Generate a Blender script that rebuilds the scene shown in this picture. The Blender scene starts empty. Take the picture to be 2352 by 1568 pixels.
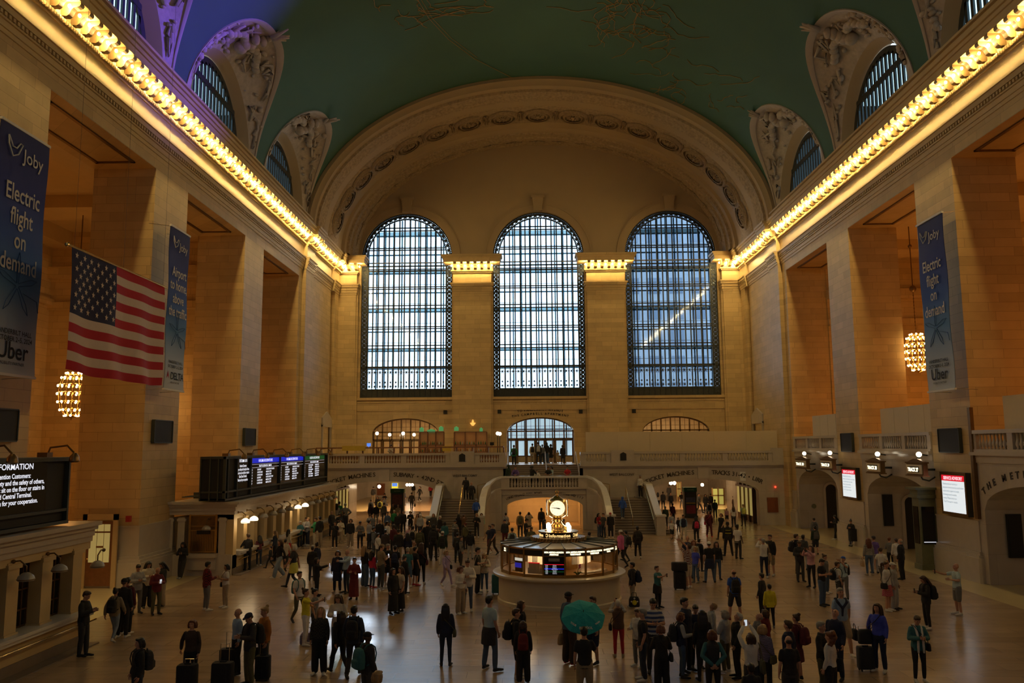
import bpy, bmesh, math, random
from mathutils import Vector, Matrix
R = math.radians
scene = bpy.context.scene
COL = scene.collection
# ------------------------------------------------------------------ camera
CAMP = Vector((-1.2196, 0.0, 5.95)); FPX = 1897.0
PITCH, YAW, ROLL = 0.1264, -0.0167, -0.0076
def _rows():
    c, s = math.cos(YAW), math.sin(YAW)
    x = Vector((c, -s, 0)); y = Vector((s, c, 0)); z = Vector((0, 0, 1))
    c, s = math.cos(PITCH), math.sin(PITCH)
    y2 = c*y + s*z; z2 = -s*y + c*z
    c, s = math.cos(ROLL), math.sin(ROLL)
    return c*x + s*z2, y2, -s*x + c*z2
RX, RY, RZ = _rows()
cam_d = bpy.data.cameras.new('camera'); cam = bpy.data.objects.new('camera', cam_d); COL.objects.link(cam)
cam_d.sensor_width = 36.0; cam_d.sensor_fit = 'HORIZONTAL'; cam_d.lens = FPX/2352*36.0
cam_d.clip_start = 0.1; cam_d.clip_end = 600
M = Matrix(((RX.x, RZ.x, -RY.x), (RX.y, RZ.y, -RY.y), (RX.z, RZ.z, -RY.z))).to_4x4()
M.translation = CAMP; cam.matrix_world = M
scene.camera = cam
# ------------------------------------------------------------------ view
scene.view_settings.view_transform = 'Standard'; scene.view_settings.look = 'None'
scene.view_settings.gamma = 1.0; scene.view_settings.use_curve_mapping = False
scene.view_settings.exposure = -0.4
# ------------------------------------------------------------------ sky seen through the windows
W_ = bpy.data.worlds.new('sky'); scene.world = W_; W_.use_nodes = True
bg = W_.node_tree.nodes['Background']; bg.inputs[0].default_value = (0.62, 0.82, 1.0, 1); bg.inputs[1].default_value = 5.2
def lamp(name, kind, loc, energy, color, target=None, **kw):
    l = bpy.data.lights.new(name, kind); l.energy = energy; l.color = color
    for k, v in kw.items(): setattr(l, k, v)
    o = bpy.data.objects.new(name, l); COL.objects.link(o); o.location = loc
    if target is not None:
        o.rotation_euler = (Vector(target)-Vector(loc)).to_track_quat('-Z', 'Y').to_euler()
    return o
# daylight: one portal at each great window
for k, x in enumerate((-11.94, 0.0, 11.94)):
    p = lamp('window_portal', 'AREA', (x, 76.3, 18.7), 1.0, (1, 1, 1), target=(x, 0, 18.7), shape='RECTANGLE', size=8.2, size_y=17.2)
    p.data.cycles.is_portal = True
    p = lamp('window_portal', 'AREA', (x, -11.2, 18.7), 1.0, (1, 1, 1), target=(x, 40, 18.7), shape='RECTANGLE', size=8.2, size_y=17.2)
    p.data.cycles.is_portal = True
# low sun glancing off glass across the avenue, through the left great window on to the floor
def beam(tx, ty, spot_deg, energy, blend=0.25, ratio=-0.15, elev=27):
    e = R(elev); d = Vector((ratio, 1.0, 0)).normalized()*math.cos(e) + Vector((0, 0, math.sin(e)))
    p = Vector((tx, ty, 0)) + d*120
    lamp('sun_reflection', 'SPOT', p, energy, (0.80, 0.90, 1.0), target=(tx, ty, 0), spot_size=R(spot_deg), spot_blend=blend, shadow_soft_size=0.5)
beam(-8.6, 26.6, 3.0, 1.1e6, .6)
beam(-10.0, 32.5, 1.6, .45e6, .7)
beam(-9.9, 42.3, 1.8, 1.1e6, .5)
beam(15.2, 31.9, 1.6, 0.5e6, 0.6, 0.02)
# coloured show lights on the cornice wash the vault
lamp('show_light', 'SPOT', (17.0, 44.0, 23.9), 90000, (0.13, 0.07, 1.0), target=(-17.2, 37.5, 27.5), spot_size=R(26), spot_blend=0.9, shadow_soft_size=0.15)
lamp('show_light', 'SPOT', (17.0, 57.0, 23.9), 3500, (0.08, 0.50, 0.9), target=(-15.5, 52.5, 29.5), spot_size=R(28), spot_blend=1.0, shadow_soft_size=0.15)
lamp('show_light', 'SPOT', (-17.0, 57.0, 23.9), 900, (0.15, 0.75, 0.5), target=(15.3, 60.0, 30.5), spot_size=R(34), spot_blend=1.0, shadow_soft_size=0.15)
lamp('show_light', 'SPOT', (-17.0, 44.0, 23.9), 800, (0.9, 0.75, 0.5), target=(15.3, 57.0, 28.5), spot_size=R(16), spot_blend=1.0, shadow_soft_size=0.15)

# ================================================================== helpers
def ray(u, v):
    X = (u-1176)/FPX; Z = (784-v)/FPX
    return RX*X + RY + RZ*Z
def at_x(u, v, x): r = ray(u, v); return CAMP + r*((x-CAMP.x)/r.x)
def at_y(u, v, y): r = ray(u, v); return CAMP + r*((y-CAMP.y)/r.y)
def at_z(u, v, z=0.0): r = ray(u, v); return CAMP + r*((z-CAMP.z)/r.z)
VA, VB, VZ = 18.3, 12.1, 23.0
def on_vault(u, v, k=1.0):
    r = ray(u, v); a, b = VA*k, VB*k
    A = (r.x/a)**2 + (r.z/b)**2; B = 2*(CAMP.x*r.x/a**2 + (CAMP.z-VZ)*r.z/b**2); Cc = (CAMP.x/a)**2 + ((CAMP.z-VZ)/b)**2 - 1
    t = (-B + math.sqrt(B*B-4*A*Cc))/(2*A)
    return CAMP + r*t

def tag(o, label=None, cat=None, group=None, kind=None):
    if label: o['label'] = label
    if cat: o['category'] = cat
    if group: o['group'] = group
    if kind: o['kind'] = kind
    return o
def thing(name, label, cat, loc=(0, 0, 0), rotz=0.0, group=None):
    o = bpy.data.objects.new(name, None); COL.objects.link(o); o.empty_display_size = 0.2
    o.location = loc; o.rotation_euler = (0, 0, rotz)
    return tag(o, label, cat, group)
def copy_tree(o, parent=None, loc=None, rotz=None, label=None, scale=None):
    c = o.copy(); COL.objects.link(c)
    if parent is not None: c.parent = parent
    if loc is not None: c.location = loc
    if rotz is not None: c.rotation_euler = (0, 0, rotz)
    if scale is not None: c.scale = scale
    if label: c['label'] = label
    for ch in KIDS.get(o.name, []):
        d = copy_tree(ch, c)
    return c
KIDS = {}
class MB:
    def __init__(s): s.v = []; s.f = []
    def add(s, vs, fs):
        n = len(s.v); s.v += [tuple(p) for p in vs]; s.f += [tuple(i+n for i in f) for f in fs]; return s
    def box(s, x0, x1, y0, y1, z0, z1):
        v = [(x, y, z) for z in (z0, z1) for y in (y0, y1) for x in (x0, x1)]
        if (x1-x0)*(y1-y0)*(z1-z0) < 0:
            return s.add(v, [(1, 3, 2, 0), (6, 7, 5, 4), (4, 5, 1, 0), (7, 6, 2, 3), (5, 7, 3, 1), (6, 4, 0, 2)])
        return s.add(v, [(0, 2, 3, 1), (4, 5, 7, 6), (0, 1, 5, 4), (3, 2, 6, 7), (1, 3, 7, 5), (2, 0, 4, 6)])
    def cbox(s, c, sx, sy, sz, rz=0.0, taper=1.0):
        ca, sa = math.cos(rz), math.sin(rz); v = []
        for z in (-.5, .5):
            k = taper if z > 0 else 1.0
            for y in (-.5, .5):
                for x in (-.5, .5):
                    X, Y = x*sx*k, y*sy*k
                    v.append((c[0]+X*ca-Y*sa, c[1]+X*sa+Y*ca, c[2]+z*sz))
        return s.add(v, [(0, 2, 3, 1), (4, 5, 7, 6), (0, 1, 5, 4), (3, 2, 6, 7), (1, 3, 7, 5), (2, 0, 4, 6)])
    def loft(s, rings, closed=True, caps=True):
        n = len(rings[0]); vs = [p for r in rings for p in r]; fs = []
        m = n if closed else n-1
        for k in range(len(rings)-1):
            for i in range(m):
                j = (i+1) % n
                fs.append((k*n+i, k*n+j, (k+1)*n+j, (k+1)*n+i))
        if caps and closed:
            fs.append(tuple(range(n-1, -1, -1))); fs.append(tuple(range((len(rings)-1)*n, len(rings)*n)))
        return s.add(vs, fs)
    def tube(s, p0, p1, r0, r1=None, n=10, caps=True):
        r1 = r0 if r1 is None else r1
        p0, p1 = Vector(p0), Vector(p1); d = (p1-p0)
        if d.length < 1e-6: return s
        d.normalize(); a = d.orthogonal().normalized(); b = d.cross(a)
        return s.loft([[p+(a*math.cos(t)+b*math.sin(t))*r for t in [2*math.pi*i/n for i in range(n)]] for p, r in ((p0, r0), (p1, r1))], caps=caps)
    def path(s, pts, r, n=8):
        pts = [Vector(p) for p in pts]; rs = r if isinstance(r, (list, tuple)) else [r]*len(pts)
        rings = []; a = None
        for i, p in enumerate(pts):
            d = (pts[min(i+1, len(pts)-1)]-pts[max(i-1, 0)]).normalized()
            a = d.orthogonal().normalized() if a is None else (a-d*a.dot(d)).normalized()
            b = d.cross(a)
            rings.append([p+(a*math.cos(t)+b*math.sin(t))*rs[i] for t in [2*math.pi*k/n for k in range(n)]])
        return s.loft(rings)
    def lathe(s, prof, c=(0, 0, 0), n=24, a0=0.0, a1=2*math.pi, caps=True):
        full = abs(a1-a0-2*math.pi) < 1e-6; m = n if full else n+1
        rings = [[(c[0]+r*math.cos(a0+(a1-a0)*i/n), c[1]+r*math.sin(a0+(a1-a0)*i/n), c[2]+z) for i in range(m)] for r, z in prof]
        return s.loft(rings, closed=full, caps=caps and full)
    def ball(s, c, rx, ry=None, rz=None, n=12, m=8):
        ry = rx if ry is None else ry; rz = rx if rz is None else rz
        rings = []
        for k in range(1, m):
            t = math.pi*k/m
            rings.append([(c[0]+rx*math.sin(t)*math.cos(2*math.pi*i/n), c[1]+ry*math.sin(t)*math.sin(2*math.pi*i/n), c[2]-rz*math.cos(t)) for i in range(n)])
        vs = [p for r in rings for p in r]+[(c[0], c[1], c[2]-rz), (c[0], c[1], c[2]+rz)]; fs = []
        for k in range(m-2):
            for i in range(n):
                j = (i+1) % n; fs.append((k*n+i, k*n+j, (k+1)*n+j, (k+1)*n+i))
        b = (m-1)*n
        for i in range(n):
            j = (i+1) % n; fs.append((j, i, b)); fs.append(((m-2)*n+i, (m-2)*n+j, b+1))
        return s.add(vs, fs)
    def prism(s, poly, axis, a, b):
        """poly: 2-D points; axis 'x': (y,z), 'y': (x,z), 'z': (x,y)"""
        def P(p, t): return {'x': (t, p[0], p[1]), 'y': (p[0], t, p[1]), 'z': (p[0], p[1], t)}[axis]
        return s.loft([[P(p, a) for p in poly], [P(p, b) for p in poly]])
    def grid(s, pts):
        n = len(pts[0]); vs = [p for r in pts for p in r]
        return s.add(vs, [(k*n+i, k*n+i+1, (k+1)*n+i+1, (k+1)*n+i) for k in range(len(pts)-1) for i in range(n-1)])
    def mesh(s, me, mat=None):
        M_ = mat or Matrix.Identity(4)
        return s.add([M_ @ v.co for v in me.vertices], [tuple(p.vertices) for p in me.polygons])
    def bounds_min(s): return [min(p[i] for p in s.v) for i in range(3)]
    def build(s, name, mat, parent=None, smooth=False, kind=None, local=False, fixn=True):
        me = bpy.data.meshes.new(name)
        off = Vector(parent_loc(parent)) if (parent is not None and not local) else Vector((0, 0, 0))
        me.from_pydata([(p[0]-off.x, p[1]-off.y, p[2]-off.z) for p in s.v], [], s.f)
        if fixn:
            bm = bmesh.new(); bm.from_mesh(me); bmesh.ops.recalc_face_normals(bm, faces=bm.faces[:]); bm.to_mesh(me); bm.free()
        if smooth:
            me.polygons.foreach_set('use_smooth', [True]*len(me.polygons))
            if smooth == 'auto':
                try: me.set_sharp_from_angle(angle=R(40))
                except Exception: pass
        me.materials.append(mat)
        o = bpy.data.objects.new(name, me); COL.objects.link(o)
        if parent is not None:
            o.parent = parent; KIDS.setdefault(parent.name, []).append(o)
            par_off[o.name] = (parent_loc(parent) if not local else (0, 0, 0))
        if kind: o['kind'] = kind
        return o
par_off = {}
def parent_loc(p):
    if p is None: return (0, 0, 0)
    if p.name in par_off: return par_off[p.name]
    return tuple(p.location)
def struct(name, mb, mat, smooth=False, parent=None):
    o = mb.build(name, mat, parent=parent, smooth=smooth)
    if parent is None: o['kind'] = 'structure'
    return o

# ------------------------------------------------------------------ text as real letter meshes
_gl = {}
def text_mesh(s, size, align='CENTER', spacing=1.0, bold=0.0, extrude=0.0):
    key = (s, size, align, spacing, bold, extrude)
    if key in _gl: return _gl[key]
    cu = bpy.data.curves.new('letters', 'FONT'); cu.body = s; cu.size = size; cu.align_x = align; cu.space_character = spacing
    cu.offset = bold; cu.extrude = extrude; cu.resolution_u = 3
    o = bpy.data.objects.new('letters', cu); COL.objects.link(o)
    bpy.context.view_layer.update()
    me = bpy.data.meshes.new_from_object(o.evaluated_get(bpy.context.evaluated_depsgraph_get()))
    COL.objects.unlink(o); bpy.data.objects.remove(o)
    _gl[key] = me; return me
def basis(right, up, org):
    r = Vector(right).normalized(); u = Vector(up).normalized(); n = r.cross(u)
    m = Matrix(((r.x, u.x, n.x), (r.y, u.y, n.y), (r.z, u.z, n.z))).to_4x4(); m.translation = Vector(org); return m
def put_text(mb, s, size, org, right, up, sx=1.0, **kw):
    me = text_mesh(s, size, **kw); mb.mesh(me, basis(right, up, org) @ Matrix.Diagonal((sx, 1, 1, 1))); return mb
def arc_text(mb, s, size, curve, t0, t1, bold=0.0):
    """letters spread evenly between t0 and t1 of curve(t)->(point, right, up)"""
    W = [{'I': .5, ' ': .55, 'M': 1.3, 'W': 1.35, '-': .6}.get(ch, 1.0) for ch in s]; tot = sum(W)
    P = [curve(t0+(t1-t0)*i/200)[0] for i in range(201)]; L = [0.0]
    for i in range(200): L.append(L[-1]+(P[i+1]-P[i]).length)
    acc = 0.0
    for ch, w in zip(s, W):
        tgt = L[-1]*(acc+w/2)/tot; acc += w
        if ch == ' ': continue
        k = next(i for i in range(201) if L[i] >= tgt); p, r, u = curve(t0+(t1-t0)*k/200)
        mb.mesh(text_mesh(ch, size, bold=bold, extrude=0.01), basis(r, u, p))
    return mb

# ================================================================== materials
def newmat(name):
    m = bpy.data.materials.new(name); m.use_nodes = True
    return m, m.node_tree, m.node_tree.nodes['Principled BSDF']
def plain(name, col, rough=0.6, metal=0.0, var=0.12, scale=6.0, spec=0.5, bump=0.0):
    m, t, b = newmat(name)
    b.inputs['Roughness'].default_value = rough; b.inputs['Metallic'].default_value = metal
    b.inputs['Specular IOR Level'].default_value = spec
    tc = t.nodes.new('ShaderNodeTexCoord'); nz = t.nodes.new('ShaderNodeTexNoise'); nz.inputs['Scale'].default_value = scale; nz.inputs['Detail'].default_value = 4
    t.links.new(tc.outputs['Object'], nz.inputs['Vector'])
    mx = t.nodes.new('ShaderNodeMix'); mx.data_type = 'RGBA'
    mx.inputs['A'].default_value = tuple(c*(1-var) for c in col)+(1,); mx.inputs['B'].default_value = tuple(min(1, c*(1+var)) for c in col)+(1,)
    t.links.new(nz.outputs['Fac'], mx.inputs['Factor']); t.links.new(mx.outputs['Result'], b.inputs['Base Color'])
    if bump:
        bp = t.nodes.new('ShaderNodeBump'); bp.inputs['Strength'].default_value = bump; bp.inputs['Distance'].default_value = 0.05
        t.links.new(nz.outputs['Fac'], bp.inputs['Height']); t.links.new(bp.outputs['Normal'], b.inputs['Normal'])
    return m
def emit(name, col, strength):
    m, t, b = newmat(name)
    b.inputs['Base Color'].default_value = tuple(min(1, c) for c in col)+(1,); b.inputs['Emission Color'].default_value = tuple(col)+(1,)
    b.inputs['Emission Strength'].default_value = strength
    return m
def glass(name, tint=(0.9, 0.95, 1.0), refl=0.02, rough=0.05):
    m = bpy.data.materials.new(name); m.use_nodes = True; t = m.node_tree; t.nodes.clear()
    o = t.nodes.new('ShaderNodeOutputMaterial'); mx = t.nodes.new('ShaderNodeMixShader'); mx.inputs[0].default_value = refl
    tr = t.nodes.new('ShaderNodeBsdfTransparent'); tr.inputs[0].default_value = tint+(1,)
    gl = t.nodes.new('ShaderNodeBsdfGlossy'); gl.inputs['Roughness'].default_value = rough
    nz = t.nodes.new('ShaderNodeTexNoise'); nz.inputs['Scale'].default_value = 0.7
    rp = t.nodes.new('ShaderNodeMapRange'); rp.inputs['To Min'].default_value = 0.8; rp.inputs['To Max'].default_value = 1.1
    tc = t.nodes.new('ShaderNodeTexCoord'); t.links.new(tc.outputs['Object'], nz.inputs['Vector']); t.links.new(nz.outputs['Fac'], rp.inputs['Value'])
    hm = t.nodes.new('ShaderNodeMix'); hm.data_type = 'RGBA'; hm.blend_type = 'MULTIPLY'; hm.inputs['Factor'].default_value = 1.0
    hm.inputs['A'].default_value = tint+(1,); t.links.new(rp.outputs['Result'], hm.inputs['B']); t.links.new(hm.outputs['Result'], tr.inputs[0])
    t.links.new(tr.outputs[0], mx.inputs[1]); t.links.new(gl.outputs[0], mx.inputs[2]); t.links.new(mx.outputs[0], o.inputs[0])
    return m
def stone(name, col, bw=1.45, bh=0.46, mortar=0.010, rough=0.55, var=0.16, bump=0.35, dark=0.45):
    m, t, b = newmat(name)
    g = t.nodes.new('ShaderNodeNewGeometry'); sp = t.nodes.new('ShaderNodeSeparateXYZ'); t.links.new(g.outputs['Position'], sp.inputs[0])
    ad = t.nodes.new('ShaderNodeMath'); ad.operation = 'ADD'; t.links.new(sp.outputs['X'], ad.inputs[0]); t.links.new(sp.outputs['Y'], ad.inputs[1])
    cb = t.nodes.new('ShaderNodeCombineXYZ'); t.links.new(ad.outputs[0], cb.inputs['X']); t.links.new(sp.outputs['Z'], cb.inputs['Y'])
    br = t.nodes.new('ShaderNodeTexBrick'); br.offset = 0.37; br.squash = 1.35; br.squash_frequency = 3
    br.inputs['Scale'].default_value = 1.0; br.inputs['Brick Width'].default_value = bw; br.inputs['Row Height'].default_value = bh
    br.inputs['Mortar Size'].default_value = mortar; br.inputs['Mortar Smooth'].default_value = 0.3; br.inputs['Bias'].default_value = 0.0
    br.inputs['Color1'].default_value = tuple(c*(1-var) for c in col)+(1,)
    br.inputs['Color2'].default_value = tuple(min(1, c*(1+var*.6)) for c in col)+(1,)
    br.inputs['Mortar'].default_value = tuple(c*dark for c in col)+(1,)
    t.links.new(cb.outputs[0], br.inputs['Vector'])
    nz = t.nodes.new('ShaderNodeTexNoise'); nz.inputs['Scale'].default_value = 1.6; nz.inputs['Detail'].default_value = 6; t.links.new(g.outputs['Position'], nz.inputs['Vector'])
    rp = t.nodes.new('ShaderNodeMapRange'); rp.inputs['To Min'].default_value = 0.82; rp.inputs['To Max'].default_value = 1.15; t.links.new(nz.outputs['Fac'], rp.inputs['Value'])
    mx = t.nodes.new('ShaderNodeMix'); mx.data_type = 'RGBA'; mx.blend_type = 'MULTIPLY'; mx.inputs['Factor'].default_value = 1.0
    t.links.new(br.outputs['Color'], mx.inputs['A']); t.links.new(rp.outputs['Result'], mx.inputs['B']); t.links.new(mx.outputs['Result'], b.inputs['Base Color'])
    b.inputs['Roughness'].default_value = rough
    bp = t.nodes.new('ShaderNodeBump'); bp.inputs['Strength'].default_value = bump; bp.inputs['Distance'].default_value = 0.02; bp.invert = True
    t.links.new(br.outputs['Fac'], bp.inputs['Height']); t.links.new(bp.outputs['Normal'], b.inputs['Normal'])
    return m
def floor_mat():
    m, t, b = newmat('marble_floor')
    g = t.nodes.new('ShaderNodeNewGeometry')
    br = t.nodes.new('ShaderNodeTexBrick'); br.offset = 0.5; br.inputs['Scale'].default_value = 1.0
    br.inputs['Brick Width'].default_value = 1.9; br.inputs['Row Height'].default_value = 0.62; br.inputs['Mortar Size'].default_value = 0.006
    br.inputs['Color1'].default_value = (0.31, 0.215, 0.135, 1); br.inputs['Color2'].default_value = (0.37, 0.26, 0.165, 1); br.inputs['Mortar'].default_value = (0.15, 0.10, 0.07, 1)
    t.links.new(g.outputs['Position'], br.inputs['Vector'])
    nz = t.nodes.new('ShaderNodeTexNoise'); nz.inputs['Scale'].default_value = 0.9; nz.inputs['Detail'].default_value = 8; nz.inputs['Distortion'].default_value = 1.2
    mp = t.nodes.new('ShaderNodeMapping'); mp.inputs['Scale'].default_value = (0.5, 1.6, 1); t.links.new(g.outputs['Position'], mp.inputs['Vector']); t.links.new(mp.outputs[0], nz.inputs['Vector'])
    rp = t.nodes.new('ShaderNodeMapRange'); rp.inputs['To Min'].default_value = 0.78; rp.inputs['To Max'].default_value = 1.2; t.links.new(nz.outputs['Fac'], rp.inputs['Value'])
    mx = t.nodes.new('ShaderNodeMix'); mx.data_type = 'RGBA'; mx.blend_type = 'MULTIPLY'; mx.inputs['Factor'].default_value = 1.0
    t.links.new(br.outputs['Color'], mx.inputs['A']); t.links.new(rp.outputs['Result'], mx.inputs['B'])
    # paler border paving along both side walls
    sp = t.nodes.new('ShaderNodeSeparateXYZ'); t.links.new(g.outputs['Position'], sp.inputs[0])
    ab = t.nodes.new('ShaderNodeMath'); ab.operation = 'ABSOLUTE'; t.links.new(sp.outputs['X'], ab.inputs[0])
    gt = t.nodes.new('ShaderNodeMath'); gt.operation = 'GREATER_THAN'; gt.inputs[1].default_value = 16.6; t.links.new(ab.outputs[0], gt.inputs[0])
    m2 = t.nodes.new('ShaderNodeMix'); m2.data_type = 'RGBA'; m2.inputs['B'].default_value = (0.50, 0.40, 0.22, 1)
    t.links.new(gt.outputs[0], m2.inputs['Factor']); t.links.new(mx.outputs['Result'], m2.inputs['A']); t.links.new(m2.outputs['Result'], b.inputs['Base Color'])
    r2 = t.nodes.new('ShaderNodeMapRange'); r2.inputs['To Min'].default_value = 0.20; r2.inputs['To Max'].default_value = 0.27; t.links.new(nz.outputs['Fac'], r2.inputs['Value']); t.links.new(r2.outputs['Result'], b.inputs['Roughness'])
    b.inputs['Specular IOR Level'].default_value = 0.55
    return m
MAT = {}
MAT['stone'] = stone('warm_limestone', (0.57, 0.405, 0.19), bh=0.42, bw=1.35, mortar=.007, dark=.45, var=.13)
MAT['stone_smooth'] = plain('smooth_limestone', (0.57, 0.42, 0.21), 0.5, var=0.10, scale=1.5)
MAT['marble'] = stone('pink_grey_marble', (0.49, 0.43, 0.36), bw=2.6, bh=1.25, mortar=0.006, rough=0.22, var=0.06, bump=0.1, dark=0.7)
MAT['marble_plain'] = plain('polished_marble', (0.50, 0.44, 0.37), 0.22, var=0.08, scale=3)
MAT['plaster'] = plain('tan_plaster', (0.40, 0.29, 0.17), 0.8, var=0.05, scale=0.8)
MAT['ornament'] = plain('moulded_plaster', (0.36, 0.26, 0.155), 0.8, var=0.6, scale=5, bump=1.0)  # darker hollows: crevice shade put into the colour by the bump noise
MAT['rosette'] = plain('rosette_plaster', (0.30, 0.21, 0.12), 0.8, var=0.5, scale=6, bump=0.8)  # dark, uneven colour stands in for shade in the rosette recesses
MAT['sign_globe'] = emit('small_sign_globe', (1.0, 0.86, 0.62), 6)
MAT['relief'] = plain('stucco_relief', (0.46, 0.38, 0.31), 0.8, var=0.30, scale=4, bump=0.6)
MAT['relief_plain'] = plain('stucco_border', (0.46, 0.38, 0.32), 0.8, var=0.06, scale=2)
MAT['vault'] = plain('painted_sky_vault', (0.038, 0.108, 0.072), 0.75, var=0.18, scale=0.25)
MAT['gold_line'] = plain('gold_leaf_line', (0.30, 0.17, 0.03), 0.5, var=0.3, scale=3)
MAT['iron'] = plain('dark_bronze_iron', (0.035, 0.04, 0.04), 0.5, metal=0.3, var=0.3)
MAT['bronze'] = plain('aged_bronze', (0.20, 0.12, 0.05), 0.35, metal=0.8, var=0.25, scale=5)
MAT['brass'] = plain('polished_brass', (0.72, 0.50, 0.20), 0.22, metal=1.0, var=0.12)
MAT['window_glass'] = glass('window_glass')
MAT['dimmed_glass'] = glass('dimmed_window_glass', (0.30, 0.32, 0.34), 0.02)  # dark tint added to cut daylight from the windows behind the camera
MAT['lunette_glass'] = glass('dim_sky_glass', (0.42, 0.52, 0.55), 0.03)  # tint stands in for the dimmer sky behind the lunettes
MAT['black'] = plain('black_grille', (0.012, 0.012, 0.012), 0.7)
MAT['dark_metal'] = plain('dark_green_steel', (0.045, 0.05, 0.04), 0.5, var=0.2)
MAT['floor'] = floor_mat()
MAT['bulb'] = emit('warm_bulb', (1.0, 0.70, 0.25), 820)
MAT['bulb_dim'] = emit('dim_warm_bulb', (1.0, 0.70, 0.25), 200)
MAT['bracket'] = plain('gilded_bracket_stone', (0.34, 0.23, 0.10), 0.5, var=.15)
MAT['board'] = plain('cream_hoarding', (0.62, 0.52, 0.36), 0.7, var=0.04)
MAT['wood'] = plain('brown_wood', (0.22, 0.09, 0.035), 0.4, var=0.3)
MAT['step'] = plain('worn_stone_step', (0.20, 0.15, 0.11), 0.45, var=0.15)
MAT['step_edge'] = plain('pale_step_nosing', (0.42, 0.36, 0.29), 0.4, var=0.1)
MAT['carved'] = plain('carved_letters', (0.06, 0.045, 0.03), 0.8)
MAT['steel'] = plain('brushed_steel_rail', (0.6, 0.55, 0.45), 0.3, metal=1.0)
MAT['white'] = plain('white_paint', (0.75, 0.74, 0.70), 0.6, var=0.03)
MAT['mullion_glare'] = glass('outer_mullion_glare', (0.17, 0.23, 0.25), 0.05, 0.3)  # see-through tint stands in for glare around the backlit outer iron mullions
MAT['walk_glass'] = glass('walkway_glass', (0.30, 0.42, 0.42), 0.15, 0.2)
MAT['office_stone'] = plain('grey_office_stone', (0.22, 0.26, 0.31), 0.8)
MAT['office_glass'] = plain('office_windows', (0.12, 0.16, 0.22), 0.2)
MAT['door_glass'] = glass('door_glass', (0.80, 0.85, 0.9), 0.08)
MAT['street_glow'] = emit('daylit_street_glass', (0.55, 0.78, 1.0), .9)
MAT['white_marble'] = plain('pale_marble_coping', (0.62, 0.60, 0.56), 0.25, var=0.06)
MAT['globe'] = emit('white_globe', (1.0, 0.86, 0.62), 14)
MAT['green_sign'] = plain('green_header', (0.01, 0.10, 0.04), 0.5)
MAT['poster_dim'] = plain('dim_food_poster', (0.14, 0.05, 0.03), 0.4, var=0.9, scale=4)
MAT['poster_dark'] = plain('dark_poster', (0.05, 0.025, 0.02), 0.4, var=0.8, scale=4)
MAT['poster_blue'] = plain('blue_poster', (0.10, 0.12, 0.22), 0.4, var=0.5, scale=3)
MAT['poster_yellow'] = plain('yellow_poster', (0.5, 0.30, 0.04), 0.4)
MAT['poster_red'] = plain('red_poster', (0.35, 0.05, 0.07), 0.4, var=0.5, scale=3)
MAT['lit_yellow'] = emit('lit_yellow_panel', (1.0, 0.85, 0.05), 1.0)
MAT['lit_blue'] = emit('lit_blue_panel', (0.12, 0.30, 1.0), 1.0)
MAT['shop_glow'] = emit('lit_shop_window', (0.75, 0.60, 0.18), .35)
MAT['shop_green'] = emit('lit_green_window', (0.35, 0.42, 0.14), .30)
MAT['red_brown'] = plain('red_brown_board', (0.22, 0.06, 0.015), 0.5)
MAT['red_glow'] = emit('red_lamp', (1.0, 0.05, 0.02), 4)
MAT['paper'] = plain('white_paper', (0.7, 0.7, 0.68), 0.7)
MAT['amber_back'] = emit('amber_lit_shelf_back', (0.50, 0.22, 0.06), .12)
MAT['bottle_clear'] = plain('clear_bottle', (0.5, 0.5, 0.45), 0.1)
MAT['bottle_amber'] = plain('amber_bottle', (0.35, 0.15, 0.04), 0.1)
MAT['bottle_green'] = plain('green_bottle', (0.05, 0.2, 0.08), 0.1)
MAT['green_glow'] = emit('green_glass', (0.15, 0.7, 0.3), .22)
MAT['sconce_glow'] = emit('gilt_light', (1.0, 0.55, 0.12), 1.2)
MAT['yellow_cloth'] = plain('yellow_upholstery', (0.6, 0.42, 0.06), 0.8)
MAT['lamp_lit'] = emit('lit_lamp_shade', (1.0, 0.80, 0.50), 5)
MAT['lamp_off'] = plain('frosted_lamp_shade', (0.36, 0.33, 0.28), 0.3)
MAT['dark_pane'] = plain('dark_window_pane', (0.02, 0.018, 0.015), 0.15)
MAT['brass_dark'] = plain('dark_brass', (0.42, 0.27, 0.10), 0.3, metal=1.0, var=0.2)
MAT['screen_black'] = plain('screen_black', (0.006, 0.006, 0.008), 0.15)
MAT['band_blue'] = emit('blue_header', (0.01, 0.02, 0.55), 1.0)
MAT['band_green'] = emit('green_band', (0.005, 0.06, 0.012), 1.0)
MAT['text_glow'] = emit('white_led_text', (0.85, 0.88, 1.0), 1.1)
MAT['screen_white'] = emit('white_screen', (0.86, 0.95, 1.0), 1.0)
MAT['screen_red'] = emit('red_screen', (0.85, 0.01, 0.03), 0.9)
MAT['grey_text'] = plain('grey_text', (0.35, 0.38, 0.42), 0.6)
MAT['sign_cream'] = plain('cream_sign_frame', (0.70, 0.62, 0.46), 0.5)
MAT['sign_glow'] = emit('warm_sign_text', (1.0, 0.85, 0.55), 3.0)
MAT['info_glow'] = emit('information_text', (1.0, 0.66, 0.25), 1.6)
MAT['door_pane'] = emit('lit_door_pane', (0.52, 0.42, 0.14), 0.5)
MAT['red_box'] = plain('red_alarm_box', (0.35, 0.02, 0.02), 0.5)
MAT['green_bronze'] = plain('green_bronze', (0.14, 0.14, 0.07), 0.5, var=0.2)
MAT['banner_white'] = plain('banner_white_print', (0.62, 0.62, 0.62), 0.8, var=0.02)
MAT['banner_line'] = plain('banner_thin_line', (0.02, 0.08, 0.22), 0.8, var=0.02)
MAT['banner_black'] = plain('banner_dark_print', (0.012, 0.012, 0.015), 0.8, var=0.02)
MAT['flag_red'] = plain('flag_red', (0.42, 0.012, 0.03), 0.85, var=0.08)
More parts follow.
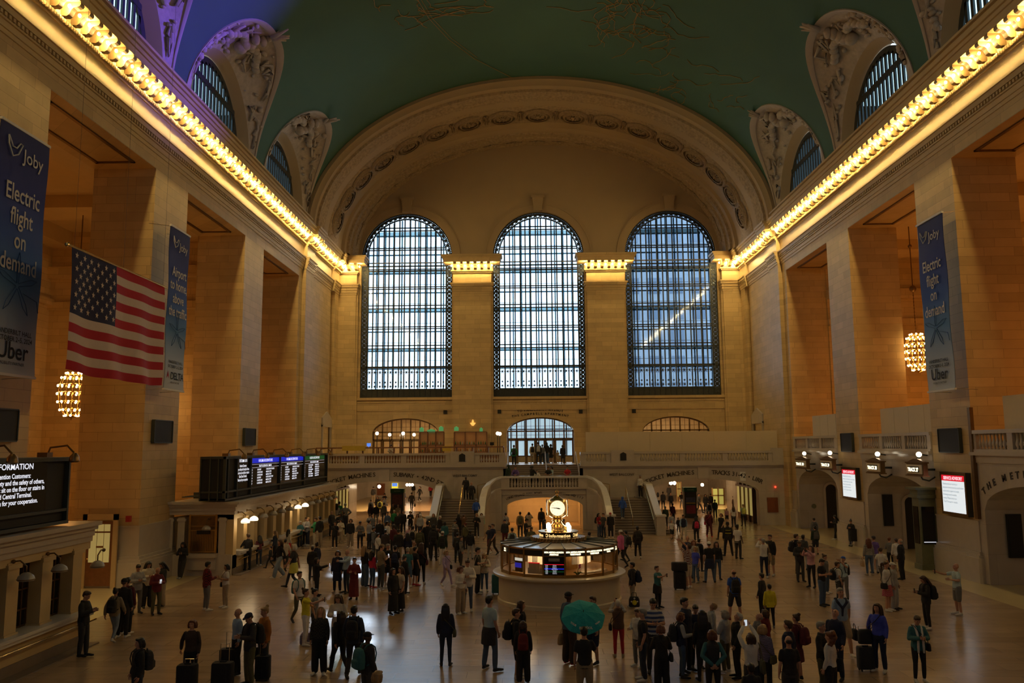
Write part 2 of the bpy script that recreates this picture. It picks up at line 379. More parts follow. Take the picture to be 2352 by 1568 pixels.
MAT['flag_white'] = plain('flag_white', (0.62, 0.52, 0.46), 0.85, var=0.05)
MAT['flag_blue'] = plain('flag_blue', (0.018, 0.022, 0.075), 0.85, var=0.08)
MAT['chand_bulb'] = emit('chandelier_bulb', (1.0, 0.62, 0.22), 26)
MAT['booth_marble'] = plain('cream_booth_marble', (0.56, 0.50, 0.38), 0.3, var=0.14, scale=2)
MAT['booth_glass'] = glass('booth_glass', (0.96, 0.9, 0.8), 0.08)
MAT['roof_frost'] = plain('frosted_roof_panel', (0.62, 0.60, 0.58), 0.12, var=0.05)
MAT['grey_plate'] = plain('grey_title_plate', (0.45, 0.45, 0.42), 0.5)
MAT['amber_wood'] = plain('amber_wood', (0.40, 0.22, 0.06), 0.35, var=0.25)
MAT['booth_light'] = emit('lit_panel', (1.0, 0.80, 0.50), 1.2)
MAT['leaf_green'] = plain('leaf_green', (0.12, 0.2, 0.03), 0.6)
MAT['pink_petal'] = plain('pink_petal', (0.7, 0.12, 0.35), 0.6)
MAT['globe_bright'] = emit('bright_frosted_lamp', (1.0, 0.86, 0.62), 5)
MAT['clock_glow'] = emit('opal_clock_face', (1.0, 0.84, 0.58), 1.5)
MAT['numeral'] = plain('clock_numeral', (0.45, 0.36, 0.2), 0.6)
# ================================================================== floor
f = MB(); f.box(-34, 34, -10, 104, -0.3, 0.0); struct('floor', f, MAT['floor'])
# ================================================================== side walls
PIERS = [(-10.0, 3.6), (12.1, 15.9), (24.5, 28.2), (36.75, 40.4), (49.0, 52.6), (61.0, 73.3)]
OPEN = [(3.6, 12.1), (15.9, 24.5), (28.2, 36.75), (40.4, 49.0), (52.6, 61.0)]
WX, WD, ZO = 18.3, 21.2, 18.88
def side_wall(s):
    m = MB()
    for a, b in PIERS: m.box(s*WX, s*WD, a, b, 0, ZO)
    m.box(s*WX, s*WD, -10, 73.3, ZO, 23.3)
    # shallow pilasters at the window end
    m.box(s*(WX-.30), s*WX, 61.9, 64.2, 0, 19.6); m.box(s*(WX-.14), s*WX, 64.2, 70.6, 0, 19.6); m.box(s*(WX-.34), s*WX, 71.3, 73.3, 0, 19.6)
    return m
for s, nm in ((-1, 'wall_left'), (1, 'wall_right')):
    m0 = side_wall(s); m = MB()
    if s > 0:   # under each opening: a lower wall with an arched passage to the tracks
        for (a, b) in OPEN:
            yc = (a+b)/2; hw = 3.75
            n = 28; zs, rise = 3.1, 1.15
            m.box(WX, WX+.5, a, yc-hw, 0, 5.3); m.box(WX, WX+.5, yc+hw, b, 0, 5.3)
            xs = [yc-hw+2*hw*i/n for i in range(n+1)]
            zc = [zs+rise*math.sqrt(max(0, 1-((y-yc)/hw)**2)) for y in xs]
            for i in range(n):
                m.add([(WX, xs[i], zc[i]), (WX, xs[i+1], zc[i+1]), (WX, xs[i+1], 5.3), (WX, xs[i], 5.3), (WX+3.2, xs[i], zc[i]), (WX+3.2, xs[i+1], zc[i+1])],
                      [(0, 1, 2, 3), (0, 4, 5, 1)])
            m.box(WX+.5, WX+3.2, a, yc-hw, 0, 4.4); m.box(WX+.5, WX+3.2, yc+hw, b, 0, 4.4)
            # back wall of the passage with a smaller archway
            ya, yb, z2, r2 = yc-2.9, yc-0.1, 2.0, 0.55
            m.box(WX+3.2, WX+3.6, a, ya, 0, 4.6); m.box(WX+3.2, WX+3.6, yb, b, 0, 4.6)
            k = 16; ym = (ya+yb)/2; hh = (yb-ya)/2
            for i in range(k):
                p, q = ya+(yb-ya)*i/k, ya+(yb-ya)*(i+1)/k
                zp = z2+r2*math.sqrt(max(0, 1-((p-ym)/hh)**2)); zq = z2+r2*math.sqrt(max(0, 1-((q-ym)/hh)**2))
                m.add([(WX+3.2, p, zp), (WX+3.2, q, zq), (WX+3.2, q, 4.6), (WX+3.2, p, 4.6), (WX+4.2, p, zp), (WX+4.2, q, zq)], [(0, 1, 2, 3), (0, 4, 5, 1)])
            m.box(WX+4.2, WX+4.4, ya-1, yb+1, 0, 3.2)
    struct(nm, m0, MAT['stone'])
    if m.v: struct('wall_right_lower', m, MAT['marble'])
# side halls behind the piers
for s, side in ((-1, 'side_hall_left'), (1, 'side_hall_right')):
    m = MB(); X0, X1 = s*WD, s*31.0
    m.box(X1, s*31.6, -10, 73.3, 0, 24)
    ye = 50.5 if s < 0 else 60.9; m.box(X0, X1, 61.4, 61.9, 0, 22)
    m.box(X0, X1, ye, ye+.5, 0, 22)
    for y in (14.0, 26.3, 38.6):   # engaged piers along the back
        m.box(s*29.9, X1, y-1.4, y+1.4, 0, 17.5); m.box(s*29.7, X1, y-1.6, y+1.6, 15.6, 16.2)
    # band courses
    m.box(s*30.7, X1, -10, 73, 14.9, 15.3); m.box(X0, X1, ye-.25, ye, 14.6, 15.1); m.box(X0, X1, ye-.45, ye, 16.6, 17.3)
    struct('wall_'+side, m, MAT['stone'])
    c = MB(); c.box(X0, X1, -10, 73, 19.6, 19.9)
    for y in (8, 20, 32, 44, 56):   # coffers: frames hanging below the slab
        c.box(X0, X1, y-1.2, y+1.2, 18.9, 19.6)
    c.box(s*(WD), s*(WD+1.2), -10, 73, 18.9, 19.6); c.box(s*29.8, X1, -10, 73, 18.6, 19.6)
    struct('ceiling_'+side, c, MAT['stone_smooth'])
    # plinths of the piers
    b = MB()
    for a, e in PIERS:
        b.box(s*(WX-.26), s*(WD+.1), a-.22, min(e+.22, 73.3), 0, 1.05); b.box(s*(WX-.20), s*(WD+.06), a-.16, min(e+.16, 73.3), 1.05, 1.17)
        b.box(s*(WX-.12), s*(WD+.04), a-.10, min(e+.10, 73.3), 1.17, 1.30); b.box(s*(WX-.05), s*(WD+.02), a-.04, min(e+.04, 73.3), 1.30, 2.55)
        b.box(s*(WX-.08), s*(WD+.03), a-.07, min(e+.07, 73.3), 2.55, 2.62)
    struct('baseboard_left' if s < 0 else 'baseboard_right', b, MAT['marble_plain'])
# recessed coffer frames in the soffit of each opening
for s in (-1, 1):
    m = MB()
    for a, b_ in OPEN:
        x0, x1 = WX+.55, WD-.55
        for (xa, xb, ya, yb) in ((x0, x0+.14, a+.9, b_-.9), (x1-.14, x1, a+.9, b_-.9), (x0, x1, a+.9, a+1.04), (x0, x1, b_-1.04, b_-.9)):
            m.box(s*xa, s*xb, ya, yb, ZO-.06, ZO+.02)
    struct('trim_1' if s < 0 else 'trim_2', m, MAT['bronze'])
# ================================================================== entablature
def entab_levels():
    return [  # z0, z1, offset from the wall face
        (19.55, 19.72, .05), (19.72, 19.95, .10), (19.95, 20.02, .17), (20.02, 20.20, .12), (20.20, 20.42, .22), (20.42, 20.52, .30),
        (20.52, 21.42, .06), (21.42, 21.55, .14), (21.55, 21.70, .22), (21.70, 22.28, .12), (22.28, 22.60, .86), (22.60, 22.78, .94), (22.78, 22.95, 1.04)]
SEG = [(-10, 61.9, 0.0), (61.9, 64.2, .30), (64.2, 70.6, .14), (70.6, 73.3, .34)]
PER = 0.69
def console(m, P):
    """S-profile bracket; P(o, w, z) maps offset/width/height to a point"""
    prof = [(0, 22.28), (.74, 22.28), (.76, 22.20), (.72, 22.12), (.62, 22.08), (.50, 22.06), (.42, 21.98), (.38, 21.88), (.34, 21.80), (.24, 21.74), (.12, 21.76), (0, 21.72)]
    m.loft([[P(o, -.13, z) for o, z in prof], [P(o, .13, z) for o, z in prof]])
bulb_me = None
def bulb(x, y, z):
    global bulb_me
    if bulb_me is None:
        b = MB(); b.ball((0, 0, 0), .055, .055, .07, n=10, m=6); o = b.build('light_bulb', MAT['bulb'], smooth=True); bulb_me = o
        o.material_slots[0].link = 'OBJECT'; o.material_slots[0].material = MAT['bulb']
    else:
        o = bulb_me.copy(); COL.objects.link(o)
    o.location = (x, y, z); return o
def dim(o, d): o.material_slots[0].material = MAT['bulb_dim'] if d else MAT['bulb']
for s in (-1, 1):
    m = MB(); c = MB(); d = MB()
    for (ya, yb, off) in SEG:
        for z0, z1, o in entab_levels(): m.box(s*WX, s*(WX-off-o), ya, yb, z0, z1)
        y = ya if ya > 0 else ya
        # egg moulding whose shadow scallops the frieze, and dentils
        for i in range(int((min(yb, 73.2)-max(ya, 14))/.16)):
            yy = max(ya, 14)+.08+i*.16; d.ball((s*(WX-off-.25), yy, 21.57), .075, .062, .10, n=6, m=4)
        k = int((min(yb, 73.2)-max(ya, 14))/.23)
        for i in range(k):
            yy = max(ya, 14)+.115+i*.23; d.box(s*(WX-off-.10), s*(WX-off-.20), yy-.06, yy+.06, 20.05, 20.18)
    # parapet course that the vault springs from
    m.box(s*WX, s*(WX-.55), -10, 73.3, 22.95, 23.15); m.box(s*WX, s*(WX-.40), -10, 73.3, 23.15, 23.62); m.box(s*WX, s*(WX-.55), -10, 73.3, 23.62, 23.75)
    tr = struct('trim_3' if s < 0 else 'trim_4', m, MAT['stone_smooth'])
    yy = 73.3-.75; i = 0
    while yy > 13:
        off = [q[2] for q in SEG if q[0] <= yy <= q[1]][0]
        console(c, lambda o, w, z: (s*(WX-off-.10-o), yy+w, z))
        if yy-PER/2 > 13:
            o_ = bulb(s*(WX-off-.57), yy-PER/2, 22.0); dim(o_, i % 2)
            tag(o_, 'warm bulb glowing between the cornice brackets of the %s wall' % ('left' if s < 0 else 'right'), 'light bulb', 'cornice bulbs, %s wall' % ('left' if s < 0 else 'right'))
        yy -= PER; i += 1
    c.build('cornice_bracket_row', MAT['bracket'], parent=tr); d.build('dentil_row', MAT['stone_smooth'], parent=tr)
# pilaster blocks between the great windows
m = MB(); c = MB(); YF = 72.75
for xc, hw, sides in ((-5.97, 1.66, 3), (5.97, 1.66, 3), (-17.35, .95, 2), (17.35, .95, 1)):
    m.box(xc-hw, xc+hw, YF, 73.4, 4.45, 19.55)
    m.box(xc-hw-.14, xc+hw+.14, YF+.14, 73.4, 4.45, 20.6)
    for z0, z1, o in entab_levels(): m.box(xc-hw-o if sides & 2 == 0 or sides == 3 or xc > 0 else xc-hw, xc+hw+o if sides == 3 or xc < 0 else xc+hw, YF-o, 73.4, z0, z1)
    n = 6 if sides == 3 else 3
    w = 2*(hw+.45); x0 = xc-hw-.45
    if sides == 3: cx = [x0+w*(i+.5)/7 for i in range(7)]; bx = [(cx[i]+cx[i+1])/2 for i in range(6)]
    elif xc < 0: cx = [xc-hw+.3+i*.66 for i in range(4)]; bx = [(cx[i]+cx[i+1])/2 for i in range(3)]
    else: cx = [xc+hw-.3-i*.66 for i in range(4)]; bx = [(cx[i]+cx[i+1])/2 for i in range(3)]
    for x in bx: console(c, lambda o, w_, z: (x+w_, YF-.10-o, z))
    for x in cx:
        o_ = bulb(x, YF-.57, 22.0); dim(o_, False)
        tag(o_, 'warm bulb glowing under a pilaster cap between the great windows', 'light bulb', 'pilaster cap bulbs')
t5 = struct('trim_5', m, MAT['stone']); c.build('cornice_bracket_row', MAT['bracket'], parent=t5)
# ================================================================== far wall
WIN = [-11.94, 0.0, 11.94]; HW = 4.118; ZS = 23.07; ZB = 10.33
TA, TB, TZ = 16.35, 10.8, 22.7
def wall_cols(m, y, x0, x1, top, opens, zb, yback=None, base=None):
    """opens: (xc, hw, z0, zs, rise, power)"""
    xs = {x0, x1}
    for (xc, hw, a, zs, rise) in opens:
        for i in range(41): xs.add(round(xc+hw*math.sin(math.pi*(i/40-.5)), 5))
    k = int((x1-x0)/.4)
    for i in range(k+1): xs.add(round(x0+(x1-x0)*i/k, 5))
    xs = sorted(xs)
    for p, q in zip(xs[:-1], xs[1:]):
        if q-p < 1e-5: continue
        mid = (p+q)/2; op = None
        for o in opens:
            if abs(mid-o[0]) < o[1]: op = o
        tp, tq = top(p), top(q)
        if op is None:
            if tp > zb or tq > zb: m.add([(p, y, zb), (q, y, zb), (q, y, tq), (p, y, tp)], [(0, 1, 2, 3)])
        else:
            xc, hw, a, zs, rise = op
            cz = lambda x: zs+rise*math.sqrt(max(0, 1-((x-xc)/hw)**2))
            if a > zb: m.add([(p, y, zb), (q, y, zb), (q, y, a), (p, y, a)], [(0, 1, 2, 3)])
            m.add([(p, y, cz(p)), (q, y, cz(q)), (q, y, max(tq, cz(q))), (p, y, max(tp, cz(p)))], [(0, 1, 2, 3)])
            if yback:
                m.add([(p, y, cz(p)), (q, y, cz(q)), (q, yback, cz(q)), (p, yback, cz(p))], [(0, 1, 2, 3)])
                if a > zb: m.add([(p, y, a), (q, y, a), (q, yback, a), (p, yback, a)], [(0, 1, 2, 3)])
    if yback:
        for (xc, hw, a, zs, rise) in opens:
            for sx in (-1, 1): m.add([(xc+sx*hw, y, a), (xc+sx*hw, y, zs), (xc+sx*hw, yback, zs), (xc+sx*hw, yback, a)], [(0, 1, 2, 3)])
YW = 73.3
m = MB()
wall_cols(m, YW, -18.3, 18.3, lambda x: 9.4, [(x, 2.95, 4.5, 7.15, 1.35) for x in WIN], 4.25, YW+.7)
wall_cols(m, YW, -18.3, 18.3, lambda x: 22.6, [(x, HW, ZB, 22.6, 0.0001) for x in WIN], 9.4, YW+.6)
m.box(-18.3, 18.3, YW-.12, YW, 9.15, 9.25); m.box(-18.3, 18.3, YW-.08, YW, 9.25, 9.85); m.box(-18.3, 18.3, YW-.16, YW, 9.85, 9.98)
for xc in WIN: m.box(xc-HW-.3, xc+HW+.3, YW-.22, YW, ZB-.22, ZB)
struct('wall_back', m, MAT['stone'])
m = MB()
def ttop(x): return TZ+11.6*math.sqrt(max(0, 1-(x/17.6)**2)) if abs(x) < 17.6 else 22.6
wall_cols(m, YW, -18.3, 18.3, ttop, [(x, HW, 22.6, ZS, HW) for x in WIN], 22.6, YW+.6)
for xc in WIN:   # raised archivolt bands and keystones
    for r0, r1, p in ((4.118, 4.75, .05), (4.75, 4.86, .10)):
        n = 48; rings = []
        for i in range(n+1):
            t = math.pi*i/n; c_, s_ = math.cos(t), math.sin(t)
            rings.append([(xc+r0*c_, YW, ZS+r0*s_), (xc+r0*c_, YW-p, ZS+r0*s_), (xc+r1*c_, YW-p, ZS+r1*s_), (xc+r1*c_, YW, ZS+r1*s_)])
        m.loft(rings)
    z0 = ZS+HW+.12
    m.prism([(xc-.36, z0), (xc+.36, z0), (xc+.5, z0+1.1), (xc-.5, z0+1.1)], 'y', YW-.35, YW); m.box(xc-.6, xc+.6, YW-.45, YW, z0+1.1, z0+1.3); m.box(xc-.42, xc+.42, YW-.4, YW, z0-.12, z0)
struct('wall_tympanum', m, MAT['plaster'])
# the broad end arch, stepping in towards the tympanum
def ering(a, b, zc, y, n=72, z0=None):
    return [(a*math.cos(math.pi*i/n), y, zc+b*math.sin(math.pi*i/n)) for i in range(n+1)]
def arch_profile(m, prof):
    m.loft([ering(a, b, 22.95, y) for a, b, y in prof], closed=False, caps=False)
# (a, b, y): vault edge, raised rim, enriched cyma, plain band, rosette band, plain, inner enriched band
def ab(zt, frac): return (18.3-(18.3-16.35)*frac, zt-22.95)
P1 = [(18.3, 12.15, 62.4), (18.02, 11.90, 62.4), (17.96, 11.82, 62.55), (17.72, 11.50, 62.75), (17.72, 11.46, 63.3)]
P2 = [(17.72, 11.46, 63.3), (17.55, 11.28, 63.4), (17.50, 11.20, 63.9), (17.36, 11.06, 64.3), (17.34, 11.04, 64.6)]
P3 = [(17.34, 11.04, 64.6), (17.30, 11.02, 65.6)]
P4 = [(17.30, 11.02, 65.6), (17.24, 10.96, 65.7), (17.22, 10.94, 68.9), (17.28, 11.0, 69.0)]
P5 = [(17.28, 11.0, 69.0), (17.24, 10.98, 70.2), (17.0, 10.85, 70.35), (16.95, 10.82, 70.9)]
P6 = [(16.95, 10.82, 70.9), (16.75, 10.70, 71.0), (16.72, 10.66, 71.6), (16.55, 10.56, 71.7), (16.35, 10.55, 73.3)]
pl = MB(); orn = MB()
for P_ in (P1, P3, P5): arch_profile(pl, P_)
for P_ in (P2, P4, P6): arch_profile(orn, P_)
# lip rings
arch = struct('trim_6', pl, MAT['plaster'], smooth='auto')
orn.build('enriched_band', MAT['ornament'], parent=arch, smooth='auto')
pl2 = MB()
for i in range(-8, 9):
    th = math.pi/2 - i*0.1745
    a, b = 17.18, 10.90
    c0 = Vector((a*math.cos(th), 67.3, 22.95+b*math.sin(th)))
    nrm = Vector((-math.cos(th)/a, 0, -math.sin(th)/b)).normalized(); tg = Vector((nrm.z, 0, -nrm.x)); ty = Vector((0, 1, 0))
    q = MB()
    def disc(r0, r1, h0, h1, n=20): q.loft([[c0+(tg*math.cos(2*math.pi*j/n)*1.0+ty*math.sin(2*math.pi*j/n)*1.0)*r+nrm*h for j in range(n)] for r, h in ((r0, h0), ((r0+r1)/2, max(h0, h1)), (r1, h1))], caps=False)
    disc(1.3, 1.02, 0.0, 0.18); disc(.9, .70, .0, .2)
    for j in range(12):
        t0 = 2*math.pi*j/12; d0 = tg*math.cos(t0)+ty*math.sin(t0)
        q.tube(c0+d0*.22+nrm*.12, c0+d0*.62+nrm*.04, .05, .11, n=6)
    q.ball(c0+nrm*.08, .2, .2, .2, n=8, m=6)
    # scrollwork between medallions
    for sg in (-1, 1):
        pts = [c0+tg*(1.25+.28*k/6*1.2)+ty*sg*(.9*math.sin(k*.9))+nrm*.05 for k in range(8)]
        q.path(pts, .05, n=5)
    q.build('rosette', MAT['rosette'], parent=arch, smooth=True)
# small carved crosses on the inner band
q = MB()
for i in range(-11, 12):
    th = math.pi/2 - i*0.128
    c0 = Vector((16.42*math.cos(th), 72.4, 22.95+10.5*math.sin(th))); tg = Vector((-math.sin(th)*16.4, 0, math.cos(th)*10.5)).normalized(); ty = Vector((0, 1, 0))
    for d0, L in ((tg, .75), (-tg, .75), (ty, .35), (-ty, .35), ((tg+ty)*.6, .4), ((tg-ty)*.6, .4), ((-tg+ty)*.6, .4), ((-tg-ty)*.6, .4)):
        q.tube(c0, c0+d0*L, .09, .03, n=5)
    q.ball(c0, .16, n=8, m=5)
q.build('carved_cross_row', MAT['ornament'], parent=arch, smooth=True)
# ================================================================== vault with lunettes
LC = [-4.5, 7.8, 20.1, 32.45, 44.7, 57.05]; LH, LT, LP = 5.4, 33.0, 2.4
def lun_w(th):   # half width of the lunette outline at angle th (deg)
    if th >= LT: return 0.0
    return LH*(1-(th/LT)**LP)**(1/LP)
def vp(y, th, s, k=1.0): t = R(th); return (s*VA*k*math.cos(t), y, VZ+VB*k*math.sin(t))
m = MB()
THS = [LT*math.sin(math.pi/2*i/18) for i in range(19)]
for s in (-1, 1):
    ends = [-10]+LC+[62.4]
    for k in range(len(LC)+1):
        rows = []
        for th in THS:
            a = -10 if k == 0 else LC[k-1]+lun_w(th)
            b = 62.4 if k == len(LC) else LC[k]-lun_w(th)
            rows.append([vp(a+(b-a)*j/8, th, s) for j in range(9)])
        m.grid(rows)
up = []
for i in range(31):
    th = LT+(180-2*LT)*i/30
    up.append([vp(-10+72.4*j/60, th, 1) for j in range(61)])
m.grid(up)
vault = struct('ceiling', m, MAT['vault'], smooth=True)
# close the hall behind the camera
m = MB(); wall_cols(m, -10.0, -34, 34, lambda x: 36, [(x, HW, ZB, ZS, HW) for x in WIN], 0.0, -10.5); struct('wall_front', m, MAT['stone'])
for k_, xc in enumerate(WIN):
    m = MB()
    for i in range(16): x = xc-HW+2*HW*i/15; m.box(x-.07, x+.07, -10.35, -10.2, ZB, ZS+math.sqrt(max(0, HW**2-(x-xc)**2)))
    for z in range(11, 27, 2): m.box(xc-HW, xc+HW, -10.35, -10.2, z-.08, z+.08) if z < 23 else None
    w = struct('window_%d' % (20+k_), m, MAT['iron']); g = MB(); g.box(xc-HW, xc+HW, -10.4, -10.38, ZB, ZS+HW); g.build('pane', MAT['dimmed_glass'], parent=w)
# lunettes
random.seed(5)
relief_cache = {}
def lun_pt(c, s, ph, u):
    t = -math.cos(ph)
    A = Vector((s*18.35, c+4.45*t, 23.75+4.55*math.sin(ph)))
    th = LT*(max(0, 1-abs(t)**LP))**(1/LP)
    B = Vector(vp(c+LH*t, th, s))
    p = A.lerp(B, u); bow = math.sin(math.pi*u)*.35*math.sin(ph)
    return p+Vector((s*bow*.3, 0, bow))
nwin = 4
for s in (-1, 1):
    for c in LC[1:]:
        m = MB()
        NP = 32
        m.grid([[lun_pt(c, s, math.pi*i/NP, u) for i in range(NP+1)] for u in (0, .08, .2, .35, .5, .65, .8, .86)])
        # raised border band against the blue vault
        bd = MB()
        rows = []
        for u, h in ((.86, 0), (.86, .07), (.93, .10), (1.0, .07), (1.0, -.02)):
            rows.append([lun_pt(c, s, math.pi*i/NP, u)+Vector((-s*h*.6, 0, -h)) for i in range(NP+1)])
        bd.grid(rows)
        # deep reveal of the window
        rv = MB()
        rv.loft([[(s*x, c-r*math.cos(math.pi*i/24), 23.75+(r+.1)*math.sin(math.pi*i/24)) for i in range(25)] for x, r in ((18.30, 4.45), (18.38, 4.40), (18.95, 4.12))], closed=False, caps=False)
        lu = struct('trim_lunette', m, MAT['relief'], smooth=True)
        bd.build('border_band', MAT['relief_plain'], parent=lu, smooth='auto'); rv.build('window_reveal', MAT['plaster'], parent=lu, smooth='auto')
        # carved figures and foliage
        q = MB(); rnd = random.Random(int(c*10)+7*s)
        for j in range(16):
            ph = math.pi*(.10+.80*j/15); u0 = rnd.uniform(.25, .7); pts = []
            for k in range(6):
                pts.append(lun_pt(c, s, min(3.0, max(.12, ph+rnd.uniform(-.10, .10)+k*.025)), min(.82, max(.1, u0+rnd.uniform(-.16, .16))))+Vector((-s*.10, 0, -.12)))
            q.path(pts, [rnd.uniform(.03, .12) for _ in pts], n=6)
        for j in range(46):
            ph = math.pi*rnd.uniform(.08, .92); u = rnd.uniform(.08, .82)
            p = lun_pt(c, s, ph, u)+Vector((-s*.06, 0, -.08)); r_ = rnd.uniform(.07, .2)
            q.ball(p, r_, r_*rnd.uniform(.7, 1.6), r_*rnd.uniform(.6, 1.4), n=7, m=5)
        # central winged ornament: body, two wings, crest
        for k in range(5):
            q.ball(lun_pt(c, s, math.pi/2+rnd.uniform(-.05, .05), .3+.1*k)+Vector((-s*.15, 0, -.25)), .38-.04*k, .45-.05*k, .35, n=8, m=6)
        for sg in (-1, 1):
            for k in range(6):
                q.ball(lun_pt(c, s, math.pi/2+sg*(.12+.07*k), .45+.05*math.sin(k))+Vector((-s*.1, 0, -.16)), .26, .36, .22, n=7, m=5)
        # leaf crest on the tip
        tip = lun_pt(c, s, math.pi/2, 1.0)
        for k in range(9):
            d_ = Vector((-s*rnd.uniform(.1, .9), rnd.uniform(-.5, .5), rnd.uniform(-.1, .25)))
            q.tube(tip+Vector((s*.3, 0, -.25)), tip+d_*.9+Vector((0, 0, -.15)), .16, .05, n=6)
        q.build('carved_relief', MAT['relief'], parent=lu, smooth=True)
        # the arched window itself
        fr = MB(); X0, X1 = 18.90, 19.0; r = 4.12; zc = 23.75
        rings = []
        for i in range(33):
            t = math.pi*i/32
            rings.append([(s*X0, c-r*math.cos(t), zc+r*math.sin(t)), (s*X0, c-(r-.42)*math.cos(t), zc+(r-.42)*math.sin(t)), (s*X1, c-(r-.42)*math.cos(t), zc+(r-.42)*math.sin(t)), (s*X1, c-r*math.cos(t), zc+r*math.sin(t))])
        fr.loft(rings)
        fr.box(s*X0, s*X1, c-r, c+r, zc-.1, zc+.15); fr.box(s*(X0-.03), s*X1, c-3.3, c+3.3, zc+2.35, zc+2.65)
        k = 15
        for i in range(k+1):
            y = c-r+.42+(2*r-.84)*i/k; h = math.sqrt(max(0, (r-.3)**2-(y-c)**2))
            if h > .2: fr.box(s*X0, s*X1, y-.105, y+.105, zc, zc+h)
        w = struct('window_%d' % nwin, fr, MAT['iron']); nwin += 1
        g = MB(); g.add([(s*18.97, c-r*math.cos(math.pi*i/24), zc+r*math.sin(math.pi*i/24)) for i in range(25)], [tuple(range(25))])
        g.build('pane', MAT['lunette_glass'], parent=w)
# gold constellation drawing on the vault (generic line figures)
random.seed(11)
q = MB()
def vline(pts, wd=.035):
    P = [on_vault(u, v, .998) for u, v in pts]
    q.path(P, wd, n=4)
def squiggle(u, v, sx, sy, n, seed, loops=6):
    rnd = random.Random(seed)
    for k in range(loops):
        x, y = u+rnd.uniform(-sx, sx), v+rnd.uniform(-sy, sy); a = rnd.uniform(0, 6.3); pts = []
        for i in range(n):
            pts.append((x, y)); a += rnd.uniform(-.9, .9); x += math.cos(a)*sx*.16; y += math.sin(a)*sy*.22
        vline([(px, max(-60, py)) for px, py in pts], .022)
squiggle(1060, 14, 110, 26, 9, 1, 14); squiggle(900, 20, 40, 22, 8, 2, 4); squiggle(1450, 45, 95, 42, 9, 3, 26); squiggle(1510, 90, 70, 30, 9, 6, 10)
squiggle(1590, 190, 80, 30, 9, 4, 12); squiggle(1660, 235, 40, 22, 8, 5, 5)
vline([(948, -20), (985, 42), (1030, 90), (1090, 135), (1175, 178)], .02); vline([(956, -20), (993, 42), (1037, 88), (1096, 132)], .015)
vline([(930, 70), (955, 62), (985, 45), (1040, 30)], .02)
q.build('constellation_drawing', MAT['gold_line'], parent=vault)
# ================================================================== the three great windows
def lattice(m, x0, x1, y, z0, z1, rnd):
    """pierced ironwork panel: rosettes with scrolls"""
    w = x1-x0; n = max(1, round((z1-z0)/w)); h = (z1-z0)/n
    for i in range(n):
        cx, cz = (x0+x1)/2, z0+h*(i+.5); r = min(w, h)*.5
        for k in range(8):
            t = math.pi*k/4
            m.box(cx-.02, cx+.02, y-.03, y+.03, cz-.02, cz+.02) if False else m.tube((cx, y, cz), (cx+r*.95*math.cos(t), y, cz+r*.95*math.sin(t)), .06, .045, n=4, caps=False)
        m.loft([[(cx+(r*.62+dr)*math.cos(2*math.pi*j/10), y+dy, cz+(r*.62+dr)*math.sin(2*math.pi*j/10)) for j in range(10)] for dr, dy in ((-.045, -.03), (.045, -.03), (.045, .03), (-.045, .03), (-.045, -.03))], caps=False)
        m.ball((cx, y, cz), r*.36, .04, r*.36, n=8, m=4)
        for dx in (x0, x1): m.ball((dx, y, cz+h/2), .12, .03, .12, n=8, m=4)
ZT = [13.10, 14.75, 16.55, 18.40, 20.20, 22.02, 23.80, 25.6]
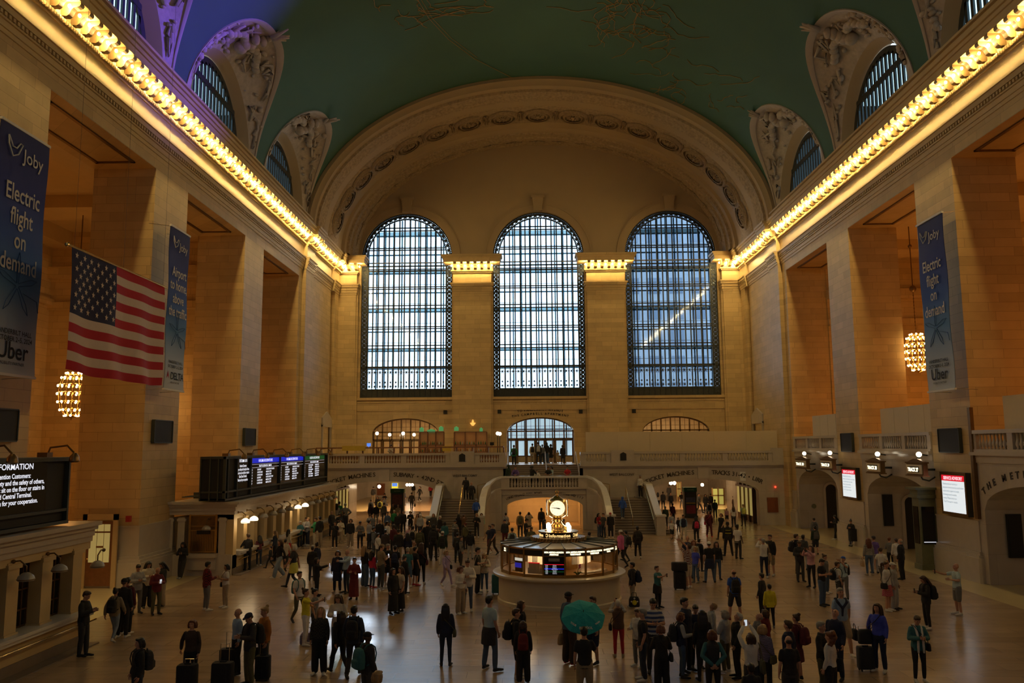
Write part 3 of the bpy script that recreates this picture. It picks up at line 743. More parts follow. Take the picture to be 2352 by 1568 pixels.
for wi, xc in enumerate(WIN):
    yi = YW+.35; fr = MB(); bd = MB()
    Wi = HW-.55; n = 15
    def top_at(x, r): return ZS+math.sqrt(max(0, r*r-(x-xc)**2))
    for i in range(n+1):
        x = xc-Wi+2*Wi*i/n; zt = top_at(x, Wi+.02) if 0 < i < n else ZS
        hw = .055 if 0 < i < n else .07
        fr.box(x-hw, x+hw, yi-.06, yi+.06, ZB+.9 if 0 < i < n else ZB, zt)
        fr.box(x-.025, x+.025, yi-.10, yi, ZB, ZB+.9)
    # double transoms, wide ones at the walkway levels
    for k, z in enumerate(ZT):
        w_ = Wi if z < ZS else math.sqrt(max(0, Wi**2-(z-ZS)**2))
        gap = .22 if k % 2 else .12
        if k == 0: fr.box(xc-HW, xc+HW, yi-.08, yi+.08, z-.12, z+.06)
        else:
            for dz in (0, gap+.06): fr.box(xc-w_, xc+w_, yi-.06, yi+.06, z+dz-.045, z+dz+.045)
            if k % 2 == 1: fr.box(xc-w_, xc+w_, yi-.06, yi+.06, z-.22, z-.10) if k == 5 else None
        if k > 0: 
            for xx in (xc-HW+.28, xc+HW-.28):
                if z < ZS: fr.box(xx-.27, xx+.27, yi-.05, yi+.05, z-.04, z+.06)
    # ornate border round the opening
    rings = []
    for r0, r1 in ((HW+.02, HW-.09), (HW-.46, HW-.56)):
        rings = []
        for i in range(49):
            t = math.pi*i/48; c_, s_ = math.cos(t), math.sin(t)
            rings.append([(xc+r0*c_, yi-.08, ZS+r0*s_), (xc+r1*c_, yi-.08, ZS+r1*s_), (xc+r1*c_, yi+.08, ZS+r1*s_), (xc+r0*c_, yi+.08, ZS+r0*s_)])
        fr.loft(rings)
    for sx in (-1, 1):
        fr.box(xc+sx*(HW+.02), xc+sx*(HW-.09), yi-.08, yi+.08, ZB, ZS); fr.box(xc+sx*(HW-.46), xc+sx*(HW-.56), yi-.08, yi+.08, ZB, ZS)
        a, b = sorted((xc+sx*(HW-.09), xc+sx*(HW-.46)))
        lattice(bd, a, b, yi, ZB+.1, ZS, None)
    rm = HW-.275
    for i in range(26):
        t = math.pi*(i+.5)/26; cx, cz = xc+rm*math.cos(t), ZS+rm*math.sin(t)
        for k in range(8):
            a = t+math.pi*k/4; bd.tube((cx, yi, cz), (cx+.26*math.cos(a), yi, cz+.26*math.sin(a)), .07, .05, n=4, caps=False)
        bd.ball((cx, yi, cz), .13, .05, .13, n=8, m=4)
    rings = []
    for i in range(49):
        t = math.pi*i/48; rings.append([(xc+r_*math.cos(t), yi+dy, ZS+r_*math.sin(t)) for r_, dy in ((HW-.12, -.04), (HW-.22, -.04), (HW-.22, .02), (HW-.12, .02))])
    bd.loft(rings)
    # enriched bottom rows
    for i in range(n):
        xa = xc-Wi+2*Wi*i/n; xb = xa+2*Wi/n; cx = (xa+xb)/2
        for (cz, rr) in ((12.62, .2), (11.72, .09), (11.35, .12)):
            for k in range(6):
                a = math.pi*k/3; bd.tube((cx, yi, cz), (cx+rr*math.cos(a), yi, cz+rr*math.sin(a)), .045, .03, n=4, caps=False)
            if rr > .15: bd.ball((cx, yi, cz), .08, .04, .08, n=6, m=4)
        bd.tube((cx, yi, 11.2), (cx, yi, 12.4), .012, n=4, caps=False)
    fr.box(xc-HW, xc+HW, yi-.07, yi+.07, ZB, ZB+.12); fr.box(xc-HW, xc+HW, yi-.02, yi+.04, ZB, ZB+.72); fr.box(xc-Wi, xc+Wi, yi-.07, yi+.07, ZB+.68, ZB+.80)
    w = struct('window_%d' % (wi+1), fr, MAT['iron'])
    bd.build('pierced_border', MAT['iron'], parent=w)
    # outer glazed skin and the glass-floored walkways between
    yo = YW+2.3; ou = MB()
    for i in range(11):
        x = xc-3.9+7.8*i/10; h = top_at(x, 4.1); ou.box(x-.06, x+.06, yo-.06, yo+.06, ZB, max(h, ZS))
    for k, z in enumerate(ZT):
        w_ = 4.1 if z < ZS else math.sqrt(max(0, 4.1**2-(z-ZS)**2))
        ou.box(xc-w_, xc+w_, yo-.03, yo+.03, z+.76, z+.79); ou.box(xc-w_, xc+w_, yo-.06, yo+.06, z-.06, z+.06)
    ou.build('outer_mullions', MAT['mullion_glare'] if 'mullion_glare' in MAT else MAT['iron'], parent=w)
    wk = MB()
    for k, z in enumerate(ZT):
        if k % 2 == 1 or k == 0:
            w_ = 4.1 if z < ZS else math.sqrt(max(0, 4.1**2-(z-ZS)**2))
            wk.box(xc-w_, xc+w_, yi+.5, yo-.1, z, z+.04)
    wk.build('glass_walkway', MAT['walk_glass'], parent=w)
    g = MB()
    for yy in (yi, yo):
        pts = [(xc-4.1, yy, ZB), (xc+4.1, yy, ZB)]+[(xc+4.1*math.cos(math.pi*i/32), yy, ZS+4.1*math.sin(math.pi*i/32)) for i in range(33)]
        g.add(pts, [tuple(range(len(pts)))])
    g.build('pane', MAT['window_glass'], parent=w)
# side walls and roof of the window shafts keep stray light out
m = MB()
for xc in WIN:
    for sx in (-1, 1): m.box(xc+sx*4.16, xc+sx*4.4, YW+.6, YW+3.2, 9.5, 28)
    m.box(xc-4.2, xc+4.2, YW+.5, YW+3.2, 10.0, ZB)
struct('wall_outside', m, MAT['relief_plain'])
# masses that close the building around the hall
m = MB()
m.box(-36, -4.3-11.94, YW+.5, YW+1.2, 9, 37) ; m.box(16.3, 36, YW+.5, YW+1.2, 9, 37)
m.box(-7.6, -4.35, YW+.5, YW+1.2, 9, 37); m.box(4.35, 7.6, YW+.5, YW+1.2, 9, 37)
m.box(-36, 36, YW+.5, YW+1.2, 27.6, 37)
m.box(-19.3, 19.3, -10.5, YW+.5, 36.0, 36.5)
for s in (-1, 1): m.box(s*19.3, s*36, -10.5, YW+.6, 19.9, 20.3)
struct('wall_shell', m, MAT['relief_plain'])
m = MB()
for s in (-1, 1):
    for a, b in zip([-10]+[c+4.3 for c in LC], [c-4.3 for c in LC]+[YW+.6]):
        m.box(s*18.9, s*19.3, a, b, 23.2, 36)
    m.box(s*18.9, s*19.3, -10, YW+.6, 28.0, 36)
struct('wall_clerestory', m, MAT['relief_plain'])
# office blocks across the avenue, dimming the right-hand window
def block(x0, x1, y0, h, mat, label):
    t = thing('office_building', label, 'building', ((x0+x1)/2, y0, 0))
    b = MB(); b.box(x0, x1, y0, y0+14, 0, h)
    b.build('facade', mat, parent=t)
    w = MB(); nx = int((x1-x0)/3); nz = int(h/3.6)
    for i in range(nx):
        for k in range(nz): w.box(x0+.6+i*3, x0+2.4+i*3, y0-.05, y0+.02, 1.4+k*3.6, 3.6+k*3.6)
    w.build('window_grid', MAT['office_glass'], parent=t)
block(9.0, 46.0, 112, 62, MAT['office_stone'], 'pale grey office block outside the right great window')
block(-60.0, -33.0, 112, 50, MAT['office_stone'], 'pale office block seen at the edge of the left great window')
# ================================================================== doors under the windows
def door_fill(k, xc, lit):
    t = bpy.data.objects.new('door_%d' % k, None); COL.objects.link(t); t.location = (xc, YW+.4, 4.5); t['kind'] = 'structure'
    fr = MB(); hw = 2.93; yy = YW+.4
    cz = lambda x: 7.15+1.35*math.sqrt(max(0, 1-((x-xc)/hw)**2))
    for i in range(8):
        x = xc-hw+2*hw*i/7; x = min(max(x, xc-hw+.05), xc+hw-.05); fr.box(x-.06, x+.06, yy-.07, yy+.07, 4.5, max(7.15, cz(x)-.02))
    for z in (6.62, 7.28): fr.box(xc-hw, xc+hw, yy-.07, yy+.07, z-.06, z+.06)
    for i in range(7):
        a = xc-hw+2*hw*i/7; b = a+2*hw/7; c = (a+b)/2
        fr.box(c-.015, c+.015, yy-.03, yy+.03, 7.3, cz(c)-.02); fr.box(c-.015, c+.015, yy-.03, yy+.03, 6.65, 7.25)
        fr.box(a, b, yy-.02, yy+.02, 6.93, 6.96); fr.box(a, b, yy-.02, yy+.02, 7.72, 7.75)
    pts = [(x, cz(x)) for x in [xc-hw+2*hw*i/40 for i in range(41)]]
    rings = [[(x, yy-.08, z), (x, yy-.08, z-.12), (x, yy+.08, z-.12), (x, yy+.08, z)] for x, z in pts]; fr.loft(rings)
    fr.build('frame', MAT['bronze'], parent=t)
    dl = MB(); kp = MB()
    for i in range(7):
        a = xc-hw+2*hw*i/7+.06; b = a+2*hw/7-.12
        for (p, q) in ((a, a+.09), (b-.09, b)): dl.box(p, q, yy-.04, yy+.04, 4.5, 6.56)
        dl.box(a, b, yy-.04, yy+.04, 6.46, 6.56); dl.box(a, b, yy-.04, yy+.04, 5.05, 5.15)
        kp.box(a+.04, b-.04, yy-.05, yy+.03, 4.55, 5.05)
    dl.build('door_leaf', MAT['bronze'], parent=t); kp.build('kick_plate', MAT['brass'], parent=t)
    g = MB(); pts2 = [(x, yy, z) for x, z in pts]; g.add([(xc-hw, yy, 5.1), (xc+hw, yy, 5.1)]+pts2[::-1], [tuple(range(len(pts2)+2))]); g.build('pane', MAT['door_glass'], parent=t)
for k, xc in enumerate(WIN): door_fill(k+1, xc, True)
# lobby behind the doors
m = MB()
m.box(-18, 18, 84, 84.4, 4.4, 9.4); m.box(-18, 18, YW+1.2, 84, 4.35, 4.5); m.box(-18, 18, YW+1.2, 84, 9.3, 9.5)
for x in (-18, -6.2, 6.2, 18): m.box(x-.2, x+.2, YW+1.2, 84, 4.5, 9.3)
struct('wall_lobby', m, MAT['stone'])
# bright street-side glazing at the back of the middle lobby
m = MB()
for i in range(9): m.box(-5.6+i*1.4-.06, -5.6+i*1.4+.06, 83.8, 83.95, 4.5, 9.3)
m.box(-6, 6, 83.8, 83.95, 6.5, 6.6); m.box(-6, 6, 83.8, 83.95, 7.6, 7.7)
struct('window_street', m, MAT['iron'])
lamp('lobby_daylight', 'AREA', (0, 83.6, 6.9), 900, (0.72, 0.86, 1.0), target=(0, 70, 5), shape='RECTANGLE', size=11, size_y=4.4)
lamp('lobby_lamp', 'AREA', (-12, 79, 9.2), 520, (1.0, 0.72, 0.42), target=(-12, 79, 0), shape='RECTANGLE', size=8, size_y=5)
lamp('lobby_lamp', 'AREA', (12, 79, 9.2), 620, (1.0, 0.74, 0.45), target=(12, 79, 0), shape='RECTANGLE', size=8, size_y=5)
m = MB(); m.box(-5.8, 5.8, 83.97, 83.99, 4.5, 9.3); o = m.build('daylit_glass', MAT['street_glow']); o['kind'] = 'structure'
# ================================================================== west balcony
BY = 63.0
random.seed(3)
def baluster_prof(h):
    return [(.075, 0), (.075, .05*h), (.045, .08*h), (.06, .14*h), (.095, .28*h), (.085, .40*h), (.045, .62*h), (.038, .80*h), (.06, .86*h), (.05, .90*h), (.08, .93*h), (.08, h)]
_bal = {}
def baluster(parent, x, y, z, h, s=1.0):
    key = round(h, 3)
    if key not in _bal:
        b = MB(); b.lathe(baluster_prof(h), n=8); o = b.build('baluster', MAT['marble_plain'], parent=parent, smooth=True, local=True); _bal[key] = o
    else:
        o = _bal[key].copy(); COL.objects.link(o); o.parent = parent
    KIDS.setdefault(parent.name, [])
    o.location = Vector((x, y, z))-Vector(parent_loc(parent)); return o
bal = thing('balcony', 'long marble balcony with balustrade crossing the hall below the great windows', 'balcony', (0, BY, 0))
m = MB(); AO = [(-12.0, 4.1, 0.0, 2.42, 1.0), (12.0, 4.1, 0.0, 2.42, 1.0)]
SO = (0.0, 2.9)
def seg_wall(x0, x1, opens):
    wall_cols(m, BY, x0, x1, lambda x: 4.45, opens, 0.0, BY+.8)
seg_wall(-18.3, -4.5, AO[:1]); seg_wall(4.5, 18.3, AO[1:])
wall_cols(m, BY, -4.5, 4.5, lambda x: 2.9, [(0.0, 2.75, 0.0, 1.72, .55)], 0.0, BY+.8)
for s in (-1, 1): m.box(s*2.78, s*4.5, BY, BY+.3, 2.9, 4.45)
m.build('front_wall', MAT['marble'], parent=bal)
m = MB()
for s in (-1, 1):
    m.box(s*2.8, s*18.3, BY-.12, BY, 4.30, 4.42); m.box(s*2.8, s*18.3, BY-.24, BY+.5, 4.42, 4.66); m.box(s*2.8, s*18.3, BY-.14, BY+.3, 4.66, 4.78)
    m.box(s*11.6, s*12.4, BY-.1, BY, 3.45, 4.3)
m.build('ledge', MAT['marble_plain'], parent=bal)
m = MB()
for s in (-1, 1):
    m.box(s*2.8, s*18.3, BY-.16, BY+.22, 5.34, 5.50)
m.build('handrail', MAT['marble_plain'], parent=bal)
# groups of balusters and the solid dies between them, from the photo
def xb(u): return at_y(u, 1055, BY).x
groups_l = [(757, 826, 11), (838, 921, 13), (934, 1023, 14), (1102, 1146, 7)]
groups_r = [(1346, 1392, 7), (1470, 1561, 14), (1573, 1659, 13), (1671, 1764, 14)]
spans = []
def die(*q):
    m = MB(); m.box(*q); m.build('balustrade_die', MAT['marble_plain'], parent=bal)
for a, b, n in groups_l+groups_r:
    xa, xb_ = xb(a), xb(b); spans.append((xa, xb_))
    for i in range(n): baluster(bal, xa+(xb_-xa)*(i+.5)/n, BY+.03, 4.78, .56)
spans.sort(); edges = [-18.3]
for a, b in spans: edges += [a, b]
edges.append(18.3)
for i in range(0, len(edges), 2):
    a, b = edges[i], edges[i+1]
    if a < -2.8 < b and b > 2.8: die(a, -2.8, BY-.10, BY+.16, 4.78, 5.34); die(2.8, b, BY-.10, BY+.16, 4.78, 5.34)
    else: die(a, b, BY-.10, BY+.16, 4.78, 5.34)
for u0, u1 in ((1035, 1089), (1403, 1456)): die(xb(u0), xb(u1), BY-.22, BY+.26, 4.66, 5.62)
die(17.2, 18.3, BY-.2, BY+.3, 4.66, 5.7)
for u0, u1 in ((1055, 1069), (1424, 1438)):
    q = MB(); a, b = xb(u0), xb(u1); q.prism([(a, 4.85), (b, 4.85), (b, 5.35), ((a+b)/2, 5.47), (a, 5.35)], 'y', BY-.26, BY-.21); q.build('plaque', MAT['black'], parent=bal)
m = MB()
for s in (-1, 1): m.box(s*2.8, s*18.3, BY+.1, 73.3, 4.25, 4.5)
m.box(-2.8, 2.8, 66.9, 73.3, 4.25, 4.5)
m.build('deck', MAT['marble_plain'], parent=bal)
# carved inscriptions
def arc_curve(xc, a, b, zc, y, dz):   # ellipse arc param t in radians (from left pi to 0)
    def f(t):
        p = Vector((xc+a*math.cos(t), y, zc+b*math.sin(t)+dz)); tg = Vector((a*math.sin(t), 0, -b*math.cos(t))).normalized()
        return p, tg, Vector((-tg.z, 0, tg.x))
    return f
m = MB()
for xc, left, right in ((-12.0, 'TICKET MACHINES', 'SUBWAY \u2022 42ND ST'), (12.0, 'TICKET MACHINES', 'TRACKS 31-42 \u2022 LIRR')):
    c1 = arc_curve(xc, 4.6, 1.15, 2.42, BY-.02, .22)
    arc_text(m, left, .44, c1, R(158), R(98), .006); arc_text(m, right, .44, c1, R(82), R(20), .006)
for xc in (-5.9, 5.9): put_text(m, 'WEST BALCONY', .25, (xc, BY-.02, 3.72), (1, 0, 0), (0, 0, 1), extrude=.01)
m.build('inscription', MAT['carved'], parent=bal)
# inscription over the middle door
q = bpy.data.objects['wall_back']
m = MB()
arc_text(m, 'TO VANDERBILT AVENUE', .27, arc_curve(0, 4.2, 1.2, 7.5, YW-.03, .38), R(119), R(61), .006)
arc_text(m, 'THE CAMPBELL APARTMENT', .27, arc_curve(0, 4.2, 1.2, 7.5, YW-.03, .02), R(127), R(53), .006)
m.build('inscription', MAT['carved'], parent=q)
# small dark loudspeakers on the far wall
for u, v in ((1023, 946), (1147, 945), (1334, 945), (1456, 944)):
    p = at_y(u, v, YW); b = MB(); b.box(p.x-.16, p.x+.16, YW-.12, YW, p.z-.17, p.z+.17)
    o = b.build('loudspeaker', MAT['black']); side = 'left' if u < 1240 else 'right'
    tag(o, {1023: 'small dark loudspeaker at the right foot of the left great window', 1147: 'small dark loudspeaker at the left foot of the middle great window', 1334: 'small dark loudspeaker at the right foot of the middle great window', 1456: 'small dark loudspeaker at the left foot of the right great window'}[u], 'loudspeaker', 'wall loudspeakers')
# hoarding behind the right half of the balcony
h = MB(); p = at_y(1345, 992, 64.2); q2 = at_y(1787, 991, 64.2)
h.box(p.x, q2.x, 64.15, 64.25, 4.5, p.z)
for i in range(1, 6): x = p.x+(q2.x-p.x)*i/6; h.box(x-.01, x+.01, 64.13, 64.15, 4.5, p.z)
tag(h.build('hoarding', MAT['board']), 'cream construction hoarding standing along the right half of the far balcony', 'hoarding')
# ================================================================== stairs
def flight(s, nm, lab):
    t = thing(nm, lab, 'staircase', (s*5.9, 57, 0)); n = 14; a, b = s*4.4, s*7.45
    m = MB(); e = MB()
    for i in range(n):
        y0 = 57+i*.3; z = .15*(i+1); bb = b if i > 1 else s*8.5
        m.box(a, bb, y0-(.0), 63.0 if i == n-1 else y0+.34, z-.15, z-.02); e.box(a, bb, y0-.03, y0+.27, z-.03, z)
        m.box(a, b, y0+.3, 61.3, 0, z-.15)
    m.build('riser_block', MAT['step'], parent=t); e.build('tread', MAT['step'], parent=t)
    q = MB()
    for i in range(n): q.box(a, (b if i > 1 else s*8.5), 57+i*.3-.035, 57+i*.3-.0, .15*(i+1)-.025, .15*(i+1)+.004)
    q.build('nosing', MAT['step_edge'], parent=t)
    q = MB(); q.box(s*2.9, s*7.6, 61.2, 63.0, 1.9, 2.1)
    for i in range(5): x0 = s*(4.3-i*.28); q.box(x0, s*2.5, 61.2, 63.0, 2.1+.15*i, 2.25+.15*i)
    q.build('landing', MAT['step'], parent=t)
    # outer parapet with sloping coping, newel at the foot
    w = MB(); c = MB(); x0, x1 = s*7.48, s*7.78
    w.prism([(57.0, 0), (62.9, 0), (62.9, 3.1), (61.2, 3.02), (57.0, 1.12)], 'x', x0, x1)
    w.box(s*7.42, s*8.0, 56.35, 57.0, 0, 1.22)
    c.prism([(57.0, 1.12), (61.2, 3.02), (62.9, 3.1), (62.9, 3.24), (61.15, 3.16), (56.95, 1.26)], 'x', s*7.42, s*7.9)
    c.box(s*7.36, s*8.06, 56.3, 57.05, 1.22, 1.34)
    w.build('outer_parapet', MAT['marble_plain'], parent=t); c.build('coping', MAT['white_marble'], parent=t)
    # brass handrails
    r = MB()
    r.path([(s*7.36, 57.2, .95), (s*7.36, 61.2, 2.95), (s*7.36, 62.8, 2.98)], .035); r.path([(s*5.95, 57.4, .55), (s*5.95, 57.4, 1.1), (s*5.95, 61.1, 2.98), (s*5.95, 61.1, 2.1)], .03)
    r.path([(s*4.5, 57.2, .95), (s*4.5, 61.1, 2.95), (s*4.5, 61.9, 2.95)], .03); r.path([(s*4.9, 62.3, 3.1), (s*4.9, 62.3, 2.1)], .025); r.path([(s*4.9, 62.3, 3.1), (s*3.9, 62.3, 3.3), (s*3.1, 62.3, 3.75)], .025)
    r.build('handrail', MAT['brass'], parent=t)
    return t
flight(-1, 'staircase', 'broad left staircase rising to the west balcony, left of the domed clock booth')
flight(1, 'staircase', 'broad right staircase rising to the west balcony, right of the domed clock booth')
# central bastion with its balustrade between the two flights
t = thing('stair_landing', 'curved grey marble landing with balustrade and arch between the two staircases', 'landing', (0, 60.5, 0))
path = [(4.36, 57.0, 1.35), (4.36, 58.0, 1.85), (4.33, 59.0, 2.45), (4.22, 59.7, 2.95), (3.95, 60.2, 3.35), (3.55, 60.5, 3.65), (3.1, 60.6, 3.80)]
def wall_path(m, s, thick, z0f, z1f):
    rings = []
    for i, (x, y, z) in enumerate(path):
        a = path[max(0, i-1)]; b = path[min(len(path)-1, i+1)]; d = Vector((b[0]-a[0], b[1]-a[1])).normalized(); nx, ny = -d.y, d.x
        h = thick/2
        rings.append([(s*(x+nx*h), y+ny*h, z0f(z)), (s*(x-nx*h), y-ny*h, z0f(z)), (s*(x-nx*h), y-ny*h, z1f(z)), (s*(x+nx*h), y+ny*h, z1f(z))])
    m.loft(rings)
m = MB(); c = MB(); d = MB()
for s in (-1, 1):
    wall_path(m, s, .28, lambda z: 0.0, lambda z: z-.85)
    wall_path(m, s, .20, lambda z: z-.85, lambda z: z-.12) if False else None
    wall_path(c, s, .46, lambda z: z-.12, lambda z: z+.02)
    wall_path(d, s, .34, lambda z: z-.92, lambda z: z-.80)
    m.box(s*4.14, s*4.62, 56.35, 57.0, 0, 1.25); c.box(s*4.08, s*4.70, 56.3, 57.05, 1.25, 1.37)
    # solid lower run of the parapet
    rings = []
    for (x, y, z) in path[:5]: rings.append([(s*(x-.12), y, z-.86), (s*(x+.12), y, z-.86), (s*(x+.12), y, z-.10), (s*(x-.12), y, z-.10)])
    m.loft(rings)
wall_cols(m, 60.6, -3.1, 3.1, lambda x: 2.95, [(0.05, 2.72, 0.0, 1.66, .62)], 0.0, 62.9)
m.box(-3.1, 3.1, 60.5, 60.62, 2.5, 2.6) if False else None
c.box(-3.1, 3.1, 60.38, 60.84, 3.68, 3.82); d.box(-3.1, 3.1, 60.44, 60.78, 2.88, 3.02)
d.box(-3.1, 3.1, 60.5, 60.6, 2.5, 2.56)
m.build('curved_wall', MAT['marble'], parent=t); c.build('coping', MAT['white_marble'], parent=t); d.build('string_course', MAT['marble_plain'], parent=t)
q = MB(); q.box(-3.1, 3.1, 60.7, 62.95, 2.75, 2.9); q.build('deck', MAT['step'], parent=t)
xa, xc_ = at_y(1172, 1100, 60.6).x, at_y(1326, 1100, 60.6).x
for i in range(22): baluster(t, xa+(xc_-xa)*(i+.5)/22, 60.61, 3.02, .66)
for s in (-1, 1):
    for (x, y, z) in ((3.82, 60.32, 2.55), (3.98, 60.15, 2.46), (4.10, 59.95, 2.36), (4.2, 59.72, 2.24)): pass
q = MB(); q.box(-3.1, xa-.05, 60.45, 60.75, 3.0, 3.7); q.box(xc_+.05, 3.1, 60.45, 60.75, 3.0, 3.7); q.build('balustrade_die', MAT['marble_plain'], parent=t)
q = MB(); arc_text(q, 'LONG ISLAND RAIL ROAD', .22, arc_curve(0.05, 3.0, .72, 1.66, 60.57, .16), R(158), R(94), .004); arc_text(q, 'DINING TO 117', .22, arc_curve(0.05, 3.0, .72, 1.66, 60.57, .16), R(72), R(24), .004)
q.build('inscription', MAT['carved'], parent=t)
# upper flight from the landing to the balcony
t = thing('upper_staircase', 'short upper flight of steps from the curved landing to the west balcony', 'staircase', (0, 63, 2.9))
m = MB(); q = MB()
for i in range(11):
    z = 2.9+.1455*(i+1); y0 = 63.0+i*.35; m.box(-2.78, 2.78, y0, 67.0, z-.1455, z); q.box(-2.78, 2.78, y0-.03, y0, z-.03, z+.004)
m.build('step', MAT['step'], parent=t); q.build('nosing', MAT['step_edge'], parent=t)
r = MB()
for x in (-2.7, 0.25, 2.7): r.path([(x, 63.0, 3.0), (x, 63.0, 3.95), (x, 66.8, 5.5), (x, 66.8, 4.5)], .035)
r.build('handrail', MAT['steel'], parent=t)
m = MB()
for s in (-1, 1): m.box(s*2.78, s*3.0, 63.0, 67.0, 2.9, 4.5)
m.build('side_wall', MAT['marble'], parent=t)
# ================================================================== passages under the balcony
m = MB()
for s in (-1, 1):
    m.box(s*5.2, s*5.6, 63.8, 101, 0, 4.1); m.box(s*20.5, s*21.0, 63.8, 101, 0, 4.1)
    m.box(s*5.2, s*21, 101, 101.4, 0, 4.2)
    m.box(s*16.3, s*16.9, 63.8, 74, 0, 4.1)
m.box(-5.2, 5.2, 67.0, 67.4, 0, 2.9)
for s in (-1, 1): m.box(s*2.8, s*3.1, 62.9, 67.0, 0, 2.9)
struct('wall_passage', m, MAT['marble'])
m = MB()
for s in (-1, 1): m.box(s*5.2, s*21, 63.8, 101, 4.05, 4.25)
m.box(-3.1, 3.1, 61, 67.2, 2.55, 2.62)
struct('ceiling_passage', m, MAT['stone_smooth'])
# second arch inside each passage carrying another inscription
m = MB()
for xc in (-12.4, 12.4): wall_cols(m, 70.0, xc-7, xc+7, lambda x: 4.1, [(xc, 4.4, 0.0, 2.5, .95)], 0.0, 70.6)
q = struct('wall_inner_arch', m, MAT['stone_smooth'])
m = MB(); arc_text(m, 'SUBWAY SHUTTLE', .42, arc_curve(-12.4, 4.9, 1.15, 2.5, 69.97, .12), R(112), R(62), .005)
arc_text(m, 'WAITING ROOM', .46, arc_curve(12.4, 4.9, 1.15, 2.5, 69.97, .12), R(115), R(66), .005)
m.build('inscription', MAT['carved'], parent=q)
# lamps that light the passages
def globe(x, y, z, r, pw, name='globe_lamp', label=None, group=None, pole=None, mat=None):
    t = thing(name, label, 'lamp', (x, y, z if pole is None else pole), 0, group)
    b = MB(); b.ball((x, y, z), r, n=14, m=9); b.build('globe', mat or MAT['globe'], parent=t, smooth=True)
    if pole is not None:
        b = MB(); b.lathe([(.12, 0), (.10, .05), (.035, .1), (.03, z-r-pole)], c=(x, y, pole), n=8); b.build('post', MAT['iron'], parent=t)
    else:
        b = MB(); b.tube((x, y, z+r*.9), (x, y, z+r+.12), .03); b.ball((x, y, z+r), r*.4, r*.4, r*.2, n=8, m=4); b.build('mount', MAT['brass'], parent=t)
    return t
for i, (u, v, y) in enumerate(((871, 1117, 78), (1541, 1109, 76), (1549, 1109, 76), (1613, 1113, 82), (935, 1113, 96), (941, 1113, 96), (947, 1113, 96))):
    p = at_y(u, v, y)
    globe(p.x, y, min(p.z, 3.85), .16, 0, 'ceiling_globe', ['round ceiling globe glowing above the people in the left passage', 'left one of a pair of ceiling globes in the right passage', 'right one of a pair of ceiling globes in the right passage', 'single ceiling globe beside the shopfront in the right passage', 'leftmost of three globes deep in the left passage', 'middle of three globes deep in the left passage', 'rightmost of three globes deep in the left passage'][i])
for s, e in ((-1, 1.0), (1, .8)):
    lamp('passage_lamp', 'AREA', (s*12, 86, 3.95), 2400*e, (1.0, .62, .28), target=(s*12, 88, 0), shape='RECTANGLE', size=12, size_y=16)
    lamp('passage_lamp', 'AREA', (s*12.5, 72.2, 3.95), 240*e, (1.0, .66, .32), target=(s*12.5, 72.2, 0), shape='RECTANGLE', size=6, size_y=3)
lamp('passage_lamp', 'AREA', (0, 64.8, 2.5), 210, (1.0, .46, .11), target=(0, 64.8, 0), shape='RECTANGLE', size=5, size_y=2.5)
# tall advertising pillars in the passages
def adpillar(u0, u1, vb, vt, label, top_col, ads):
    p = at_z((u0+u1)/2, vb); y = p.y; x0, x1 = at_y(u0, vb, y).x, at_y(u1, vb, y).x; zt = at_y(u0, vt, y).z
    t = thing('advertising_pillar', label, 'advertising pillar', ((x0+x1)/2, y, 0)); w = x1-x0
    b = MB(); b.box(x0-.05, x1+.05, y, y+.8, 0, .18); b.box(x0, x1, y+.05, y+.75, .18, zt-.35); b.build('cabinet', MAT['dark_metal'], parent=t)
    b = MB(); b.box(x0-.04, x1+.04, y, y+.8, zt-.35, zt); b.build('header', top_col, parent=t)
    b = MB(); put_text(b, 'Grand Central', .09, ((x0+x1)/2, y-.01, zt-.22), (1, 0, 0), (0, 0, 1)); b.build('lettering', MAT['white'], parent=t)
    for (za, zb, mt) in ads:
        b = MB(); b.box(x0+.12, x1-.12, y+.02, y+.06, .2+(zt-.6)*za, .2+(zt-.6)*zb); b.build('poster', mt, parent=t)
    return t
adpillar(897, 926, 1193, 1122, 'dark advertising pillar with green header in the left passage', MAT['green_sign'], [(.52, .95, MAT['poster_dim']), (.08, .46, MAT['poster_dark'])])
adpillar(1574, 1602, 1189, 1119, 'dark advertising pillar with green header in the right passage', MAT['green_sign'], [(.56, .78, MAT['poster_blue']), (.50, .56, MAT['poster_yellow']), (.08, .44, MAT['poster_red'])])
# bright poster screen, shopfronts
p0, p1 = at_y(900, 1124, 100.9), at_y(914, 1109, 100.9)
t = thing('poster_screen', 'bright blue and yellow lit poster deep in the left passage', 'screen', (p0.x, 100.9, p0.z))
b = MB(); b.box(p0.x, p1.x, 100.8, 100.95, p0.z, min(4.0, p1.z)); b.build('lower_panel', MAT['lit_yellow'], parent=t)
b = MB(); b.box(p0.x+.05, p1.x-.05, 100.75, 100.8, (p0.z+min(4.0, p1.z))/2, min(3.95, p1.z)); b.build('upper_panel', MAT['lit_blue'], parent=t)
for s, lab in ((-1, 'glazed yellowish shopfront inside the left passage'), (1, 'glazed greenish shopfront inside the right passage')):
    t = thing('shopfront', lab, 'shop', (s*16.2, 66, 0))
    x = s*16.25
    b = MB(); b.box(x, x-s*.08, 64.6, 69.8, 0, 3.6)
    g = MB()
    f = MB()
    for k in range(4): y0 = 64.8+k*1.25; g.box(x-s*.09, x-s*.12, y0, y0+1.05, .5, 2.6); f.box(x-s*.08, x-s*.2, y0-.1, y0, 0, 3.2)
    f.box(x-s*.08, x-s*.2, 64.6, 69.8, 2.6, 2.75); b.build('wall_panel', MAT['bronze'], parent=t); g.build('display_window', MAT['shop_glow'], parent=t); f.build('frame', MAT['bronze'], parent=t)
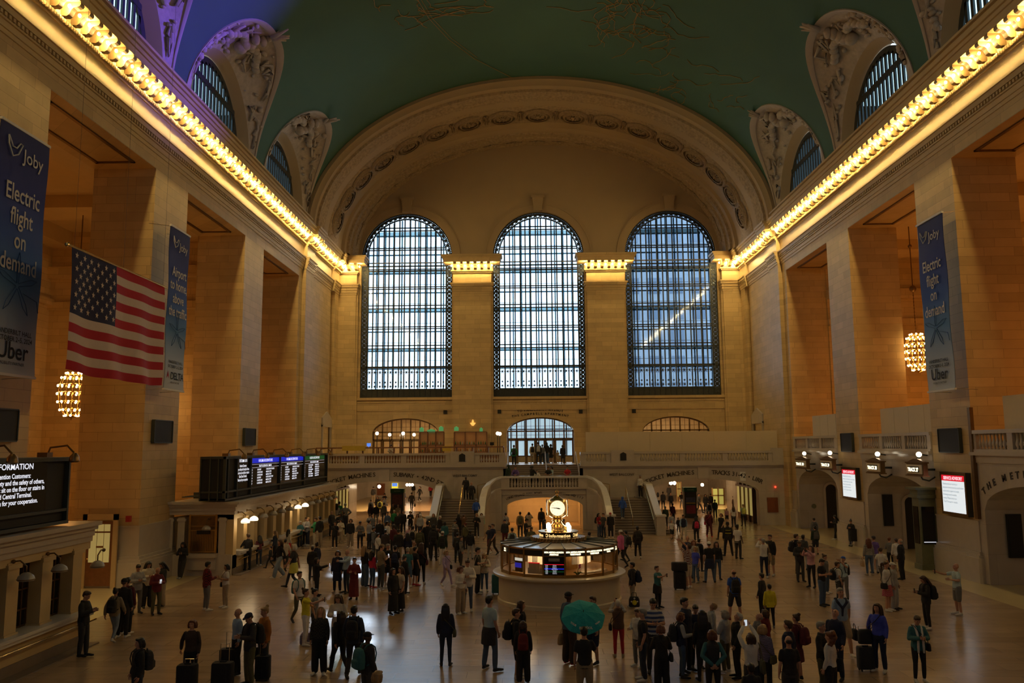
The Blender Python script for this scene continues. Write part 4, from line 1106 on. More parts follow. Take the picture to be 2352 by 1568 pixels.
# shop window seen frontally in each passage
for (u0, u1, v0, v1, y, mt, lab) in ((775, 800, 1185, 1131, 69.9, 'shop_glow', 'narrow glowing shop window behind the queue at the left arch'), (1637, 1662, 1172, 1122, 84, 'shop_green', 'greenish lit shop window at the back of the right passage'), (1555, 1563, 1140, 1108, 90, 'shop_green', 'narrow picture panel by the pair of globes in the right passage')):
    a, c_ = at_y(u0, v0, y), at_y(u1, v1, y); t = thing('shop_window', lab, 'shop window', ((a.x+c_.x)/2, y, max(0, a.z)))
    b = MB(); b.box(a.x, c_.x, y-.05, y, max(.1, a.z), min(3.9, c_.z)); b.build('lit_pane', MAT[mt], parent=t)
    b = MB()
    for x in (a.x, (a.x+c_.x)/2, c_.x): b.box(x-.06, x+.06, y-.12, y+.02, 0, min(4.0, c_.z+.1))
    b.box(a.x, c_.x, y-.12, y, min(3.9, c_.z)-.7, min(3.9, c_.z)-.6); b.build('frame', MAT['bronze'], parent=t)
for (u0, u1, v0, v1, y, lab) in ((866, 884, 1137, 1110, 100.8, 'brown board on the back wall of the left passage'), (1763, 1786, 1176, 1142, BY-.02, 'brown access panel on the marble wall right of the right passage')):
    a, c_ = at_y(u0, v0, y), at_y(u1, v1, y); b = MB(); b.box(a.x, c_.x, y-.06, y, a.z, min(4.0, c_.z)); b.box(a.x+.08, c_.x-.08, y-.08, y-.06, a.z+.08, min(4.0, c_.z)-.08)
    tag(b.build('wall_panel', MAT['red_brown']), lab, 'panel')
for (u, v, y, lab) in ((1781, 1118, BY-.1, 'small red warning light on the marble right of the right passage'), (772, 1143, BY-.1, 'small red light at the far end of the ticket counter')):
    p = at_y(u, v, y); b = MB(); b.ball(p, .07, n=10, m=6); tag(b.build('warning_light', MAT['red_glow'], smooth=True), lab, 'light')
p = at_y(1707, 1104, BY-.05); b = MB(); a = at_y(1700, 1104, BY).x; c_ = at_y(1712, 1083, BY); b.box(a, c_.x, BY-.03, BY-.01, p.z, c_.z); t = b.build('paper_notice', MAT['paper'])
tag(t, 'white paper notice taped over the carved letters of the right arch', 'notice')
# ================================================================== bar on the left of the balcony
t = thing('bar_counter', 'long dark wooden bar with tables behind the left balcony balustrade', 'bar', (-12, 65.5, 4.5))
a, c_ = at_y(727, 1030, 65.5).x, at_y(1157, 1030, 65.5).x
b = MB(); b.box(a, c_, 65.2, 65.8, 5.88, 5.98); b.build('counter_top', MAT['wood'], parent=t)
b = MB()
for i in range(13): x = a+(c_-a)*i/12; b.box(x-.05, x+.05, 65.3, 65.5, 4.5, 5.88)
b.box(a, c_, 65.55, 65.6, 4.6, 5.4); b.build('front_panel', MAT['wood'], parent=t)
for i, (u0, u1, lab) in enumerate(((963, 1019, 'tall bottle shelf in front of the left arched doorway'), (1043, 1118, 'bottle shelf against the pilaster, right of the taller shelf'))):
    y = 69.5+i*2.6; x0, x1 = at_y(u0, 1020, y).x, at_y(u1, 1020, y).x; zt = at_y(u0, 992, y).z
    t = thing('bottle_shelf', lab, 'shelf', ((x0+x1)/2, y, 4.5))
    b = MB()
    for z in (4.6, 5.5, 6.1, zt): b.box(x0, x1, y, y+.35, z-.03, z+.03)
    for k in range(4): x = x0+(x1-x0)*k/3; b.box(x-.04, x+.04, y, y+.38, 4.5, zt)
    b.build('shelf_frame', MAT['wood'], parent=t)
    b = MB(); b.box(x0, x1, y+.36, y+.4, 4.5, zt); b.build('back_panel', MAT['amber_back'], parent=t)
    rnd = random.Random(i)
    for z in (5.55, 6.15):
        for k in range(14):
            if z+.45 > zt: continue
            x = x0+.12+(x1-x0-.24)*k/13
            bb = MB(); h_ = rnd.uniform(.24, .34); bb.lathe([(.045, 0), (.045, h_*.55), (.018, h_*.72), (.018, h_)], c=(x, y+.15, z), n=7)
            tag(bb.build('bottle', MAT[rnd.choice(['bottle_clear', 'bottle_amber', 'bottle_green'])], smooth=True), 'bottle standing on the %s bottle shelf of the balcony bar' % ('left' if i == 0 else 'right'), 'bottle', 'bottles on the %s balcony shelf' % ('left' if i == 0 else 'right'))
for i, (u, v) in enumerate(((866, 995), (895, 998), (926, 995), (951, 998), (1143, 995), (1148, 996))):
    y = [66.6, 70.5, 66.6, 70.5, 65.9, 66.3][i]; p = at_y(u, v, y)
    globe(p.x, y, p.z, .135, 30, 'globe_lamp', ['leftmost white globe lamp on a post over the balcony bar', 'second globe lamp from the left over the balcony bar, smaller', 'third globe lamp from the left over the balcony bar', 'fourth globe lamp from the left over the balcony bar', 'front globe of the twin lamps at the right end of the balcony bar', 'rear globe of the twin lamps at the right end of the balcony bar'][i], 'bar globe lamps', pole=4.5)
for i, (u, v, w, h, lab) in enumerate(((1048, 985, 10, 8, 'green glass ornament on top of the right bottle shelf'), (968, 987, 9, 9, 'left green box lamp on top of the tall bottle shelf'), (1013, 985, 10, 9, 'right green box lamp on top of the tall bottle shelf'), (990, 990, 18, 6, 'long green box lamp in the middle of the tall bottle shelf'), (1105, 987, 7, 7, 'small green ornament at the right end of the right bottle shelf'))):
    y = 72.2 if u > 1020 else 69.6; p = at_y(u, v, y); k = y/FPX; b = MB(); b.box(p.x-w*k/2, p.x+w*k/2, y, y+.25, p.z-h*k/2, p.z+h*k/2); b.ball((p.x, y+.12, p.z+h*k/2), w*k/2*.6, .1, .08, n=8, m=5)
    tag(b.build('shelf_ornament', MAT['green_glow']), lab, 'ornament')
p = at_y(1086, 971, 72.6); b = MB(); b.lathe([(.05, -.25), (.12, -.2), (.26, 0), (.05, .05), (.1, .12), (.02, .3)], c=tuple(p), n=10); tag(b.build('wall_sconce', MAT['sconce_glow'], smooth=True), 'small gilt wall light on the pilaster above the right bottle shelf', 'wall light')
for i, (u, v, lab) in enumerate(((847, 1021, 'small blue screen standing on the left end of the balcony bar'), (1130, 1016, 'dark till screen at the right end of the balcony bar'))):
    p = at_y(u, v, 65.5); b = MB(); b.box(p.x-.16, p.x+.16, 65.5, 65.54, 6.05, 6.3); b.box(p.x-.02, p.x+.02, 65.5, 65.55, 5.97, 6.1); tag(b.build('till_screen', MAT['lit_blue'] if i == 0 else MAT['black']), lab, 'screen')
for i, (u, lab) in enumerate(((812, 'yellow upholstered bench back behind the left balustrade'), (1026, 'yellow chair back beside the tall bottle shelf'))):
    p = at_y(u, 1026, 65.0+i*3); w = (.9, .35)[i]; b = MB(); b.box(p.x-w, p.x+w, p.y, p.y+.2, p.z-.3 if i == 0 else p.z-.35, p.z+.08); b.box(p.x-w, p.x+w, p.y-.4, p.y, 4.9, 5.0); b.box(p.x-w, p.x-w+.06, p.y-.4, p.y, 4.5, 4.9); b.box(p.x+w-.06, p.x+w, p.y-.4, p.y, 4.5, 4.9); tag(b.build('bench', MAT['yellow_cloth']), lab, 'bench')
lamp('bar_lamp', 'AREA', (-12, 71.5, 8.6), 60, (1.0, .72, .38), target=(-12, 70, 4.5), shape='RECTANGLE', size=6, size_y=1)
# ================================================================== ticket counters on the left
def counter_lamp(x, y, z, s, lit, label, faceend=False):
    t = thing('counter_lamp', label, 'lamp', (x, y, z), 0, 'ticket counter lamps')
    d = Vector((1, 0, 0)) if not faceend else Vector((0, -1, 0)); o = Vector((x, y, z))
    b = MB(); b.lathe([(.20, -.10), (.22, -.06), (.19, .03), (.10, .10), (.04, .12)], c=(x, y, z), n=12); b.build('shade', MAT['lamp_lit'] if lit else MAT['lamp_off'], parent=t, smooth='auto')
    b = MB(); b.path([o+Vector((0, 0, .1)), o+Vector((0, 0, .28)), o-d*.18+Vector((0, 0, .42)), o-d*.36+Vector((0, 0, .40))], .022, n=6); b.ball(o-d*.36+Vector((0, 0, .4)), .06, n=8, m=5)
    b.lathe([(.225, -.07), (.225, -.05)], c=(x, y, z), n=12, caps=False)
    b.build('arm', MAT['bronze'], parent=t, smooth=True)
    if lit: lamp('counter_lamp_light', 'POINT', (x+.02, y, z-.2), 9, (1.0, .72, .40), shadow_soft_size=.12)
def ticket_counter(FX, y0, y1, label, lamps, top, endface):
    t = thing('ticket_counter', label, 'ticket counter', (-17, (y0+y1)/2, 0))
    m = MB(); P = lambda o, z0, z1: m.box(-18.3, FX+o, y0-o, y1, z0, z1)
    P(-.45, 0, top-.75)
    bays = [lamps[0]-.8+1.6*i for i in range(int((y1-lamps[0]+.8)/1.6)+1)]
    # piers between the windows, plinth, sill, lintel and cornice
    m.box(FX-.6, FX, y0, y1, 0, .92) ; m.box(-18.3, FX, y0, y0+.6, 0, .92)
    ly = lamps
    for y in ly:
        if y0+.3 < y < y1: m.box(FX-.5, FX+.03, y-.26, y+.26, .92, top-.75); m.box(FX-.5, FX+.08, y-.31, y+.31, top-.92, top-.8); m.box(FX-.5, FX+.07, y-.30, y+.30, .98, 1.12)
    m.box(FX-.55, FX, y0, y1, top-.85, top-.45); m.box(FX-.55, FX+.02, y0, y0+.45, .92, top-.6)
    m.build('body', MAT['stone_smooth'], parent=t)
    m = MB()
    for z0, z1, o in ((top-.62, top-.45, .06), (top-.45, top-.25, .12), (top-.25, top-.12, .22), (top-.12, top, .34)): P(o, z0, z1)
    m.build('cornice', MAT['marble_plain'], parent=t)
    m = MB(); m.box(FX-.4, FX+.32, y0+.5, y1, .98, 1.07); m.box(FX-.2, FX+.22, y0+.5, y1, .86, .98); m.build('counter_ledge', MAT['white_marble'], parent=t)
    r = MB(); r.tube((FX+.30, y0+.8, .72), (FX+.30, y1, .72), .03); k = int((y1-y0)/1.6)
    for i in range(k): r.path([(FX+.30, y0+.8+i*1.6, .72), (FX+.05, y0+.8+i*1.6, .62)], .03, n=6)
    r.build('foot_rail', MAT['brass'], parent=t)
    m = MB(); m.box(FX-.02, FX+.45, y0, y1, 0, .03); m.box(FX, FX+.06, y0, y1, .03, .3); m.build('plinth', MAT['step'], parent=t)
    for i in range(len(ly)-1):
        a, b_ = ly[i]+.26, ly[i+1]-.26; ym = (a+b_)/2
        if b_ <= y0+.4 or a > y1: continue
        g = MB(); g.box(FX-.46, FX-.40, a, b_, 1.07, top-.85); w = g.build('ticket_window', MAT['dark_pane'], parent=t)
        g = MB()
        for y in (a+.02, ym-.25, ym+.25, b_-.02): g.box(FX-.40, FX-.34, y-.02, y+.02, 1.07, top-.85)
        for z in (1.1, 1.55, 2.1, top-.87): g.box(FX-.40, FX-.34, a, b_, z-.02, z+.02)
        g.build('bronze_grille', MAT['bronze'], parent=w)
    if endface:
        # pilasters and bronze screened window on the end that faces us
        e = MB()
        for x0, x1 in ((-18.25, -17.95), (-17.9+.35, -17.25-.0), (-15.75, -15.3)): pass
        for u in (348, 391, 418, 512): x = at_y(u, 1200, y0).x; e.box(x-.16, x+.16, y0-.07, y0, .98, top-.75); e.box(x-.21, x+.21, y0-.1, y0, top-.92, top-.8)
        e.box(-18.3, FX, y0-.12, y0, 0, .98); e.box(at_y(432, 1270, y0).x, at_y(502, 1270, y0).x, y0-.42, y0, .86, 1.04); e.box(at_y(436, 1270, y0).x, at_y(498, 1270, y0).x, y0-.3, y0, .3, .86)
        e.build('end_pilaster', MAT['marble_plain'], parent=t)
        x0, x1 = at_y(436, 1200, y0).x, at_y(500, 1200, y0).x
        g = MB(); g.box(x0, x1, y0-.02, y0+.02, 1.05, 2.85); w = g.build('end_window', MAT['bronze'], parent=t)
        g = MB()
        for i in range(15): x = x0+.1+(x1-x0-.2)*i/14; g.box(x-.012, x+.012, y0-.05, y0-.02, 1.1, 2.1)
        for z in (1.1, 2.1, 2.3, 2.8): g.box(x0+.06, x1-.06, y0-.07, y0-.02, z-.025, z+.025)
        for x in (x0+.04, x1-.04): g.box(x-.05, x+.05, y0-.08, y0-.02, 1.05, 2.85)
        g.build('grille', MAT['brass_dark'], parent=w)
        g = MB(); xm = (x0+x1)/2; g.box(xm-.3, xm+.35, y0-.09, y0-.05, 1.92, 2.1); g.build('name_plate', MAT['black'], parent=w)
    return t
FXF = -15.24
lys = [39.97+1.6*i for i in range(14)]
ticket_counter(FXF, 39.93, 61.0, 'long stone ticket counter under the far departure board', lys, 3.45, True)
lit = {0, 1, 6, 7}
ordn = ['first', 'second', 'third', 'fourth', 'fifth', 'sixth', 'seventh', 'eighth', 'ninth', 'tenth', 'eleventh', 'twelfth', 'thirteenth']
for i in range(13):
    counter_lamp(-14.8, lys[i]+(.35 if i == 0 else 0), 2.5, 1, i in lit, '%s %s lamp along the far ticket counter, counting from its near end' % (ordn[i], 'glowing' if i in lit else 'unlit'))
counter_lamp(-16.35, 39.45, 2.25, 1, False, 'unlit lamp on the end wall of the far ticket counter', True)
lyn = [12.85+1.6*i for i in range(9)]
ticket_counter(-15.0, 9.0, 26.4, 'near stone ticket counter at the left edge, under the near information board', lyn, 3.72, False)
for i, nm in enumerate(('far', 'near')):
    counter_lamp(-14.6, (24.0, 22.4)[i], 2.6, 1, False, 'unlit lamp on the near ticket counter, the %s one of two' % ('farther' if i == 0 else 'nearer'))
counter_lamp(-14.85, 26.6, 2.35, 1, False, 'unlit lamp on the end wall of the near ticket counter', True)
# ------------------------------------------------------------------ departure boards
def board(nm, label, x, y0, y1, z0, z1, panels):
    t = thing(nm, label, 'departure board', (x-.6, (y0+y1)/2, z0))
    m = MB(); m.box(x-1.15, x-.10, y0+.05, y1-.05, z0+.05, z1-.05); m.build('cabinet', MAT['black'], parent=t)
    f = MB()
    for z in (z0, z0+.35, z1-.12): f.box(x-.10, x+.02, y0, y1, z, z+.08); f.box(x-1.2, x, y0, y0+.08, z, z+.08)
    f.box(x-1.2, x+.04, y0, y1, z1-.05, z1); f.box(x-1.2, x+.05, y0, y1, z0-.02, z0+.08)
    for y in [y0, y0+.35]+[p[0] for p in panels]+[y1-.08]: f.box(x-.10, x+.03, y, y+.08, z0, z1)
    for xx in (x-1.2, x-.75, x-.35): f.box(xx, xx+.06, y0-.02, y0+.06, z0, z1)
    f.build('frame', MAT['dark_metal'], parent=t)
    a = MB()
    k = int((y1-y0)/3.4)
    for i in range(k+1):
        y = y0+1.6+i*(y1-y0-2)/max(1, k); a.path([(x-.5, y, z1), (x-.4, y, z1+.28), (x+.1, y, z1+.34), (x+.32, y, z1+.12)], .03, n=6); a.lathe([(.05, .12), (.13, .02), (.15, -.12), (.1, -.16)], c=(x+.34, y, z1), n=10); a.box(x-.7, x-.4, y-.15, y+.15, z1, z1+.14)
    a.build('lamp_arm', MAT['bronze'], parent=t, smooth='auto')
    for pi, (pa, pb, kind) in enumerate(panels):
        s = MB(); s.box(x-.12, x-.07, pa+.08, pb, z0+.40, z1-.12); scr = s.build('screen', MAT['screen_black'], parent=t)
        X = x-.065; yc = (pa+pb)/2+.04; W = pb-pa-.12; H = z1-z0
        h = MB(); h.box(x-.07, x-.066, pa+.10, pb-.02, z1-.40, z1-.14)
        if kind != 'info': h.build('header_band', MAT['band_blue'] if kind == 'harlem' else MAT['band_green'], parent=scr)
        txt = MB(); r, u = (0, 1, 0), (0, 0, 1)
        if kind == 'info':
            put_text(txt, 'INFORMATION', .22, (X, yc, z1-.31), r, u, sx=W/2.6, bold=.004)
            for i, line in enumerate(('Attention Customers:', 'For your safety and the safety of others,', 'please do not sit on the floor or stairs in', 'Grand Central Terminal.', 'Thank you for your cooperation.')):
                put_text(txt, line, .18, (X, yc, z1-.55-i*.175), r, u, sx=min(1.12, W/3.15), bold=.004)
        else:
            put_text(txt, 'HARLEM LINE DEPARTURES' if kind == 'harlem' else 'HUDSON LINE DEPARTURES', .20, (X+.01, yc, z1-.34), r, u, sx=min(1.0, W/4.6), bold=.004)
            txt.box(X-.002, X, pa+.12, pb-.05, z1-.47, z1-.46); txt.box(X-.002, X, pa+.12, pb-.05, z1-.64, z1-.63)
            put_text(txt, 'TIME  TRK  DESTINATION   REMARKS', .13, (X, yc, z1-.60), r, u, sx=min(1.0, W/3.6), bold=.004)
            rows = (('12', 'SOUTHEAST', 'CONNECTION TO WASSAIC'), ('17', 'N WHITE PLAINS', 'MAKES ALL STOPS'), ('12', 'N WHITE PLAINS', 'MAKES ALL STOPS'), ('14', 'SOUTHEAST', 'WHITE PLAINS 1ST STOP'), ('23', 'N WHITE PLAINS', 'MAKES ALL STOPS'), ('27', 'N WHITE PLAINS', 'MAKES ALL STOPS')) if kind == 'harlem' else (('16', 'CROTON-HARMON', 'HARLEM 1ST STOP'), ('18', 'POUGHKEEPSIE', 'YONKERS 1ST STOP'), ('11', 'CROTON-HARMON', 'HARLEM 1ST STOP'), ('25', 'POUGHKEEPSIE', 'YONKERS 1ST STOP'), ('35', 'CROTON-HARMON', 'HARLEM 1ST STOP'), ('37', 'CROTON-HARMON', 'HARLEM 1ST STOP'))
            for i, (n_, d_, rm) in enumerate(rows):
                z = z1-.79-i*.142
                put_text(txt, n_, .12, (X, pa+.14+W*.04, z), r, u, bold=.004, align='LEFT'); put_text(txt, d_, .12, (X, pa+.14+W*.22, z), r, u, sx=W/5.2, bold=.004, align='LEFT'); put_text(txt, rm, .12, (X, pa+.14+W*.52, z), r, u, sx=W/5.2, bold=.004, align='LEFT')
        txt.build('lettering', MAT['text_glow'], parent=scr)
    return t
board('departure_board', 'long dark departure board with four lit panels on top of the far ticket counter', -15.5, 39.3, 59.5, 3.52, 5.58, [(40.9, 43.0, 'info'), (43.0, 48.1, 'harlem'), (48.1, 53.3, 'harlem'), (53.3, 58.9, 'hudson')])
board('departure_board', 'near departure board reading INFORMATION at the left edge, on the near ticket counter', -15.0, 11.0, 24.95, 3.80, 5.74, [(14.0, 20.6, 'harlem'), (20.6, 23.9, 'info')])
t = thing('equipment_crate', 'dark box of cables behind the near end of the far departure board', 'equipment', (-17.6, 43, 3.45)); b = MB(); b.box(-17.9, -17.2, 42.6, 43.5, 3.75, 4.35); b.build('case', MAT['black'], parent=t); b = MB()
for i in range(4): b.path([(-18.2, 41.0+i*.3, 3.6), (-17.0, 41.2+i*.4, 3.65), (-16.8, 42.6, 3.8)], .03, n=5)
b.box(-18.2, -16.7, 42.4, 42.6, 3.45, 3.75); b.box(-18.2, -16.7, 43.5, 43.7, 3.45, 3.75); b.build('scaffold_tube', MAT['dark_metal'], parent=t)
# door in the side of the pier, fire alarm
t = bpy.data.objects.new('door_4', None); COL.objects.link(t); t.location = (-19.85, 36.7, 0); t['kind'] = 'structure'
b = MB(); b.box(-20.62, -20.42, 36.40, 36.5, 0, 3.15); b.box(-19.28, -19.08, 36.40, 36.5, 0, 3.15); b.box(-20.62, -19.08, 36.40, 36.5, 2.9, 3.15); b.build('frame', MAT['stone_smooth'], parent=t)
b = MB(); b.box(-20.42, -19.28, 36.43, 36.5, .1, 2.85); dr = b.build('door_leaf', MAT['wood'], parent=t)
for i, (a, c_) in enumerate(((-20.30, -19.98), (-19.95, -19.68), (-19.65, -19.40))):
    for (z0, z1) in ((1.10, 2.35), (2.42, 2.72)):
        b = MB(); b.box(a, c_, 36.41, 36.43, z0, z1); b.build('pane', MAT['door_pane'], parent=dr)
b = MB(); b.box(-19.97, -19.66, 36.39, 36.42, 1.72, 1.80); b.ball((-20.32, 36.38, 1.25), .04, n=8, m=5); b.build('handle', MAT['brass'], parent=dr)
p = at_y(296, 1191, 36.45); b = MB(); b.box(p.x-.1, p.x+.1, 36.35, 36.5, p.z-.13, p.z+.13); b.box(p.x-.06, p.x+.06, 36.33, 36.35, p.z-.05, p.z+.08); tag(b.build('fire_alarm', MAT['red_box']), 'small red fire alarm box on the pier above the glazed door', 'fire alarm')
# loudspeaker grilles on the piers
for s, uu in ((-1, ((0, 940, 28, 1012), (349, 965, 388, 1016), (558, 984, 581, 1022))), (1, ((1936, 996, 1963, 1036), (2161, 986, 2212, 1038)))):
    for i, (u0, v0, u1, v1) in enumerate(uu):
        a = at_x(u0, v0, s*WX); c_ = at_x(u1, v1, s*WX); ya, yb = sorted((a.y, c_.y))
        if s < 0 and i == 0: ya = yb-1.9
        z1_, z0_ = max(a.z, c_.z), min(a.z, c_.z)
        t = thing('loudspeaker', ['square black loudspeaker grille on the left wall at the photo edge', 'square black loudspeaker grille on the left pier below the hanging flag', 'square black loudspeaker grille on the left pier above the departure board', 'square black loudspeaker grille on the right pier above the farther advisory screen', 'square black loudspeaker grille on the right pier above the nearer advisory screen'][i if s < 0 else 3+i], 'loudspeaker', (s*WX, (ya+yb)/2, z0_))
        b = MB(); b.box(s*WX, s*(WX-.14), ya, yb, z0_, z1_); b.build('grille', MAT['black'], parent=t)
        b = MB(); b.box(s*WX, s*(WX-.17), ya-.04, ya, z0_, z1_); b.box(s*WX, s*(WX-.17), yb, yb+.04, z0_, z1_); b.box(s*WX, s*(WX-.17), ya, yb, z1_, z1_+.04); b.box(s*WX, s*(WX-.17), ya, yb, z0_-.04, z0_); b.build('frame', MAT['dark_metal'], parent=t)
# ================================================================== right side galleries
for gi, (a, b_, ya, yb, lab) in enumerate(((52.6, 61.0, 52.7, 58.6, 'farthest'), (40.4, 49.0, 40.5, 47.35, 'middle'), (28.2, 36.75, 28.3, 35.2, 'nearest'))):
    t = thing('gallery', 'marble gallery front with balustrade in the %s opening of the right wall' % lab, 'gallery', (WX, (a+b_)/2, 4.6))
    m = MB(); m.box(WX-.06, WX+.6, a, b_, 5.3, 5.42); m.box(WX-.22, WX+.6, a, b_, 5.42, 5.56); m.box(WX-.05, 31, a, b_, 5.1, 5.3); m.box(WX-.12, WX+.3, a, b_, 5.56, 5.68); m.build('ledge', MAT['marble_plain'], parent=t)
    m = MB(); m.box(WX-.14, WX+.26, a, b_, 6.34, 6.50); m.build('handrail', MAT['marble_plain'], parent=t)
    L = b_-a; d = MB(); n = 9; g = .38
    y = a+g
    for k in range(3):
        w = (L-4*g)/3; y0 = a+g+k*(w+g)
        for i in range(n): baluster(t, WX+.06, y0+w*(i+.5)/n, 5.68, .66)
    for k in range(4):
        y0 = a+k*((L-4*g)/3+g); d = MB(); d.box(WX-.08, WX+.2, y0, y0+g, 5.68, 6.34); d.build('balustrade_die', MAT['marble_plain'], parent=t)
    h = MB(); h.box(WX+.55, WX+.63, ya, yb, 5.3, 7.9)
    for i in range(1, 4): y0 = ya+(yb-ya)*i/4; h.box(WX+.54, WX+.55, y0-.01, y0+.01, 5.3, 7.9)
    tag(h.build('hoarding', MAT['board']), 'cream hoarding behind the gallery balustrade in the %s opening of the right wall' % lab, 'hoarding')
m = MB(); c1 = lambda t_: (Vector((WX-.02, 32.45+4.35*math.cos(t_), 3.1+1.55*math.sin(t_)+.1)), Vector((0, -math.sin(t_)*-1, 0)), Vector((0, 0, 1)))
def rcurve(t_):
    a_, b_ = 4.1, 1.5; p = Vector((WX-.02, 32.45+a_*math.cos(t_), 3.1+b_*math.sin(t_))); tg = Vector((0, -a_*math.sin(t_), b_*math.cos(t_))).normalized(); tg = tg if tg.y < 0 else -tg
    return p, tg, Vector((0, tg.z, -tg.y)) if -tg.y > 0 else Vector((0, -tg.z, tg.y))
arc_text(m, 'THE METLIFE BUILDING', .40, rcurve, R(22), R(158), .006)
tr_ = bpy.data.objects['wall_right']; m.build('inscription', MAT['carved'], parent=tr_)
# track signs with globe lamps
for i, (u0, v0, u1, v1, num, lab) in enumerate(((1826, 1055, 1855, 1075, 'TRACK 30', 'farthest'), (1883, 1055, 1915, 1078, 'TRACK 29', 'second farthest'), (1988, 1060, 2027, 1086, 'TRACK 28', 'second nearest'), (2079, 1063, 2125, 1092, 'TRACK 27', 'nearest'))):
    a = at_x(u0, v0, 17.3); c_ = at_x(u1-(u1-u0)*.14, v1, 17.3); y1, y0 = a.y, c_.y; z0, z1 = c_.z, a.z; yc = (y0+y1)/2
    t = thing('track_sign', '%s lit track sign hanging on the right wall, globe on top' % lab.capitalize() if False else '%s lit track sign bracketed from the right wall, globe on top' % lab, 'sign', (17.5, yc, z0), 0, None)
    b = MB(); b.box(17.36, 17.58, y0, y1, z0, z1); b.box(17.30, 17.62, y0-.05, y1+.05, z1, z1+.07); b.prism([(y0, z1+.07), (y1, z1+.07), (yc+.2, z1+.22), (yc-.2, z1+.22)], 'x', 17.4, 17.56); b.box(17.3, 17.62, y0-.05, y1+.05, z0-.06, z0); b.build('case', MAT['bronze'], parent=t)
    b = MB(); b.box(17.30, 17.36, y0+.08, y1-.08, z0+.06, z1-.06); b.build('face_frame', MAT['sign_cream'], parent=t)
    b = MB(); b.box(17.27, 17.30, y0+.30, y1-.30, z0+.14, z1-.15); b.build('panel', MAT['black'], parent=t)
    b = MB(); put_text(b, num, .24, (17.265, yc, z0+.18), (0, -1, 0), (0, 0, 1), sx=1.1*(y1-y0-.7)/1.1, bold=.012); b.build('lettering', MAT['sign_glow'], parent=t)
    b = MB(); b.ball((17.6, yc, z1+.42), .13, n=12, m=8); b.build('globe', MAT['sign_globe'], parent=t, smooth=True)
    b = MB(); b.path([(17.6, yc, z0), (17.7, yc, z0-.2), (18.0, yc, z0-.28), (18.3, yc, z0-.1)], .04, n=6); b.path([(18.3, yc+.5, z1+.35), (17.9, yc+.5, z1+.42), (17.6, yc+.3, z1+.2)], .03, n=6); b.tube((17.6, yc, z1+.2), (17.6, yc, z1+.3), .05); b.box(17.85, 18.3, yc-.06, yc+.06, z0+.2, z0+.3); b.build('bracket', MAT['iron'], parent=t)
# service advisory screens
for i, (u0, v0, u1, v1, lab) in enumerate(((1933, 1077, 1967, 1144, 'farther'), (2161, 1090, 2220, 1182, 'nearer'))):
    a = at_x(u0, v0, WX-.25); c_ = at_x(u1, v1, WX-.25); y1, y0 = a.y, c_.y; z1 = (a.z+at_x(u1, v0+3, WX-.25).z)/2; z0 = c_.z+.02; yc = (y0+y1)/2
    t = thing('advisory_screen', '%s lit screen with red SERVICE ADVISORY header on the right wall' % lab, 'screen', (WX, yc, z0))
    b = MB(); b.box(WX-.22, WX, y0-.12, y1+.12, z0-.12, z1+.14); b.build('case', MAT['dark_metal'], parent=t)
    b = MB(); b.box(WX-.25, WX-.2, y0-.12, y0, z0-.12, z1+.14); b.box(WX-.25, WX-.2, y1, y1+.12, z0-.12, z1+.14); b.box(WX-.25, WX-.2, y0, y1, z0-.12, z0); b.box(WX-.25, WX-.2, y0, y1, z1, z1+.14); b.build('bezel', MAT['bronze'], parent=t)
    b = MB(); b.box(WX-.235, WX-.22, y0, y1, z0, z1-.26); s_ = b.build('screen', MAT['screen_white'], parent=t)
    b = MB(); b.box(WX-.236, WX-.22, y0, y1, z1-.26, z1); b.build('header', MAT['screen_red'], parent=t)
    b = MB(); put_text(b, 'SERVICE ADVISORY', .2, (WX-.24, yc, z1-.2), (0, -1, 0), (0, 0, 1), sx=(y1-y0)*.92/1.95, bold=.006); b.build('header_lettering', MAT['text_glow'], parent=t)
    b = MB()
    for k, ln in enumerate(('Weekend branch service is', 'delayed in both directions and further', 'notice while repairs are made', 'following recent weather', 'events. Please check our', 'TrainTime app for details.')):
        put_text(b, ln, .13, (WX-.24, y1-.08, z1-.44-.16*k), (0, -1, 0), (0, 0, 1), sx=(y1-y0)*.86/1.9, align='LEFT')
    b.build('body_lettering', MAT['grey_text'], parent=t)
